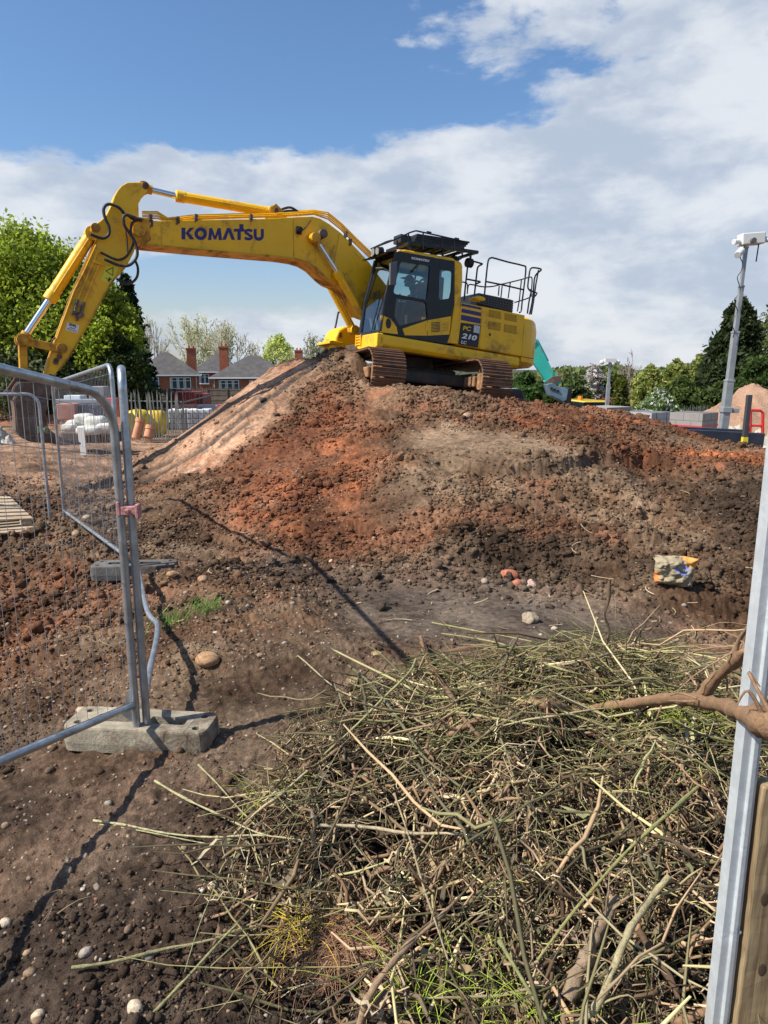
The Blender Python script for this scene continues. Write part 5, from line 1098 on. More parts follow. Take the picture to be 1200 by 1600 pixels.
PILE = gpoly([(455, 1260), (515, 1190), (650, 1105), (800, 1075), (1000, 1085), (1150, 1115), (1190, 1250), (1250, 1750), (610, 1750), (560, 1560), (490, 1480), (445, 1350)])
def pileh(x, y):
    x = np.asarray(x, float); y = np.asarray(y, float); sh = x.shape; x = x.ravel(); y = y.ravel()
    k = inpoly(x, y, PILE, .60, .22, 501); k = k * k * (3 - 2 * k)
    return (k * (.34 + .20 * fbm(x * 2.0, y * 2.0, 3, 511) + .12 * fbm(x * 6, y * 6, 3, 517))).reshape(sh)
# cached
_px = np.arange(-2, 4.01, .03); _py = np.arange(.3, 6.01, .03); _PX, _PY = np.meshgrid(_px, _py); _PZ = pileh(_PX, _PY) + hb(_PX, _PY)
def sp(x, y):
    x = np.asarray(x, float); y = np.asarray(y, float); fx = np.clip((x + 2) / .03, 0, len(_px) - 2); fy = np.clip((y - .3) / .03, 0, len(_py) - 2); i = fx.astype(int); j = fy.astype(int); fx = fx - i; fy = fy - j
    return (_PZ[j, i] * (1 - fx) + _PZ[j, i + 1] * fx) * (1 - fy) + (_PZ[j + 1, i] * (1 - fx) + _PZ[j + 1, i + 1] * fx) * fy
def GP(px, py, lift=.02):
    d = ray(px, py); t = .8
    while t < 12:
        p = EYE + d * t; s_ = float(sp(p.x, p.y)) if (-1.95 < p.x < 3.95 and .35 < p.y < 5.9) else float(hb(p.x, p.y))
        if p.z < s_ + lift: break
        t += .01
    return p
# soil and root mass under the brushwood
gx_ = np.arange(-1.6, 3.2, .022); gy_ = np.arange(.6, 5.2, .022); QX, QY = np.meshgrid(gx_, gy_); hx_ = pileh(QX, QY); qx, qy = QX.ravel(), QY.ravel()
qz = hb(qx, qy) + hx_.ravel() * .80 - .13 + .09 * fbm(qx * 6, qy * 6, 4, 601) + .6 * clods(qx, qy, .10, 611, .6) + .02 * fbm(qx * 30, qy * 30, 3, 621)
idx = np.arange(qx.size).reshape(QX.shape); Fq = np.stack([idx[:-1, :-1], idx[:-1, 1:], idx[1:, 1:], idx[1:, :-1]], -1).reshape(-1, 4); kf = (hx_.ravel()[Fq].max(1) > .03); Fq = Fq[kf]
cq = np.array([.022, .016, .012])[None] * (1 + .5 * fbm(qx * 4, qy * 4, 3, 631))[:, None]  # near-black: shade of the gaps between sticks put into the soil colour
o = npmesh('root_soil', np.stack([qx, qy, qz], -1), Fq, SOIL, smooth=True, attrs={'soil': cq}); tag(o, 'root-filled soil heaped beneath the brushwood, coloured near-black for the shade in the gaps', 'soil', kind='stuff')
rng = np.random.default_rng(21)
def sticks(n, lo, hi, r0, r1, K, curl, tilt, lift, cols, dirb=None, reg=None, sides=4, edge=.0):
    out_x = []; out_y = []
    while len(out_x) < n:
        xx = rng.uniform(-1.3, 2.2, n * 3); yy = rng.uniform(1.3, 4.9, n * 3); k = pileh(xx, yy) > .05
        if reg is not None: k &= reg(xx, yy)
        k &= rng.random(len(xx)) < np.clip(1.9 / yy, .35, 1) * np.clip(.50 + .5 * fbm(xx * 2.3, yy * 2.3, 3, 511) + 1.5 * fbm(xx * 6, yy * 6, 2, 519), .10, 1)
        out_x += list(xx[k]); out_y += list(yy[k])
    x_ = np.array(out_x[:n]); y_ = np.array(out_y[:n])
    Ln = lo + (hi - lo) * rng.random(n) ** 1.6; a = rng.random(n) * 2 * np.pi if dirb is None else rng.normal(dirb[0], dirb[1], n)
    s = np.linspace(-.5, .5, K); da = curl * rng.normal(0, 1, (n, 1)) * s[None, :] + curl * .5 * rng.normal(0, 1, (n, K)); aa = a[:, None] + da
    st = (Ln / (K - 1))[:, None]; cx = np.cumsum(np.cos(aa) * st, 1); cy = np.cumsum(np.sin(aa) * st, 1); cx -= cx.mean(1, keepdims=True); cy -= cy.mean(1, keepdims=True)
    X_ = x_[:, None] + cx; Y_ = y_[:, None] + cy
    base = sp(x_, y_)[:, None]; tl = rng.normal(0, tilt, n)[:, None] * (s * 1.0)[None] * Ln[:, None]
    Zs = sp(X_, Y_); Z_ = np.maximum(.45 * base + .55 * Zs + tl, Zs - .03) + (rng.random(n)[:, None] ** 1.3) * lift * 1.3 - .05 + .3 * curl * .05 * rng.normal(0, 1, (n, K))
    rad = (r0 + (r1 - r0) * rng.random(n) ** 2.2)[:, None] * (1 - .5 * np.abs(s * 2)[None] ** 3)
    cc = np.array(cols)[rng.integers(0, len(cols), n)] * (.18 + 1.22 * rng.random((n, 1)) ** 1.7)
    return np.stack([X_, Y_, Z_], -1), rad, cc
GRN = [(.27, .235, .105), (.19, .175, .075), (.36, .30, .15), (.22, .18, .10)]; TANC = [(.46, .35, .20), (.36, .26, .14), (.62, .51, .33), (.26, .17, .095)]; BRN = [(.17, .10, .055), (.09, .055, .032), (.26, .16, .09)]
def cat_(*sets): return np.concatenate([s[0] for s in sets]), np.concatenate([s[1] for s in sets]), np.concatenate([s[2] for s in sets])
S1 = sticks(750, .15, .75, .0018, .0052, 6, .28, .35, .16, GRN)
S2 = sticks(2200, .05, .28, .0012, .0036, 6, .7, .7, .14, TANC + BRN[:1])
S3_ = sticks(2300, .08, .45, .0018, .008, 7, 1.1, .5, .11, BRN + TANC[:2])
S4 = sticks(420, .10, .45, .0012, .0026, 6, .35, .3, .12, [(.36, .37, .10), (.33, .33, .11), (.50, .44, .20)], reg=lambda x, y: (x > .3))
S7 = sticks(170, .4, 1.1, .002, .0055, 6, .10, .12, .15, GRN, dirb=(.15, .35))
S8 = sticks(1500, .04, .16, .0010, .0024, 6, .5, .7, .07, TANC)
S3b = S3_; S3_ = tuple(a_[:, :6] if a_.ndim == 3 or a_.shape[1] > 6 else a_ for a_ in S3_)
S9 = sticks(750, .12, .45, .0035, .0085, 6, 1.3, .35, .10, [(.46, .31, .18), (.36, .23, .13), (.52, .38, .24)], reg=lambda x, y: (y < 2.55) & (x > -.1))
S10 = sticks(420, .25, .8, .0022, .005, 6, .2, .25, .18, [(.31, .29, .11), (.25, .23, .09), (.38, .34, .15)], dirb=(-.25, .4), reg=lambda x, y: (y > 2.5) & (x > .1))
S11 = sticks(150, .3, .95, .0045, .0095, 6, .22, .35, .22, [(.52, .44, .25), (.40, .35, .17), (.34, .23, .13), (.30, .28, .13)])
S12 = sticks(110, .15, .5, .006, .012, 6, .9, .35, .14, [(.36, .23, .14), (.28, .17, .10), (.46, .34, .22)])
S11 = (S11[0], S11[1], S11[2] * 1.25)
C_, Rr_, cc_ = cat_(S1, S2, S3_, S4, S7, S8, S9, S10, S11, S12)
tubes_np('brushwood', C_, Rr_, cc_, STEMM, 4, label='tangled heap of cut green stems, straw and roots filling the lower right foreground', cat='brushwood', kind='stuff')
# flat dry leaf blades and bark shreds
n = 1300; L = sticks(n, .04, .15, .001, .002, 6, .5, .6, .12, TANC + [(.44, .40, .22), (.30, .30, .14)])
C = L[0]; side_v = np.cross(C[:, -1] - C[:, 0], np.array([0, 0, 1.0])); side_v /= np.linalg.norm(side_v, axis=1, keepdims=True) + 1e-6; side_v[:, 2] += rng.normal(0, .6, n)
wv = (.003 + .007 * rng.random(n))[:, None, None] * np.sin(np.linspace(.25, np.pi - .08, 6))[None, :, None]
VA = C + side_v[:, None] * wv; VB = C - side_v[:, None] * wv; Vb = np.stack([VA, VB], 2).reshape(-1, 3); ii = (np.arange(n) * 12)[:, None] + (np.arange(5) * 2)[None]; Fb = np.stack([ii, ii + 1, ii + 3, ii + 2], -1).reshape(-1, 4)
o = npmesh('leaf_litter', Vb, Fb, attr_mat('dry_leaf', .7, 40, .3, .25), attrs={'soil': np.repeat(L[2], 12, axis=0)}); tag(o, 'dry leaf blades and bark shreds caught in the heap of cut stems', 'leaf litter', kind='stuff')
# yellow hair roots and fresh shoots
def tuft(name, c, n, ln, spread, col, r, label, cat, up=.6, droop=.5, group=None, kind=None):
    C = np.zeros((n, 6, 3)); c = np.array(c)
    for i in range(n):
        a = rng.random() * 6.28; l = ln * (.5 + .6 * rng.random()); p = c + np.array([rng.normal(0, spread), rng.normal(0, spread), 0]); d = np.array([math.cos(a) * .7, math.sin(a) * .7, up + .5 * rng.random()]); d /= np.linalg.norm(d)
        for k in range(6): C[i, k] = p; p = p + d * l / 5; d = d + np.array([rng.normal(0, .12), rng.normal(0, .12), -droop * .3]); d /= np.linalg.norm(d)
    rad = np.full((n, 1), r) * np.linspace(1, .4, 6)[None]; cols = np.array(col)[None] * (.7 + .6 * rng.random((n, 1)))
    return tubes_np(name, C, rad, cols, STEMM, 3, label=label, cat=cat, group=group, kind=kind)
q = GP(480, 1450, .06); tuft('yellow_roots', (q.x, q.y, q.z), 60, .22, .05, (.55, .42, .05), .0017, 'spray of bright yellow hair roots hanging at the left side of the brush heap', 'roots', .15, 1.0)
q = GP(535, 1480, .03); tuft('pink_roots', (q.x, q.y, q.z), 420, .20, .07, (.34, .19, .11), .0013, 'ball of fine pinkish brown roots beside the yellow ones', 'roots', .1, .8)
for (px_, py_, nn_) in ((1060, 1130, 90), (985, 1120, 40), (640, 1560, 30), (760, 1580, 40), (880, 1590, 30), (420, 1250, 22)): q = GP(px_, py_, .02); tuft('grass_shoots', (q.x, q.y, q.z), nn_, .22, .07, (.34, .42, .06), .0018, {1060: 'yellow green grass blades below the thick branch near the right post', 985: 'small tuft of green blades left of the grass by the right post', 640: 'green shoots at the bottom edge of the brush heap, left of centre', 760: 'broad clump of green shoots at the bottom edge in the middle of the heap', 880: 'green shoots at the bottom edge beside the pale thick stem', 420: 'thin green blades lying off the left edge of the brush heap'}[px_], 'grass', .5, .8, 'grass shoots in the brush heap')
for (px_, py_, nn_, lb) in ((326, 985, 90, 'bright green grass tuft growing on the bare soil between the fence and the rubble'), (268, 1000, 60, 'small grass tuft in the shadow line beside the bent fence tube')):
    g = G(px_, py_); tuft('grass_tuft', (g.x, g.y, gz(g.x, g.y)), nn_, .13, .07, (.16, .30, .05), .0022, lb, 'grass', 1.0, .5, 'grass tufts on the soil', 'stuff')
# individually traced branches and stems
BARK = attr_mat('bark', .9, 55, .6, 0., .9); BARKB = BARK
def branch(name, pts, r, col, label, cat='branch', lifts=.05, group=None, sides=9, knob=.30):
    n = len(pts); lf = lifts if isinstance(lifts, (list, tuple)) else [lifts] * n
    w_ = [P(*p) if len(p) == 3 else GP(p[0], p[1], l) for p, l in zip(pts, lf)]; rs = r if isinstance(r, (list, tuple)) else [r * (1 - .5 * i / (n - 1)) for i in range(n)]
    b = MB(); b.tube(w_, rs, sides, smooth=6); nb_ = len(b.v)
    if max(rs) > .0075:
        rj = random.Random(int(pts[0][0] * 7 + pts[0][1]))
        for k in range(int(2 + n)):
            i = rj.randrange(n - 1); p0 = w_[i].lerp(w_[i + 1], rj.random()); ax_ = (w_[i + 1] - w_[i]).normalized(); sd = Vector((rj.gauss(0, 1), rj.gauss(0, 1), abs(rj.gauss(0, .8)))); sd = (sd - ax_ * sd.dot(ax_) * .6).normalized(); ln = rj.uniform(.05, .26); r1 = min(.0035, min(rs) * rj.uniform(.12, .3))
            b.tube([p0, p0 + sd * ln * .5 + ax_ * ln * rj.uniform(.1, .5) + Vector((0, 0, rj.uniform(-.03, .03))), p0 + sd * ln * .8 + ax_ * ln * rj.uniform(0, .9) - Vector((0, 0, ln * .3))], [r1 * 1.8, r1, r1 * .4], 5, smooth=4)
    v = np.array([tuple(q) for q in b.v[:nb_]]); nn = fbm(v[:, 0] * 30 + v[:, 2] * 20, v[:, 1] * 30, 3, 5) if len(v) > 4 else 0
    ctr = v.reshape(-1, sides, 3).mean(1, keepdims=True); vv = v.reshape(-1, sides, 3); vv = ctr + (vv - ctr) * (1 + knob * 2 * nn.reshape(-1, sides, 1)); b.v = [tuple(q) for q in vv.reshape(-1, 3)] + list(b.v[nb_:])
    o = b.build(name, BARK, smooth=80); at = o.data.attributes.new('soil', 'FLOAT_COLOR', 'POINT'); c = np.tile(np.array(list(col) + [1.0]), (len(b.v), 1)); at.data.foreach_set('color', c.astype(np.float32).ravel())
    return tag(o, label, cat, group)
SB = (.30, .18, .10); GB = (.27, .27, .12); TB = (.50, .40, .23); DBk = (.13, .08, .05)
bro = 'branches lying in the brush heap'
branch('branch', [(1222, 1140, 1.36), (1190, 1128, 1.40), (1150, 1110, 1.62), (1095, 1095, 2.1), (1040, 1092, 2.6), (980, 1100, 3.0), (930, 1105), (890, 1112)], [.026, .026, .021, .022, .024, .024, .020, .016], SB, 'thick brown branch reaching from the heap across the galvanised post', lifts=[.5, .42, .3, .2, .14, .1, .08, .05], group=bro)
branch('branch', [(1165, 1016, 1.9), (1140, 1040, 2.0), (1115, 1064, 2.1), (1092, 1092, 2.15)], [.012, .018, .019, .018], SB, 'forked brown limb rising to the right beside the galvanised post', lifts=[.36, .32, .26, .18], group=bro)
branch('branch', [(1172, 976, 1.85), (1155, 1000, 1.92), (1149, 1022, 1.95), (1143, 1038, 2.0)], [.008, .009, .010, .011], (.36, .23, .14), 'short bent twig at the top of the forked limb by the post', lifts=[.40, .38, .36, .32], group=bro)
branch('branch', [(890, 1112), (850, 1100), (820, 1100), (780, 1122), (740, 1128), (700, 1150)], .026, SB, 'thick reddish root running left from the long branch into the heap', lifts=.06, group=bro)
branch('branch', [(1060, 1000), (1030, 1010), (980, 1014), (940, 1025), (900, 1035), (870, 1040)], .010, (.42, .31, .20), 'pale slender branch along the top edge of the heap below the crumpled bag', lifts=.09, group=bro)
branch('branch', [(953, 905), (951, 935), (945, 960), (952, 985), (948, 1010), (960, 1040)], .009, (.20, .13, .08), 'upright dark crooked twig standing above the heap left of the bag', lifts=[.62, .5, .4, .3, .2, .08], group=bro)
branch('branch', [(963, 940), (962, 975), (964, 1015)], .004, (.24, .18, .11), 'thin upright twig beside the crooked dark twig', lifts=[.4, .3, .12], group=bro)
branch('branch', [(933, 965), (925, 1000), (915, 1028)], .006, TB, 'pale split stem leaning above the heap left of the crooked twig', lifts=[.34, .2, .06], group=bro)
branch('branch', [(1001, 983), (998, 1022)], .004, GB, 'short pale stalk poking up right of the crooked twig', lifts=[.3, .1], group=bro)
branch('stem', [(420, 968), (432, 1000), (470, 1028), (520, 1072), (560, 1092), (600, 1110)], .006, (.38, .33, .20), 'long arching pale stem reaching from the bare soil into the left of the heap', lifts=[.02, .05, .08, .10, .10, .05], group=bro)
branch('stem', [(545, 1040), (575, 1065), (605, 1100), (630, 1135), (660, 1180), (720, 1230)], .0085, (.16, .15, .08), 'dark olive stem slanting down right through the middle of the heap', lifts=[.16, .18, .18, .16, .13, .08], group=bro)
branch('stem', [(650, 1030), (640, 1050), (600, 1090), (560, 1130), (505, 1180)], .0075, (.38, .35, .16), 'light green stem crossing the dark olive one', lifts=[.1, .18, .2, .17, .1], group=bro)
branch('stem', [(658, 995), (666, 1030), (700, 1080), (730, 1130), (760, 1160)], .015, (.22, .135, .08), 'thick brown root dropping through the top of the heap', lifts=[.12, .12, .10, .07, .05], group=bro)
branch('stem', [(480, 1205), (440, 1240), (400, 1270), (350, 1320)], .007, TB, 'pale stem at the left edge of the heap pointing down left', lifts=[.12, .1, .07, .03], group=bro)
branch('stem', [(146, 1282), (200, 1290), (260, 1302), (330, 1308), (400, 1305), (470, 1312)], .0052, (.46, .42, .24), 'long straw coloured stem reaching furthest left over the dark soil', lifts=[.03, .035, .04, .05, .08, .1], group=bro)
branch('stem', [(150, 1287), (220, 1298), (300, 1314), (390, 1330)], .0035, (.40, .38, .20), 'thinner stem just under the long straw coloured one', lifts=[.02, .03, .04, .05], group=bro)
branch('stem', [(242, 1220), (290, 1248), (340, 1272), (400, 1300), (440, 1310)], .0062, (.44, .40, .22), 'straw stem slanting from the open soil down to the heap above the longest one', lifts=[.03, .05, .07, .08, .08], group=bro)
branch('stem', [(310, 1195), (340, 1225), (372, 1262), (400, 1290)], .005, (.36, .34, .18), 'forked pale stem on the left edge of the heap below the fence foot', lifts=[.05, .05, .05, .06], group=bro)
branch('stem', [(112, 1512), (180, 1502), (260, 1482), (330, 1468), (400, 1440), (460, 1410)], .0062, (.30, .28, .14), 'grey green stem lying low across the dark soil at lower left', lifts=.03, group=bro)
branch('stem', [(235, 1588), (290, 1530), (340, 1475), (390, 1420), (430, 1350)], .0062, (.32, .30, .14), 'green stem slanting up from the lower left corner across the low one', lifts=[.02, .05, .06, .06, .08], group=bro)
branch('stem', [(375, 1330), (350, 1350), (330, 1400), (310, 1450), (288, 1520)], .0035, (.30, .30, .16), 'thin stem crossing the slanting green stem near its middle', lifts=.06, group=bro)
branch('stem', [(500, 1290), (570, 1292), (640, 1302), (700, 1302), (755, 1306)], .0075, (.46, .38, .24), 'straight pale stick lying level across the heap', lifts=.13, group=bro)
branch('stem', [(616, 1240), (640, 1310), (660, 1380), (680, 1440), (700, 1500)], .0045, (.36, .30, .18), 'thin straight stick crossing the level pale stick', lifts=.15, group=bro)
branch('branch', [(560, 1605), (575, 1560), (600, 1520), (640, 1475), (680, 1440), (720, 1400)], [.010, .010, .009, .009, .007, .005], (.34, .23, .14), 'brown stick rising to the right from the bottom edge of the heap', lifts=[.05, .1, .14, .15, .14, .1], group=bro)
branch('branch', [(890, 1610), (930, 1575), (960, 1510), (985, 1450), (1020, 1400), (1045, 1370)], [.009, .010, .010, .0095, .009, .007], (.40, .34, .19), 'long pale green stick in the lower right of the heap, the brightest one', lifts=[.1, .15, .2, .22, .22, .2], group=bro)
branch('branch', [(885, 1560), (905, 1520), (925, 1475), (945, 1435), (965, 1400)], [.020, .019, .020, .017, .012], (.32, .23, .15), 'thick rounded log half buried beside the brightest stick', lifts=.10, group=bro)
branch('branch', [(1000, 1455), (1020, 1490), (1050, 1535), (1060, 1560)], .012, DBk, 'dark short branch right of the brightest stick', lifts=.14, group=bro)
branch('branch', [(1090, 1230), (1040, 1275), (980, 1330), (900, 1420), (840, 1500)], .0065, (.30, .29, .11), 'long green cane slanting from the right post down to the lower middle', lifts=[.2, .2, .18, .15, .1], group=bro)
branch('branch', [(780, 1470), (810, 1520), (840, 1570), (870, 1610)], .0065, (.24, .25, .11), 'green cane at the bottom edge slanting down right', lifts=.14, group=bro)
branch('branch', [(1120, 1570), (1080, 1590), (1050, 1600)], .016, SB, 'broken brown stick end touching the foot of the right post', lifts=.08, group=bro)
branch('branch', [(700, 1020), (760, 1010), (790, 1020), (800, 1050), (795, 1075)], .022, (.26, .15, .09), 'gnarled brown root hump at the top of the heap', lifts=.03, group=bro)
branch('branch', [(770, 1015), (785, 1040), (782, 1065), (776, 1085)], .014, (.28, .17, .10), 'smaller root bending down from the gnarled hump', lifts=.08, group=bro)
for k, (p, lb) in enumerate((([(730, 1065), (800, 1090), (880, 1112), (960, 1140)], 'upper of the long grass stems sweeping right below the root hump'), ([(690, 990), (780, 1005), (860, 1040), (950, 1062), (1050, 1070)], 'long green stem lying along the top of the heap above the thick root'), ([(700, 1110), (820, 1130), (900, 1140), (1000, 1130)], 'lower of the long grass stems sweeping right below the root hump'), ([(675, 973), (740, 985), (820, 1000), (870, 1012)], 'thin green stem at the very top edge of the heap'))): branch('stem', p, .006, (.36, .33, .15), lb, lifts=.12, group=bro)
branch('stick', [(44, 1464), (58, 1452), (74, 1440), (92, 1427)], .010, (.42, .30, .20), 'short pale stick lying on the dark soil at lower left', 'stick', .012)
b = None
# cut root end
for (px_, py_, w__, lb) in ((585, 1028, .045, 'cut root stub with a pale yellow end at the top left of the heap'), (548, 1068, .04, 'broken root with pale torn wood below the cut stub')):
    g = GP(px_, py_, .03); e = empty('root_stub', g, (0, 0, 0), lb, 'root'); bb = MB(); bb.tube([(-.03, .05, -.06), (0, 0, 0), (.02, -.03, .03)], [w__ * .8, w__, w__ * .8], 9, smooth=3); bb.build('root_bark', mat('root_bark', (.26, .16, .10), .9, var=.4, vscale=20, bump=.6, bscale=60), e, smooth=60); bb = MB(); bb.cyl((.02, -.03, .03), (.024, -.036, .036), w__ * .7, 9); bb.build('cut_face', mat('pale_cut_wood', (.62, .48, .22), .7, var=.3, vscale=40), e)
# ------------------------------------------------------------------ stones, bricks, bag
def rock(name, px, py, r, col, label, cat, flat=.65, seed=0, group=None, rough=.12, base=IC2, squ=.8):
    g = G(px, py); v0, f0 = base; v0 = np.array(v0); rr = np.random.default_rng(seed); 
    nz = fbm(v0[:, 0] * 2 + seed, v0[:, 1] * 2 + v0[:, 2], 3, seed); v = v0 * (1 + rough * nz)[:, None] * np.array([1, squ, flat]) * r; v[:, 2] += r * flat * .6
    cc = np.array(col)[None] * (1 + .3 * fbm(v0[:, 0] * 4, v0[:, 1] * 4 + v0[:, 2] * 3, 3, seed + 3))[:, None]
    o = npmesh(name, v, f0, PEB, smooth=True, attrs={'soil': cc}); o.location = (g.x, g.y, gz(g.x, g.y) - r * .12); o.rotation_euler = (0, 0, rr.random() * 6); return tag(o, label, cat, group)
rock('stone', 325, 1046, .085, (.40, .24, .13), 'large rounded ochre stone on the bare soil right of the fence post', 'stone', .6, 1)
rock('stone', 828, 970, .085, (.30, .24, .17), 'pale earth-topped stone lying on the smooth dark patch below the bag', 'stone', .6, 2, rough=.5)
rock('stone', 866, 984, .03, (.48, .38, .28), 'small pale stone just right of and below the earth-topped stone', 'stone', .5, 3)
for i, (px_, py_, r_, c_, l_) in enumerate(((797, 896, .10, (.36, .13, .08), 'upper orange-red brick fragment at the toe of the mound'), (808, 920, .08, (.36, .14, .09), 'lower orange-red brick fragment at the toe of the mound'))): rock('brick_fragment', px_, py_, r_, c_, l_, 'brick', .6, 10 + i, 'brick fragments at the toe of the mound', .18, IC1, .7)
rock('stone', 829, 921, .065, (.42, .30, .25), 'pinkish stone just right of the two brick fragments', 'stone', .8, 14, rough=.4)
for i, (px_, py_, r_, c_, l_) in enumerate(((520, 889, .05, (.50, .36, .24), 'pale round stone at the toe of the red slope'), (757, 916, .045, (.34, .26, .2), 'grey stone at the toe left of the bricks'), (212, 1587, .030, (.52, .42, .30), 'smooth oval pebble at the bottom left edge, the largest there'), (333, 1388, .022, (.62, .52, .38), 'cream pebble on dark soil left of the brush heap'), (315, 1397, .015, (.68, .63, .55), 'white pebble left of the cream pebble'), (135, 1502, .024, (.32, .27, .22), 'dull grey pebble by the low green stem'), (127, 1110, .035, (.46, .34, .24), 'pale stone on the bank left of the pale fence foot'), (60, 1592, .022, (.50, .40, .28), 'oval pebble left of the largest bottom edge pebble'), (318, 930, .06, (.36, .22, .13), 'brown stone above the grass tuft'), (270, 922, .05, (.38, .23, .13), 'brown stone right of the darker fence foot'), (137, 825, .07, (.50, .38, .28), 'pale boulder behind the fence above the darker fence foot'), (120, 840, .07, (.34, .22, .14), 'brown boulder left of the pale boulder behind the fence'), (730, 652, .10, (.36, .24, .16), 'stone lying on the upper mound in front of the tracks'), (10, 1460, .024, (.46, .38, .28), 'oval pebble at the left edge by the short stick'))): rock('stone', px_, py_, r_, c_, l_, 'stone', .65, 20 + i, 'larger stones on the soil')
# cement bag
BAGM = attr_mat('dusty_paper_bag', .75, 14, .45)
g = G(1050, 938); u = np.linspace(-1, 1, 40); U_, V2 = np.meshgrid(u, u); 
def sq(a): return np.sign(a) * np.abs(a) ** 1.0
th_ = (1 - np.abs(U_) ** 4) ** .5 * (1 - np.abs(V2) ** 4) ** .5
cr_ = .42 * fbm(U_ * 2.2, V2 * 2.2, 4, 71) + .10 * np.abs(fbm(U_ * 3 + 5, V2 * 1.6, 3, 73)); F1 = []
Vt = np.stack([U_ * .17 * (1 + .06 * V2), -.075 * th_ + cr_ * .16, V2 * .13 * (1 + .08 * fbm(U_ * 2, V2 * 0, 2, 9))], -1).reshape(-1, 3); Vk = np.stack([U_ * .17 * (1 + .06 * V2), .06 * th_ + cr_ * .10, V2 * .13 * (1 + .08 * fbm(U_ * 2, V2 * 0, 2, 9))], -1).reshape(-1, 3)
ii = np.arange(1600).reshape(40, 40); Fa = np.stack([ii[:-1, :-1], ii[:-1, 1:], ii[1:, 1:], ii[1:, :-1]], -1).reshape(-1, 4); Fa2 = Fa[:, ::-1] + 1600
cc = np.tile(np.array([.31, .255, .165]), (1600, 1)); uu, vv = U_.ravel(), V2.ravel()
org = (uu > .35 + .2 * np.sin(vv * 4)) & (vv > .35); blu = (((uu - .25) / .42) ** 2 + ((vv - .05) / .35) ** 2 < 1) & (np.sin(uu * 9 + vv * 14 + 3 * fbm(uu * 2, vv * 2, 3, 5)) > -.2); red = ((uu > .1) & (np.abs(vv - .42 + .3 * (uu - .5) ** 2) < .06)) | ((uu < -.82) & (vv < -.2))
cc[red] = (.55, .20, .06); cc[org] = (.62, .28, .07); cc[blu] = (.16, .20, .42); cc2 = np.tile(np.array([.46, .36, .21]), (1600, 1))
o = npmesh('cement_bag', np.concatenate([Vt, Vk]), np.concatenate([Fa, Fa2]), BAGM, smooth=True, attrs={'soil': np.concatenate([cc, cc2])}); o.location = (g.x, g.y, gz(g.x, g.y) + .115); o.rotation_euler = (R(-14), R(5), R(-6)); tag(o, 'crumpled tan bag with blue and orange print at the toe of the mound', 'bag')
# ------------------------------------------------------------------ timber pallets by the far fence
PALM = mat('bleached_pallet_timber', (.50, .38, .25), .85, var=.25, vscale=6, bump=.3, bscale=40); wood_grain(PALM, (.30, .21, .13), (.62, .50, .35), sc=(3, 40, 40))
def pallet(loc, rot, label):
    e = empty('pallet', loc, rot, label, 'pallet', 'timber pallets by the fence')
    b = MB()
    for k in range(7): b.box((0, -.45 + k * .15, .135), (1.2, .098, .022))
    b.build('deck_boards', PALM, e, bevel=.003)
    for s in (-1, 0, 1):
        b = MB(); b.box((s * .53, 0, .11), (.098, 1.0, .022)); b.build('bearer', PALM, e, bevel=.003)
        for q in (-1, 0, 1): b = MB(); b.box((s * .53, q * .44, .06), (.12, .12, .078)); b.build('block', PALM, e, bevel=.004)
    for q in (-1, 0, 1): b = MB(); b.box((0, q * .44, .01), (1.2, .1, .02)); b.build('bottom_board', PALM, e, bevel=.003)
    return e
g = G(20, 850); z_ = gz(g.x, g.y); pallet((g.x - .55, g.y + .3, z_ + .0), (R(4), R(4), R(38)), 'lower bleached timber pallet on the soil behind the mesh fence'); pallet((g.x - .75, g.y + .45, z_ + .19), (R(10), R(6), R(44)), 'upper timber pallet lying tilted on the lower pallet'); pallet((g.x - 1.8, g.y + .9, z_ + .10), (R(3), R(-3), R(30)), 'timber pallet at the far left edge beside the other two')

# short twigs and roots strewn over the mound
x_, y_ = polar_pts(260, 5.2, 13.0); z_, m_ = hd(x_, y_); n = len(x_); Ln = .04 + .22 * rng.random(n) ** 2; a_ = rng.random(n) * 6.283; sgm = np.linspace(-.5, .5, 6); ang = a_[:, None] + .8 * rng.normal(0, 1, (n, 1)) * sgm[None]
X_ = x_[:, None] + np.cos(ang) * sgm * Ln[:, None]; Y_ = y_[:, None] + np.sin(ang) * sgm * Ln[:, None]; Z_ = hb(X_, Y_) + (z_ - hb(x_, y_))[:, None] + .012 + .25 * rng.normal(0, 1, (n, 1)) * sgm[None] * Ln[:, None]
tubes_np('strewn_twigs', np.stack([X_, Y_, Z_], -1), np.full((n, 6), 1.0) * (.003 + .004 * rng.random((n, 1))), np.array([(.42, .32, .2), (.25, .16, .09), (.16, .10, .06)])[rng.integers(0, 3, n)], STEMM, 4, label='short twigs and root ends lying scattered over the face of the mound', cat='twigs', kind='stuff')
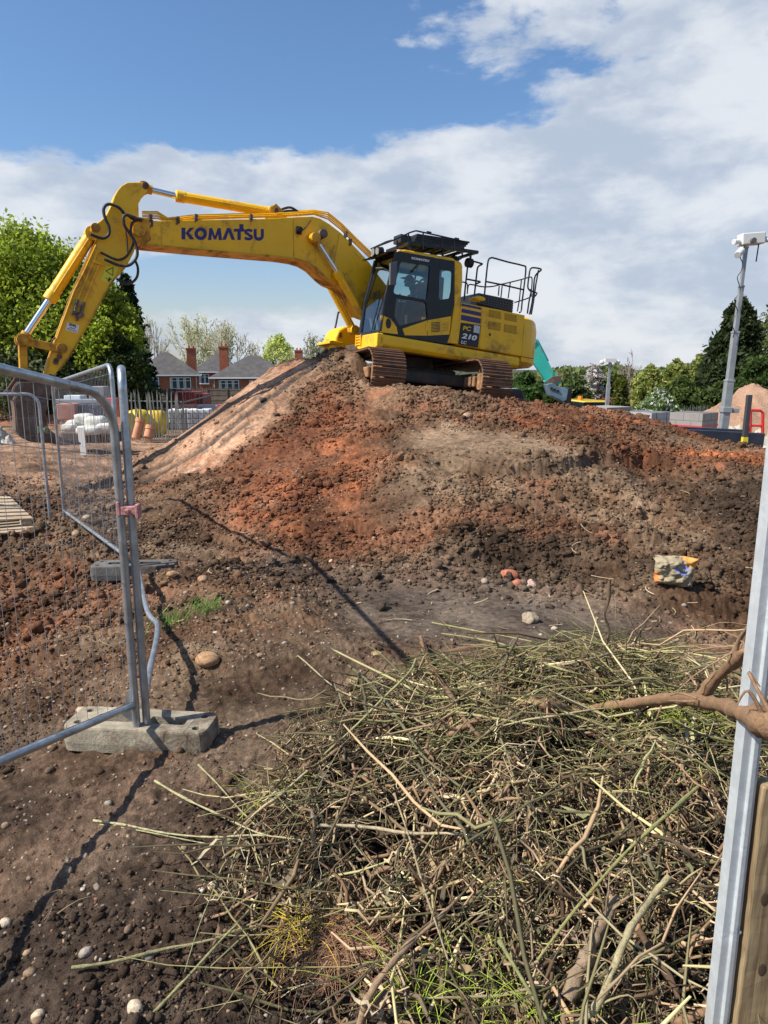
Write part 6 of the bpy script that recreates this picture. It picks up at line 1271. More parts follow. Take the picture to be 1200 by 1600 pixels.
# ------------------------------------------------------------------ background: yard, houses, trees
def PG(px, py, z): d = ray(px, py); return EYE + d * ((z - EYE.z) / d.z)
BRICK = mat('red_brick', (.36, .115, .06), .9, spec=.2)
def brickify(m, c1, c2, mo, sc):
    t = m.node_tree; b = NB(t); p = [n for n in t.nodes if n.type == 'BSDF_PRINCIPLED'][0]; c = b.node('ShaderNodeTexCoord').outputs['Object']
    sp_ = b.node('ShaderNodeSeparateXYZ'); t.links.new(c, sp_.inputs[0]); cb = b.node('ShaderNodeCombineXYZ'); b.put(cb.inputs[0], b.m('ADD', sp_.outputs[0], sp_.outputs[1])); b.put(cb.inputs[1], sp_.outputs[2])
    br = b.node('ShaderNodeTexBrick'); t.links.new(cb.outputs[0], br.inputs[0]); br.inputs['Scale'].default_value = sc; br.inputs['Color1'].default_value = c1 + (1,); br.inputs['Color2'].default_value = c2 + (1,); br.inputs['Mortar'].default_value = mo + (1,); br.inputs['Mortar Size'].default_value = .012
    t.links.new(b.mix(b.sstep(b.noise(c, 1.2, 5, .6), .4, .7), br.outputs[0], tuple(x * .75 for x in c1)), p.inputs['Base Color'])
brickify(BRICK, (.40, .12, .06), (.30, .085, .045), (.30, .2, .15), 2.2)
ROOF = mat('grey_roof_tiles', (.075, .070, .068), .85, var=.25, vscale=1.2, bump=.4, bscale=8)
UPVC = mat('white_window_frame', (.78, .78, .77), .5); PANE = mat('window_pane', (.05, .06, .07), .12, spec=.8); CURT = mat('net_curtain', (.5, .5, .48), .8)
def house(loc, rz, W, D, eave, ridge, label, wins, chims, side_wins=(), hipx=.45, dish=False):
    e = empty('house', loc, (0, 0, rz), label, 'house', 'brick houses beyond the site')
    b = MB(); b.box((0, 0, eave / 2), (W, D, eave)); wl = b.build('wall', BRICK, e)
    o_ = .35; hw, hd2 = W / 2 + o_, D / 2 + o_; hx2 = max(.1, W / 2 - D / 2 * 1.0) if W > D else .3
    b = MB(); v = [(-hw, -hd2, eave), (hw, -hd2, eave), (hw, hd2, eave), (-hw, hd2, eave), (-hx2, 0, ridge), (hx2, 0, ridge)]; v += [(q[0], q[1], eave - .12) for q in v[:4]]
    b.add(v, [(0, 1, 5, 4), (1, 2, 5), (2, 3, 4, 5), (3, 0, 4), (0, 6, 7, 1), (1, 7, 8, 2), (2, 8, 9, 3), (3, 9, 6, 0), (9, 8, 7, 6)]); rf_ = b.build('roof', ROOF, e)
    b = MB()
    for s in (-1, 1): b.box((0, s * (hd2 + .03), eave - .1), (2 * hw + .2, .10, .16)); b.box((s * (hw + .03), 0, eave - .1), (.10, 2 * hd2 + .1, .16))
    b.build('gutter', UPVC, rf_)
    for (cx, cy, top, w_) in chims:
        b = MB(); b.box((cx, cy, (eave + top) / 2), (w_, w_ * .8, top - eave)); b.box((cx, cy, top - .12), (w_ + .14, w_ * .8 + .14, .16)); ch = b.build('chimney', BRICK, rf_)
        b = MB()
        for s in (-.22, .22): b.cyl((cx + s * w_, cy, top), (cx + s * w_, cy, top + .3), .13, 10)
        b.build('chimney_pot', mat('terracotta', (.35, .14, .08), .8), ch)
    def window(cx, cz, w_, h_, ax, n):
        y0 = -D / 2; f = MB()
        def bx(a, z_, sa, sz, d0, d1):
            if ax == 'f': f.box((a, y0 - (d0 + d1) / 2, z_), (sa, d1 - d0, sz))
            else: f.box((W / 2 + (d0 + d1) / 2, a, z_), (d1 - d0, sa, sz))
        for s in (-1, 1): bx(cx + s * w_ / 2, cz, .08, h_ + .08, 0, .09); bx(cx, cz + s * h_ / 2, w_, .08, 0, .085)
        for k in range(1, n): bx(cx - w_ / 2 + w_ * k / n, cz, .07, h_, 0, .08)
        bx(cx, cz + h_ * .22, w_, .05, 0, .075); bx(cx, cz - h_ / 2 - .08, w_ + .2, .08, 0, .14)
        fo = f.build('window', UPVC, e); f = MB(); bx(cx, cz, w_ - .06, h_ - .06, .0, .03); f.build('pane', PANE, fo); f = MB()
        for k in range(n): bx(cx - w_ / 2 + w_ * (k + .5) / n - w_ / n * .28, cz, w_ / n * .22, h_ - .1, .03, .04)
        f.build('curtain', CURT, fo)
    for (cx, cz, w_, h_, n) in wins: window(cx, cz, w_, h_, 'f', n)
    for (cx, cz, w_, h_, n) in side_wins: window(cx, cz, w_, h_, 's', n)
    if dish:
        b = MB(); b.ball((-W / 2 + 1.2, -D / 2 - .45, eave - 1.5), .55, 14, (1, .25, 1)); b.tube([(-W / 2 + 1.2, -D / 2 - .4, eave - 1.5), (-W / 2 + 1.2, -D / 2, eave - 1.7)], .05, 5); b.build('satellite_dish', UPVC, e, smooth=60)
    b = MB(); 
    for s in (-1, 1): b.box((s * (W / 2 - .2), -D / 2 - .06, eave / 2), (.1, .1, eave - .2))
    b.build('downpipe', mat('pale_plastic', (.45, .47, .45), .5), e)
    return e
HZ = -4.2
q = P(262, 600, 92); house((q.x, q.y, HZ), R(14), 7.6, 7.8, 5.35, 8.1, 'nearest brick house with grey hipped roof and satellite dish left of the mound ramp', [(-1.6, 4.3, 1.5, 1.3, 2), (1.7, 4.3, 2.4, 1.3, 3), (0, 1.6, 2.2, 1.3, 3)], [(3.1, -.4, 8.6, 1.15)], dish=True)
q = P(342, 600, 112); house((q.x, q.y, HZ), R(8), 6.5, 7, 5.6, 8.3, 'small brick house glimpsed between the two larger hipped roof houses', [(-1.8, 4.5, 1.3, 1.3, 2), (1.2, 4.5, 2, 1.3, 3)], [])
q = P(397, 600, 95); house((q.x, q.y, HZ), R(6), 9.6, 8.2, 5.0, 7.7, 'long brick house with grey hipped roof half hidden by the top of the ramp', [(-2.8, 3.9, 2.4, 1.35, 3), (.7, 3.9, 1.9, 1.35, 2), (3.2, 3.9, 1.4, 1.3, 2)], [(-3.9, 1.2, 8.9, 1.1)])
q = P(480, 600, 112); house((q.x, q.y, HZ), R(4), 10, 8, 5.0, 7.0, 'brick house mostly behind the top of the mound with one chimney showing', [(0, 3.8, 2, 1.3, 3)], [(-1.2, 0, 8.8, 1.2)])
q = P(938, 590, 100); house((q.x, q.y, HZ), R(-6), 8, 8, 4.6, 6.4, 'brick house hidden by trees on the right with its chimney stack showing', [(0, 3.6, 2, 1.3, 3)], [(0, -.3, 5.9, 2.8)])
# trees
LEAF = attr_mat('tree_leaf', .6, 1.2, .3, .45); TRUNK = mat('tree_bark', (.12, .085, .06), .9, var=.3, vscale=3, bump=.5, bscale=12)
def leaves(name, pts, size, cols, m, parent, rg, elong=1.0, down=0.):
    n = len(pts); a = rg.normal(0, 1, (n, 3)); a[:, 2] = a[:, 2] * (1 - down) - down * 1.5; a /= np.linalg.norm(a, axis=1, keepdims=True); c = np.cross(a, rg.normal(0, 1, (n, 3))); c /= np.linalg.norm(c, axis=1, keepdims=True)
    s = (size * (.6 + .8 * rg.random(n)))[:, None]; A_ = a * s * elong; B_ = c * s * .55
    V_ = np.stack([pts - A_, pts + B_ * 1.0 - A_ * .1, pts + A_, pts - B_ * 1.0 + A_ * .1], 1).reshape(-1, 3); F_ = (np.arange(n) * 4)[:, None] + np.arange(4)[None]
    return npmesh(name, V_, F_, m, attrs={'soil': np.repeat(cols, 4, axis=0)}, parent=parent)
def leafy(px, ybase, ytop, wpx, Y, label, cat='tree', cols=((.10, .16, .03),), seed=0, n=9000, leaf=.13, clumps=60, zb=None, trunk=True, low=.15, name='broadleaf_tree', group='trees and bushes round the site', fill=.75, shape=1.0, blossom=None, lean=0, asym=0.):
    rg = np.random.default_rng(seed); base = P(px, ybase, Y); topz = P(px, ytop, Y).z; z0 = base.z if zb is None else zb; H = topz - z0; Wd = wpx / FPX * Y * 1.02 / 2
    e = empty(name, (base.x, base.y, z0), (0, 0, 0), label, cat, group)
    C = []
    while len(C) < clumps:
        p = rg.uniform(-1, 1, 3); rr_ = np.linalg.norm(p)
        if rr_ > 1 or rr_ < .35: continue
        t = (p[2] + 1) / 2; wz_ = (np.sin(np.pi * min(1, t * .85 + .18)) ** .6) ** shape
        C.append((p[0] * Wd * wz_ * .84 + asym * t * Wd, p[1] * Wd * .8 * wz_, H * (low + (1 - low) * (t * .88 + .03)), Wd * (.16 + .17 * rg.random()) * (1.15 - .35 * t)))
    C = np.array(C); ch = rg.integers(0, len(C), n); d = rg.normal(0, 1, (n, 3)); d /= np.linalg.norm(d, axis=1, keepdims=True); rad = (C[ch, 3] * (fill + (1 - fill) * rg.random(n)) * (1 + .35 * np.clip(rg.normal(0, 1, n), -1.6, .9)))[:, None]
    pts = C[ch, :3] + d * rad * np.array([1.15, 1.15, .8]); pts[:, 2] = np.maximum(pts[:, 2], .1 + .4 * rg.random(n))
    cv = np.array(cols); cc = cv[(ch * 7 + (rg.random(n) < .25)) % len(cv)] * (.7 + .6 * rg.random((n, 1))) * (.8 + .4 * rg.random(len(C)))[ch][:, None]
    if blossom is not None: k = rg.random(n) < blossom[0]; cc[k] = np.array(blossom[1]) * (.8 + .3 * rg.random((k.sum(), 1)))
    leaves('crown', pts, leaf, cc, LEAF, e, rg)
    if trunk:
        b = MB(); r0 = max(.06, Wd * .045); tops = [Vector((C[i][0], C[i][1], C[i][2])) for i in np.argsort(rg.random(len(C)))[:26]]
        fk = Vector((0, 0, H * .28)); b.tube([(0, 0, -.3), (r0 * .3, 0, H * .14), fk], [r0 * 1.5, r0 * 1.1, r0], 8, smooth=3)
        for tpt in tops: m1 = fk.lerp(tpt, .5) + Vector((rg.normal(0, .2), rg.normal(0, .2), H * .05)); b.tube([fk - Vector((0, 0, H * .04)), m1, tpt], [r0 * .55, r0 * .28, r0 * .08], 5, cap=False, smooth=3)
        b.build('trunk', TRUNK, e, smooth=60)
    return e
def bare(px, ybase, ytop, wpx, Y, label, seed, col=(.42, .38, .27), n=2500, leafn=0, leafc=(.3, .34, .12), zb=None, group='bare spring trees behind the houses', thick=1.0):
    rg = np.random.default_rng(seed); base = P(px, ybase, Y); H = P(px, ytop, Y).z - (base.z if zb is None else zb); W_ = wpx / FPX * Y / 2
    e = empty('bare_tree', (base.x, base.y, base.z if zb is None else zb), (0, 0, 0), label, 'tree', group)
    segs = []; ends = []
    def grow(p, d, l, r, dep):
        k = 4; pts = [p]; 
        for i in range(k - 1):
            d = (d + Vector(rg.normal(0, .10, 3)) + Vector((0, 0, .06))).normalized(); p = p + d * l / (k - 1); pts.append(p)
        segs.append((pts, r, r * .55, dep))
        if dep >= 5 or len(segs) > n: ends.append(p); return
        for c_ in range(3 if dep < 4 else 4):
            q = pts[rg.integers(1, k)] if c_ else p; a = Vector(rg.normal(0, 1, 3)); nd = (d + a * (.36 if dep else .42)).normalized(); grow(q, nd, l * rg.uniform(.62, .85), r * .58, dep + 1)
    for s_ in range(3): grow(Vector((0, 0, 0)), Vector((rg.normal(0, .22), rg.normal(0, .2), 1)).normalized(), H * .30, H * .016 * thick, 0)
    A_ = np.array([[tuple(q) for q in s_[0]] for s_ in segs]); ext = np.abs(A_[:, :, 0]).max() + 1e-6; top = A_[:, :, 2].max(); A_[:, :, 0] *= W_ / np.percentile(np.abs(A_[:, -1, 0]), 97); A_[:, :, 1] *= .8 * W_ / np.percentile(np.abs(A_[:, -1, 1]), 97); A_[:, :, 2] *= H / top
    rd = np.array([np.linspace(s_[1], s_[2], 4) for s_ in segs]); rd = np.maximum(rd, .026 * Y / 90); big_ = np.array([s_[3] < 2 for s_ in segs]); cols = np.array(col)[None] * (.75 + .4 * rg.random((len(segs), 1)))
    for nm, kk in (('trunk', big_), ('twigs', ~big_)):
        o = tubes_np(nm, A_[kk], rd[kk], cols[kk] * (.7 if nm == 'trunk' else 1), STEMM, 4); o.parent = e
    if leafn:
        en = A_[rg.integers(0, len(A_), leafn), 3] + rg.normal(0, .25, (leafn, 3)) * Y / 90; leaves('crown', en, .13 * Y / 90, np.array(leafc)[None] * (.7 + .6 * rg.random((leafn, 1))), LEAF, e, rg)
    return e
OAK = ((.33, .41, .04), (.25, .33, .03), (.41, .48, .055), (.16, .22, .025))
leafy(55, 590, 332, 300, 46, 'largest fresh green oak filling the left edge behind the arm', cols=OAK, seed=1, n=42000, leaf=.15, clumps=190, zb=-1.3, low=.12, fill=.6)
leafy(165, 592, 395, 130, 44, 'bright green tree in front of the dark conifer, right of the oak', cols=OAK, seed=2, n=18000, leaf=.13, clumps=100, zb=-1.3, low=.08)
leafy(30, 596, 520, 160, 42, 'low grey green bush under the left edge oak', 'bush', ((.11, .14, .05), (.16, .19, .08)), 3, 6000, .13, 50, zb=-1.3, trunk=False, low=0, name='bush')
leafy(190, 610, 510, 110, 43, 'dark green shrub at the foot of the trees left of the houses', 'bush', ((.04, .065, .018), (.06, .09, .02)), 4, 8000, .13, 60, zb=-1.3, trunk=False, low=0, name='bush')
leafy(110, 612, 540, 130, 42.5, 'dark shrub behind the quick coupler of the arm', 'bush', ((.035, .06, .016), (.05, .075, .02)), 5, 7000, .13, 50, zb=-1.3, trunk=False, low=0, name='bush')
def conifer(px, ybase, ytop, wpx, Y, label, seed, cols, n=14000, zb=-1.3, name='conifer', droop=.35, flare=1.0, group='trees and bushes round the site', leaf=.16):
    rg = np.random.default_rng(seed); base = P(px, ybase, Y); H = P(px, ytop, Y).z - zb; W_ = wpx / FPX * Y / 2; e = empty(name, (base.x, base.y, zb), (0, 0, 0), label, 'tree', group)
    nb = 190; t = rg.random(nb) ** .8; az_ = rg.random(nb) * 6.283; ln = W_ * ((1 - t) ** flare) * (.65 + .5 * rg.random(nb)) + .12; ch = rg.integers(0, nb, n); pr_ = ln / ln.sum(); ch = rg.choice(nb, n, p=pr_); s = rg.random(n) ** .6
    rr_ = ln[ch] * s; x_ = np.cos(az_[ch]) * rr_; y_ = np.sin(az_[ch]) * rr_; z_ = H * (.04 + .94 * t[ch]) - droop * rr_ * s + .12 * rr_; pts = np.stack([x_, y_, z_], -1) + rg.normal(0, 1, (n, 3)) * np.array([.16, .16, .20]) * (.4 + ln[ch] / W_)[:, None] * min(1, W_ / 1.5); pts[:, 2] = np.clip(pts[:, 2], .05, H * 1.0)
    cv = np.array(cols); cc = cv[ch % len(cv)] * (.6 + .7 * rg.random((n, 1))) * (.75 + .5 * rg.random(nb))[ch][:, None]; leaves('crown', pts, leaf, cc, LEAF, e, rg, 1.3, .5)
    b = MB(); b.tube([(0, 0, -.3), (0, 0, H * .5), (0, 0, H * .96)], [W_ * .08 + .05, W_ * .05 + .03, .02], 7)
    for i in range(0, nb, 4): b.tube([(0, 0, H * (.04 + .94 * t[i])), (math.cos(az_[i]) * ln[i] * .9, math.sin(az_[i]) * ln[i] * .9, H * (.04 + .94 * t[i]) - droop * ln[i] * .6)], [.05, .015], 4, cap=False)
    b.build('trunk', TRUNK, e); return e
conifer(206, 595, 425, 70, 49, 'tall dark blue-green conifer behind the bright green tree', 11, ((.018, .035, .018), (.025, .045, .022), (.014, .027, .015)), 16000, flare=.75)
GY_ = (.62, .57, .42)
bare(243, 590, 488, 56, 120, 'small pale bare tree just right of the dark conifer', 21, (.60, .57, .48), 1800, zb=HZ)
bare(318, 590, 492, 80, 122, 'left of the two broad bare trees above the house chimney', 22, GY_, 2600, 2200, (.55, .56, .28), zb=HZ)
bare(362, 590, 498, 70, 118, 'right of the two broad bare trees above the house chimney', 23, (.62, .57, .44), 2600, 900, (.55, .56, .28), zb=HZ)
leafy(437, 590, 514, 72, 125, 'round yellow-green budding tree above the long house roof', 'tree', ((.50, .56, .14), (.42, .50, .12), (.58, .60, .2)), 24, 4200, .22, 60, zb=HZ, low=.25, group='spring trees behind the houses')
bare(404, 590, 535, 50, 121, 'faint bare tree left of the yellow-green budding tree', 25, (.6, .57, .48), 1400, zb=HZ)
bare(497, 590, 519, 62, 121, 'olive grey budding tree behind the front of the excavator', 26, (.46, .43, .32), 2000, 1800, (.28, .29, .13), zb=HZ)
# right hand side trees
SH = 34
leafy(822, 640, 576, 70, 38, 'glossy dark green hedge behind the counterweight', 'hedge', ((.05, .10, .02), (.07, .14, .025), (.035, .07, .016)), 31, 9000, .13, 60, zb=-1.2, trunk=False, low=0, name='hedge')
leafy(860, 640, 598, 40, 36, 'low green bush under the teal digging arm', 'bush', ((.05, .10, .02), (.08, .13, .03)), 32, 4000, .11, 40, zb=-1.2, trunk=False, low=0, name='bush')
leafy(897, 640, 581, 62, 40, 'rounded mid-green bush between the teal arm and the small mast', 'bush', ((.08, .11, .035), (.10, .14, .04)), 33, 6500, .12, 60, zb=-1.2, trunk=False, low=0, name='bush')
leafy(925, 640, 562, 40, 44, 'sparse white blossom tree left of the small mast', 'tree', ((.12, .12, .06),), 34, 2200, .09, 50, zb=-1.2, low=.3, blossom=(.75, (.72, .66, .62)))
conifer(968, 640, 585, 26, 37, 'small golden-green conifer right of the small mast', 35, ((.14, .16, .02), (.10, .12, .02)), 3500, -1.2, flare=.5, leaf=.08)
bare(985, 640, 545, 44, 42, 'thin leafless sapling with upright twigs right of the golden conifer', 36, (.33, .27, .22), 500, zb=-1.2, thick=.5, group='trees and bushes round the site')
OLV = ((.30, .33, .08), (.22, .26, .06), (.36, .38, .11))
leafy(1012, 640, 563, 62, 41, 'olive green feathery tree left of the blossom bush', 'tree', OLV, 37, 7000, .10, 90, zb=-1.2, low=.1)
leafy(1052, 640, 552, 60, 43, 'taller olive green tree behind the blossom bush', 'tree', OLV, 38, 6500, .11, 80, zb=-1.2, low=.15)
leafy(1088, 640, 548, 46, 45, 'slim pale green tree left of the weeping conifer', 'tree', OLV, 39, 4500, .11, 60, zb=-1.2, low=.2)
leafy(1062, 645, 582, 70, 38, 'dense mid-green bush in front of the olive trees', 'bush', ((.09, .13, .03), (.12, .16, .035)), 40, 7000, .11, 60, zb=-1.1, trunk=False, low=0, name='bush')
leafy(1028, 650, 603, 68, 33, 'white flowering bush behind the block stacks', 'bush', ((.10, .17, .04), (.13, .2, .05)), 41, 7000, .09, 70, zb=-1.0, trunk=False, low=0, name='bush', blossom=(.33, (.75, .76, .66)))
conifer(1142, 645, 462, 150, 40, 'large dark weeping conifer behind the tall camera mast', 42, ((.045, .065, .02), (.06, .08, .025), (.03, .045, .015)), 34000, -1.1, droop=.9, flare=.62, leaf=.15)
leafy(1178, 640, 545, 90, 37, 'dark rounded evergreen bush right of the tall mast', 'bush', ((.05, .085, .02), (.07, .11, .025)), 43, 9000, .12, 70, zb=-1.0, trunk=False, low=0, name='bush')
leafy(1120, 650, 585, 70, 36, 'dark shrubs at the foot of the weeping conifer', 'bush', ((.06, .09, .022), (.08, .11, .03)), 44, 7000, .11, 60, zb=-1.0, trunk=False, low=0, name='bush')
leafy(1198, 640, 435, 56, 46, 'tall sparse light green tree at the right edge', 'tree', ((.17, .20, .07), (.13, .16, .05)), 45, 3800, .12, 90, zb=-1.1, low=.2, fill=.9)
leafy(1260, 640, 520, 130, 44, 'broad green tree just beyond the right edge', 'tree', OLV, 46, 7000, .14, 70, zb=-1.1, low=.05)
leafy(-60, 600, 420, 160, 50, 'green tree at the far left beyond the oak', 'tree', OAK, 47, 7000, .18, 60, zb=-1.3)
leafy(780, 640, 585, 90, 43, 'hedge behind the tracks of the excavator', 'hedge', ((.05, .09, .02), (.07, .12, .025)), 48, 7000, .14, 60, zb=-1.2, trunk=False, low=0, name='hedge')
leafy(640, 640, 600, 260, 60, 'long low hedge hidden behind the mound', 'hedge', ((.06, .09, .025),), 49, 6000, .16, 60, zb=-1.4, trunk=False, low=0, name='hedge')
# block stacks
def blockstack(c, rz, W_, D_, H_, mcol, label, stripes=False, dark=False, grp='stacks of concrete blocks'):
    e = empty('block_stack', c, (0, 0, rz), label, 'block stack', grp); m = mat('concrete_block_' + ('red' if stripes else 'dark' if dark else 'pale'), mcol, .9, spec=.2)
    if not m.get('done'): brickify(m, tuple(mcol), tuple(x * .85 for x in mcol), tuple(x * .45 for x in mcol), 1.15 if not dark else 1.3); m['done'] = 1
    b = MB(); b.box((0, 0, H_ / 2), (W_, D_, H_)); b.build('blocks', m, e, bevel=.01)
    b = MB(); b.box((0, 0, -.07), (W_, D_ * .9, .03))
    for s in (-1, 0, 1): b.box((s * W_ * .42, 0, -.035 - .06), (.1, D_ * .9, .06))
    b.build('pallet', PALM, e)
    if stripes:
        rm = mat('red_strapping', (.55, .05, .06), .5); b = MB()
        for zz in (.38, .72): b.box((0, 0, H_ * zz), (W_ + .02, D_ + .02, .05))
        b.build('strapping', rm, e)
    else:
        b = MB()
        for s in (-.25, .25): b.box((s * W_, 0, H_ / 2), (.02, D_ + .012, H_ + .012))
        b.build('strapping', BLK, e)
    return e
def bst(px, pytop, Y, *a, **k):
    p = P(px, pytop, Y); H_ = a[3]; return blockstack((p.x, p.y, p.z - H_), *a, **k)
bst(948, 635, 25, R(32), 1.25, 1.1, 1.2, (.33, .31, .29), 'red strapped grey block stack, leftmost of the three beyond the ridge', stripes=True)
bst(1010, 643, 23, R(38), 1.15, 1.1, 1.3, (.42, .43, .44), 'pale grey block stack in the middle of the three beyond the ridge', dark=False)
bst(1085, 644, 20.5, R(42), 1.0, .95, 1.3, (.36, .34, .30), 'beige block stack with red straps beside the tall mast', stripes=True)
bst(818, 632, 24, R(10), 1.9, 1.0, .9, (.55, .55, .56), 'white topped block stack behind the rear of the tracks')
# tall camera mast
MG = mat('mast_steel', (.33, .35, .36), .5, metal=.4, var=.15, vscale=4)
mb = P(1129, 678, 16.5); mt = P(1166, 385, 16.5); ms = empty('camera_mast', mb, (0, 0, 0), 'tall tapering grey camera mast leaning slightly right beside the rubble heap', 'mast', 'site camera masts')
ax = (mt - mb); Lm = ax.length; ax.normalize()
for i, (t0, t1, w_) in enumerate(((-.06, .30, .17), (.28, .56, .135), (.54, .80, .10), (.78, 1.0, .075))):
    b = MB(); b.bar(ax * Lm * t0, ax * Lm * t1, w_, w_, (0, 1, 0)); b.bar(ax * Lm * (t1 - .012), ax * Lm * t1, w_ + .015, w_ + .015, (0, 1, 0)); b.build('mast_section', MG, ms, bevel=.01)
b = MB(); b.bar(ax * Lm * .12, ax * Lm * .15, .22, .22, (0, 1, 0)); b.box(ax * Lm * .13 + Vector((.22, 0, 0)), (.14, .12, .1)); b.build('clamp_collar', MG, ms, bevel=.01)
WH = mat('camera_housing', (.62, .62, .60), .5)
tp = ax * Lm; b = MB(); b.box(tp + Vector((.09, 0, .15)), (.50, .30, .24), Matrix.Rotation(R(-4), 3, 'Y')); hb_ = b.build('equipment_box', WH, ms, bevel=.02)
for (dx, dz, fr) in ((-.20, .09, -1), (.34, .14, 1), (.05, .11, 0)):
    b = MB(); c = tp + Vector((dx, -.05, dz)); b.cyl(c, c + Vector((fr * .14, -.18 if fr == 0 else -.06, -.02)), .06, 14); b.build('camera', WH if fr else mat('camera_grey', (.12, .12, .12), .4), ms, bevel=.008)
b = MB(); c = tp + Vector((-.14, -.1, -.10)); b.cyl(c, c + Vector((-.16, -.16, -.12)), .075, 14); b.build('camera', WH, ms, bevel=.008)
b = MB(); b.tube([tp + Vector((.27, 0, .05)), tp + Vector((.25, 0, -.32))], .014, 6); b.build('aerial', BLK, ms)
b = MB(); pts = [tp + Vector((-.08, -.08, 0))]
for k in range(14): pts.append(ax * Lm * (.98 - .035 * k) + Vector((-.12 - .05 * math.sin(k * 1.9), -.12, 0)))
b.tube(pts, .010, 5, smooth=3); b.build('cable', BLK, ms)
b = MB(); a = P(1062, 671, 15.2); c = P(1193, 679, 15.2); b.add([], []); dvec = (c - a); m_ = (a + c) / 2; b.bar(a - Vector((0, 0, .14)), c - Vector((0, 0, .12)), .12, .30); b.bar(a + Vector((0, .9, -.14)), c + Vector((0, .9, -.12)), .12, .30); b.bar(a + Vector((.3, .45, -.2)), c + Vector((-.3, .45, -.2)), .9, .12); o = b.build('mast_base', mat('navy_steel', (.025, .03, .045), .45, var=.3, vscale=3), bevel=.015); tag(o, 'dark navy steel base frame at the foot of the tall mast', 'base frame')
pb = P(1163, 690, 14.2); pt_ = P(1171, 617, 14.2); e = empty('marker_post', pb, (0, 0, 0), 'dark square post with a yellow foot in front of the mast base', 'post'); dd = pt_ - pb; b = MB(); b.bar(dd * .1, dd, .09, .09, (0, 1, 0)); b.build('post_body', mat('dark_post', (.05, .05, .055), .6), e, bevel=.006); b = MB(); b.bar(dd * -.4, dd * .1, .095, .095, (0, 1, 0)); b.build('yellow_foot', mat('yellow_paint', (.70, .55, .04), .5), e)
e = None
RED_ = mat('red_tube', (.62, .03, .03), .4); a = P(1172, 641, 16.6); b = MB(); pts = [P(1173, 641, 16.6), P(1188, 641.5, 16.6), P(1192, 645, 16.6), P(1191, 690, 16.6)]; b.tube(pts, .035, 8); b.tube([P(1173, 641, 16.6), P(1171, 690, 16.6)], .035, 8); b.tube([P(1172, 665, 16.6), P(1191, 665, 16.6)], .028, 8); tag(b.build('barrier', RED_), 'red tubular barrier frame beside the rubble heap at the right edge', 'barrier')
# small mast
sb = P(948, 640, 33); st_ = P(953, 566, 33); e = empty('camera_mast', sb, (0, 0, 0), 'small distant grey camera mast among the bushes', 'mast', 'site camera masts'); dd = st_ - sb
b = MB(); b.bar(dd * -.3, dd * .55, .15, .15, (0, 1, 0)); b.bar(dd * .55, dd, .10, .10, (0, 1, 0)); b.build('mast_section', MG, e); b = MB(); b.box(dd + Vector((0, 0, .08)), (.5, .3, .16)); b.ball(dd + Vector((-.36, 0, .0)), .11, 8); b.ball(dd + Vector((.36, 0, .0)), .11, 8); b.build('camera', WH, e)
# heaps of sand and rubble
def heap(name, cx, cy, z0, rx, ry, H_, colr, label, seed, kind='structure', rough=.12):
    n = 90; u = np.linspace(-1.15, 1.15, n); A_, B_ = np.meshgrid(u, u); d = np.hypot(A_, B_) * (1 + .25 * fbm(A_ * 1.5, B_ * 1.5, 3, seed)); hh = np.clip(1 - d, -.1, 1) ** 1 * H_; hh = np.where(d < 1, H_ * (1 - d) ** .85, -.15) + rough * H_ * fbm(A_ * 5, B_ * 5, 4, seed + 3) * (d < 1) + .5 * clods(A_ * rx, B_ * ry, .3, seed + 5, .4) * (d < 1)
    V_ = np.stack([cx + A_ * rx, cy + B_ * ry, z0 + hh], -1).reshape(-1, 3); ii = np.arange(n * n).reshape(n, n); F_ = np.stack([ii[:-1, :-1], ii[:-1, 1:], ii[1:, 1:], ii[1:, :-1]], -1).reshape(-1, 4); cc = np.array(colr)[None] * (1 + .35 * fbm(A_.ravel() * 3, B_.ravel() * 3, 4, seed + 9))[:, None]
    return tag(npmesh(name, V_, F_, SOIL, smooth=True, attrs={'soil': cc}), kind=kind)
q = P(1168, 640, 24); heap('sand_heap', q.x + .6, q.y + 1, -.9, 3.1, 3.0, 2.45, (.34, .21, .14), '', 61)
q = P(1110, 660, 21.5); heap('rubble_heap', q.x + .9, q.y, -.7, 1.6, 1.3, 1.0, (.50, .42, .33), '', 62, rough=.3)
q = P(0, 655, 30); heap('earth_bank', q.x - 2, q.y + 14, -1.2, 9, 4, 1.35, (.30, .13, .08), '', 63)
q = P(5, 650, 27); heap('pale_rubble', q.x - 1, q.y, -1.1, 1.6, 1.5, 1.2, (.50, .46, .38), '', 64, rough=.4)
x_, y_ = polar_pts(700, 17.8, 24, .44, .55); z_ = hb(x_, y_); lumps('broken_rubble', x_, y_, z_ + .05, .05 + .16 * rng.random(700) ** 3, IC1, rng, cols=np.array([.52, .44, .34])[None] * (.6 + .6 * rng.random((700, 1))), m=SOIL, rough=.3, label='broken pale rubble strewn round the foot of the tall mast', cat='rubble', kind='stuff')
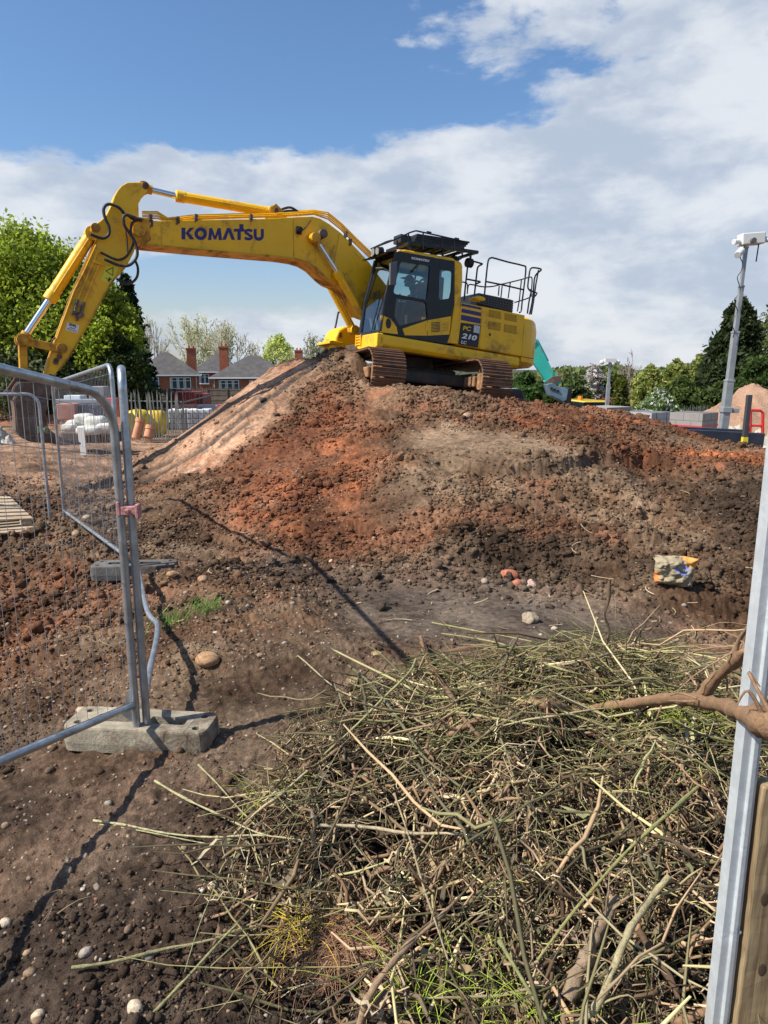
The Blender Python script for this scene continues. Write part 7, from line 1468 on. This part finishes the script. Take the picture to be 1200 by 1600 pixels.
# yellow vehicle behind the ridge
q = P(917, 628, 36); e = empty('parked_car', (q.x, q.y, -1.0), (0, 0, R(8)), 'yellow vehicle with roof beacon parked beyond the ridge', 'car'); CY = mat('car_yellow', (.72, .50, .02), .3, coat=.5); zr = q.z + 1.0 + .10
b = MB(); b.prism([(-.95, .35), (-.95, zr - .75), (-.85, zr - .6), (.85, zr - .6), (.95, zr - .75), (.95, .35)], -2.0, 2.0); b.build('body', CY, e, bevel=.06); b = MB(); b.prism([(-.86, zr - .6), (-.70, zr - .06), (.70, zr - .06), (.86, zr - .6)], -1.2, 1.5); b.build('windows', mat('car_glass', (.012, .014, .016), .08), e, bevel=.03); b = MB(); b.prism([(-.74, zr - .14), (-.62, zr), (.62, zr), (.74, zr - .14)], -1.15, 1.4); b.build('roof', CY, e, bevel=.05)
b = MB(); b.cyl((-.45, -.2, zr), (-.45, -.2, zr + .2), .12, 12); b.build('beacon', mat('amber_beacon', (.75, .25, .02), .3), e)
for sx_ in (-1, 1):
    for sy_ in (-1, 1): b = MB(); b.cyl((sx_ * .75, sy_ * 1.3, .33), (sx_ * .97, sy_ * 1.3, .33), .34, 18); b.build('wheel', BLK, e, bevel=.02)
# teal excavator
TEAL = mat('teal_paint', (.035, .46, .37), .4, var=.1, vscale=2, dirt=(.15, .12, .08), dirtamt=.25, dscale=2); BGR = mat('bucket_blue_grey', (.16, .24, .30), .45, metal=.3, var=.3, vscale=3)
TE = P(770, 640, 27); te = empty('excavator', (TE.x, TE.y, -1.0), (0, 0, 0), 'teal excavator mostly hidden behind the yellow one, only its arm and bucket showing', 'excavator')
def T(px, py, dy=0.): p = P(px, py, TE.y + dy); return Vector((p.x - TE.x, p.y - TE.y, p.z + 1.0))
b = MB(); 
for s in (-1, 1): b.prism([(-1.6, .1), (-1.8, .45), (-1.6, .8), (1.6, .8), (1.8, .45), (1.6, .1), (1.3, 0), (-1.3, 0)], s * .95 - .25, s * .95 + .25)
b.build('tracks', TRACKM, te, bevel=.05); b = MB(); b.box((-.5, 0, 1.35), (2.9, 2.3, .8)); b.build('body', TEAL, te, bevel=.1); b = MB(); b.prism([(-.1, 1.75), (-.1, 2.25), (.85, 2.25), (1.05, 1.75), (1.05, 1.0), (-.1, 1.0)], -1.1, -.25); b.build('cab', mat('car_glass'), te, bevel=.05)
b = MB(); ar = [T(831, 527), T(838, 530), T(861, 577), T(876, 592), T(874, 600), T(868, 601), T(862, 610), T(853, 597), T(833, 568), T(820, 552)]; b.prism([(p.x, p.z) for p in ar], -.13, .13); b.build('arm', TEAL, te, bevel=.015)
b = MB(); bm_ = [T(826, 520), T(838, 534), T(815, 556), T(780, 590), T(765, 620), T(755, 610), T(775, 575)]; b.prism([(p.x, p.z) for p in bm_], -.17, .17); b.build('boom', TEAL, te, bevel=.015)
c = empty('hydraulic_cylinder'); c.parent = te; b = MB(); b.cyl(T(838, 532), T(855, 565), .075, 14); b.build('barrel', TEAL, c); b = MB(); b.cyl(T(855, 565), T(861, 577), .04, 10); b.build('piston_rod', CHROME, c)
b = MB(); b.bar(T(861, 575), T(862, 588), .3, .07, (1, 0, 0)); b.bar(T(862, 588), T(850, 597), .28, .06, (1, 0, 0)); b.build('link_arm', TEAL, te)
b = MB(); b.prism([(p.x, p.z) for p in (T(851, 596), T(862, 588), T(878, 586), T(874, 593), T(866, 601), T(855, 605))], -.2, .2); b.build('quick_coupler', STEEL, te, bevel=.01)
b = MB(); b.prism([(p.x, p.z) for p in (T(851, 600), T(857, 618), T(876, 627), T(886, 622), T(889, 612), T(880, 606), T(868, 603), T(860, 598))], -.4, .4); b.build('bucket', BGR, te, bevel=.02); b = MB()
for k in range(3): b.cyl(T(862 + k * 5, 607 + k * 2, -.41), T(862 + k * 5, 607 + k * 2, -.43), .05, 10)
b.prism([(p.x, p.z) for p in (T(884, 606), T(889, 606), T(888, 628), T(880, 628))], -.42, .42); b.build('bucket_bosses', BLK, te)
# palisade fence in the yard
PALI = mat('weathered_palisade', (.13, .14, .13), .55, metal=.4, var=.25, vscale=5)
def palisade(a, c, n, H_, label, seed, lean=.06, w_=.05):
    rg = random.Random(seed); a = Vector(a); c = Vector(c); e = empty('palisade_fence', a, (0, 0, 0), label, 'fence', 'steel palisade fences'); d = c - a
    for k in range(n):
        t = k / (n - 1); p = d * t; hh = H_ * (1 + .05 * rg.uniform(-1, 1)); tl = Vector((rg.uniform(-lean, lean) * hh * 1.2, rg.uniform(-.05, .05), 0)); b = MB(); dn = d.normalized(); q0 = p; q1 = p + tl * .8 + Vector((0, 0, hh * .9)); q2 = p + tl + Vector((0, 0, hh)); s = dn * w_ / 2
        b.add([q0 - s, q0 + s, q1 + s, q2, q1 - s] + [v + Vector((0, .02, 0)) for v in (q0 - s, q0 + s, q1 + s, q2, q1 - s)], [(0, 1, 2, 3, 4), (9, 8, 7, 6, 5), (0, 5, 6, 1), (1, 6, 7, 2), (2, 7, 8, 3), (3, 8, 9, 4), (4, 9, 5, 0)]); b.build('pale', PALI, e)
    for hh in (.25, H_ * .8): b = MB(); b.bar(Vector((0, .05, hh)), d + Vector((0, .05, hh)), .04, .05); b.build('rail', PALI, e)
    return e
z_f = -.95
a = PG(206, 690, z_f); c = PG(290, 694, z_f); palisade(a, c, 24, 2.05, 'leaning grey palisade fence section in front of the yellow bags', 1, .07)
a = PG(286, 694, z_f); c = PG(334, 668, z_f); palisade(a, c, 14, 2.0, 'upright palisade fence section at the foot of the ramp', 2, .04)
a = P(300, 640, 60); c = P(480, 640, 60); palisade((a.x, a.y, -1.6), (c.x, c.y, -1.6), 60, 2.0, 'distant dark palisade line in front of the houses', 3, .0, .09)
a = P(1062, 650, 30); c = P(1104, 650, 30); palisade((a.x, a.y, -.9), (c.x, c.y, -.9), 14, 1.3, 'short palisade section behind the beige block stack', 4, .0)
FENW = mat('brown_fence_boards', (.16, .12, .095), .9, var=.3, vscale=2)
def boardfence(p0, p1, Y, z0, H_, label):
    a = P(p0, 640, Y); c = P(p1, 640, Y); e = empty('board_fence', (a.x, a.y, z0), (0, 0, 0), label, 'fence', 'board fences beyond the yard'); d = Vector((c.x - a.x, c.y - a.y, 0)); n = int(d.length / 1.83) + 1
    for k in range(n): b = MB(); q0 = d * (k / n); q1 = d * ((k + .965) / n); b.bar(q0 + Vector((0, 0, H_ / 2)), q1 + Vector((0, 0, H_ / 2)), .04, H_ - (k % 2) * .05); [b.bar(q0 + Vector((0, -.03, H_ * t)), q1 + Vector((0, -.03, H_ * t)), .02, .03) for t in (.15, .35, .55, .75, .95)]; b.build('fence_bay', FENW, e)
    for k in range(n + 1): b = MB(); q0 = d * (k / n); b.box(q0 + Vector((0, -.04, H_ / 2)), (.1, .1, H_ + .1)); b.build('fence_post', FENW, e)
boardfence(196, 300, 52, -1.6, 2.1, 'brown board fence behind the yard left of the red container'); boardfence(325, 480, 58, -1.7, 2.0, 'dark board fence in front of the long house')
boardfence(-60, 60, 58, -1.5, 1.3, 'low board fence behind the bucket at the left')
# yard contents
def crate(name, px0, px1, py0, py1, Y, dep, m, label, cat, rz=0., grp=None, ribs=0, top=None, bevel=.03):
    a = P(px0, py1, Y); c = P(px1, py0, Y); W_ = abs(c.x - a.x); H_ = c.z - a.z; e = empty(name, ((a.x + c.x) / 2, Y + dep / 2, a.z), (0, 0, rz), label, cat, grp); b = MB(); b.box((0, 0, H_ / 2), (W_, dep, H_)); b.build('body', m, e, bevel=bevel)
    if ribs:
        b = MB()
        for k in range(ribs): b.box((-W_ / 2 + W_ * (k + .5) / ribs, -dep / 2 - .015, H_ / 2), (W_ / ribs * .35, .04, H_ * .9))
        b.build('ribs', m, e)
    if top is not None: b = MB(); b.box((0, 0, H_ + .03), (W_ * 1.02, dep * 1.02, .05)); b.build('lid', top, e, bevel=.01)
    return e
REDC_ = mat('container_red', (.50, .055, .035), .5, var=.2, vscale=1); WHB = mat('white_sheet', (.62, .64, .66), .6, var=.15, vscale=2); WRAP = mat('dark_wrapped', (.05, .055, .085), .3, var=.5, vscale=6); PKB = mat('pink_brick_pack', (.52, .22, .16), .9, spec=.2); brickify(PKB, (.56, .25, .18), (.46, .18, .12), (.5, .4, .34), 3.0)
yp = 'packs of bricks in the yard'
crate('container', 272, 303, 614, 640, 50, 2.4, REDC_, 'red steel container behind the palisade fence', 'container', 0, None, 9, REDC_); crate('container', 303, 318, 616, 634, 50.5, 2.3, mat('container_dull_red', (.34, .06, .04), .6), 'duller red container end right of the red container', 'container', 0, None, 4)
crate('brick_pack', 268, 300, 633, 652, 44, 1.2, PKB, 'pink brick pack below the red container', 'brick pack', .1, yp); crate('brick_pack', 305, 345, 633, 650, 45, 1.2, mat('pale_block_pack', (.45, .42, .38), .9), 'pale brick pack right of the pink one behind the palisade', 'brick pack', .1, yp)
crate('barrier', 340, 348, 632, 652, 43, .5, mat('magenta_barrier', (.35, .04, .10), .5), 'dark magenta plastic barrier by the foot of the ramp', 'barrier')
crate('brick_pack', 88, 113, 631, 656, 31, 1.0, PKB, 'pale pink brick pack nearest the bucket', 'brick pack', .15, yp); crate('brick_pack', 114, 138, 632, 653, 31.5, 1.0, WRAP, 'dark film-wrapped brick pack beside the pale pink one', 'brick pack', .15, yp); crate('brick_pack', 140, 167, 632, 660, 30.5, 1.0, WRAP, 'dark wrapped brick pack with red ends right of the first wrapped one', 'brick pack', -.1, yp)
crate('block_stack', 139, 160, 604, 634, 36, 1.0, mat('grey_blocks', (.30, .29, .28), .9, var=.2, vscale=3), 'tall grey block stack standing above the wrapped brick packs', 'block stack', .1, 'stacks of concrete blocks')
crate('steel_bundle', 84, 150, 624, 630, 34, .8, mat('blue_grey_steel', (.33, .38, .44), .4, metal=.4), 'bundle of blue-grey steel sections on the brick packs', 'bundle', .05, None, 0); crate('sheet_stack', 100, 125, 618, 625, 34.5, .8, WHB, 'small white sheet stack on top of the steel bundle', 'sheets')
crate('barrier', 166, 178, 622, 652, 30, .5, mat('barrier_red', (.60, .05, .06), .5), 'bright red plastic barrier beside the tall fence posts', 'barrier')
# tank frames behind palisade
for i, (x0, x1, lb) in enumerate(((263, 288, 'left white liquid tank in a cage behind the palisade'), (292, 325, 'right white liquid tank in a cage behind the palisade'))):
    e = crate('liquid_tank', x0, x1, 640, 672, 32, 1.0, WHB, lb, 'tank', .1, 'caged white tanks', 0); a = P(x0, 672, 32); c = P(x1, 640, 32); W_ = c.x - a.x; H_ = c.z - a.z; b = MB()
    for k in range(5): b.box((-W_ / 2 + W_ * k / 4, -.53, H_ / 2), (.03, .03, H_))
    for k in range(4): b.box((0, -.53, H_ * (k + .3) / 4), (W_, .03, .03))
    b.build('cage', PALI, e); b = MB(); b.cyl((0, 0, H_), (0, 0, H_ + .08), .12, 12); b.build('cap', BLK, e)
# yellow bags
YB = mat('yellow_tarpaulin', (.66, .45, .02), .55, var=.2, vscale=3, bump=.5, bscale=6)
def bag(px, py, Y, rx, rz_, m, label, cat, name='bulk_bag', seed=0, grp=None, ry=None):
    p = P(px, py, Y); v0, f0 = IC2; v = np.array(v0); s = np.abs(v) ** .6 * np.sign(v); s = s * (1 + .12 * fbm(v[:, 0] * 3 + seed, v[:, 1] * 3 + v[:, 2] * 2, 3, seed))[:, None] * np.array([rx, ry or rx * .8, rz_]); o = npmesh(name, s, f0, m, smooth=True); o.location = (p.x, p.y, p.z); return tag(o, label, cat, grp)
bag(216, 663, 31, .55, .62, YB, 'left yellow bulk bag behind the palisade fence', 'bag', seed=1, grp='yellow bulk bags'); bag(243, 662, 31.5, .50, .60, YB, 'right yellow bulk bag behind the palisade fence', 'bag', seed=2, grp='yellow bulk bags')
TC = mat('clay_pipe', (.52, .24, .13), .7, var=.15, vscale=4)
for i, (pa, pb_, rr_, lb) in enumerate((((212, 685), (220, 654), .16, 'tall clay pipe leaning in front of the yellow bags'), ((231, 684), (235, 666), .17, 'short clay pipe right of the leaning tall pipe'))):
    a = P(pa[0], pa[1], 27.5); c = P(pb_[0], pb_[1], 27.7); b = MB(); b.cyl(a, c, rr_, 18); d = (c - a).normalized(); b.cyl(c - d * .15, c + d * .0, rr_ * 1.15, 18); tag(b.build('clay_pipe', TC, smooth=40), lb, 'pipe', 'clay pipes in the yard')
# white rubble bags, marker board, timber
WB = mat('white_sacking', (.60, .59, .54), .8, var=.2, vscale=5, bump=.8, bscale=10)
for i, (px_, py_, rx_, rz2, lb) in enumerate(((120, 664, .30, .17, 'left white sack in the heap of sacks'), (132, 655, .30, .18, 'top white sack in the heap of sacks'), (150, 660, .32, .20, 'white sack right of the top one'), (166, 668, .28, .15, 'rightmost white sack in the heap'), (140, 672, .38, .15, 'front white sack lying lowest in the heap'), (108, 668, .22, .12, 'small white sack at the left end of the heap'))): bag(px_, py_, 22.5 - .12 * i, rx_, rz2, WB, lb, 'sack', 'white_sack', 30 + i, 'heap of white sacks')
crate('timber_stack', 96, 180, 676, 692, 22.8, 1.2, mat('dark_old_timber', (.09, .065, .05), .9, var=.4, vscale=4), 'dark timber baulks under the heap of white sacks', 'timber')
a = P(133, 711, 20.5); c = P(126, 668, 20.5); e = empty('marker_board', a, (0, 0, 0), 'white tapered marker board standing upright in front of the white sacks', 'marker'); d = c - a; b = MB(); b.prism([(-.12, 0), (.06, 0), (d.x + .10, d.z), (d.x - .10, d.z)], -.015, .015); b.build('board', WHITE, e); b = MB(); b.bar((0, .03, -.3), (d.x, .03, d.z * .8), .05, .04, (0, 1, 0)); b.build('stake', PALM, e)

# far trees closing the horizon
rgf = np.random.default_rng(88)
def farwood(px0, px1, Y, top0, label, col, n):
    xs0 = P(px0, 600, Y).x; xs1 = P(px1, 600, Y).x; x_ = xs0 + (xs1 - xs0) * rgf.random(n); hmax = P(600, top0, Y).z + 1.6; hh = hmax * (.62 + .38 * np.clip(fbm(x_ * .12, x_ * 0 + Y, 4, 5) * 1.6 + .5, 0, 1)); z_ = hh * rgf.random(n) ** .6; pts = np.stack([x_, Y + rgf.normal(0, 2.0, n), z_ - 1.7], -1); cc = np.array(col)[None] * (.6 + .8 * rgf.random((n, 1))) * (1 + .5 * fbm(x_ * .3, z_ * .5, 3, 9))[:, None]
    o = leaves('distant_trees', pts, .42, np.clip(cc, .01, 1), LEAF, None, rgf); return tag(o, label, 'trees', kind='stuff')
farwood(700, 1400, 90, 569, 'distant belt of trees beyond the yard on the right', (.17, .20, .07), 16000); farwood(-300, 520, 130, 574, 'distant belt of trees beyond the houses on the left', (.10, .14, .045), 20000)
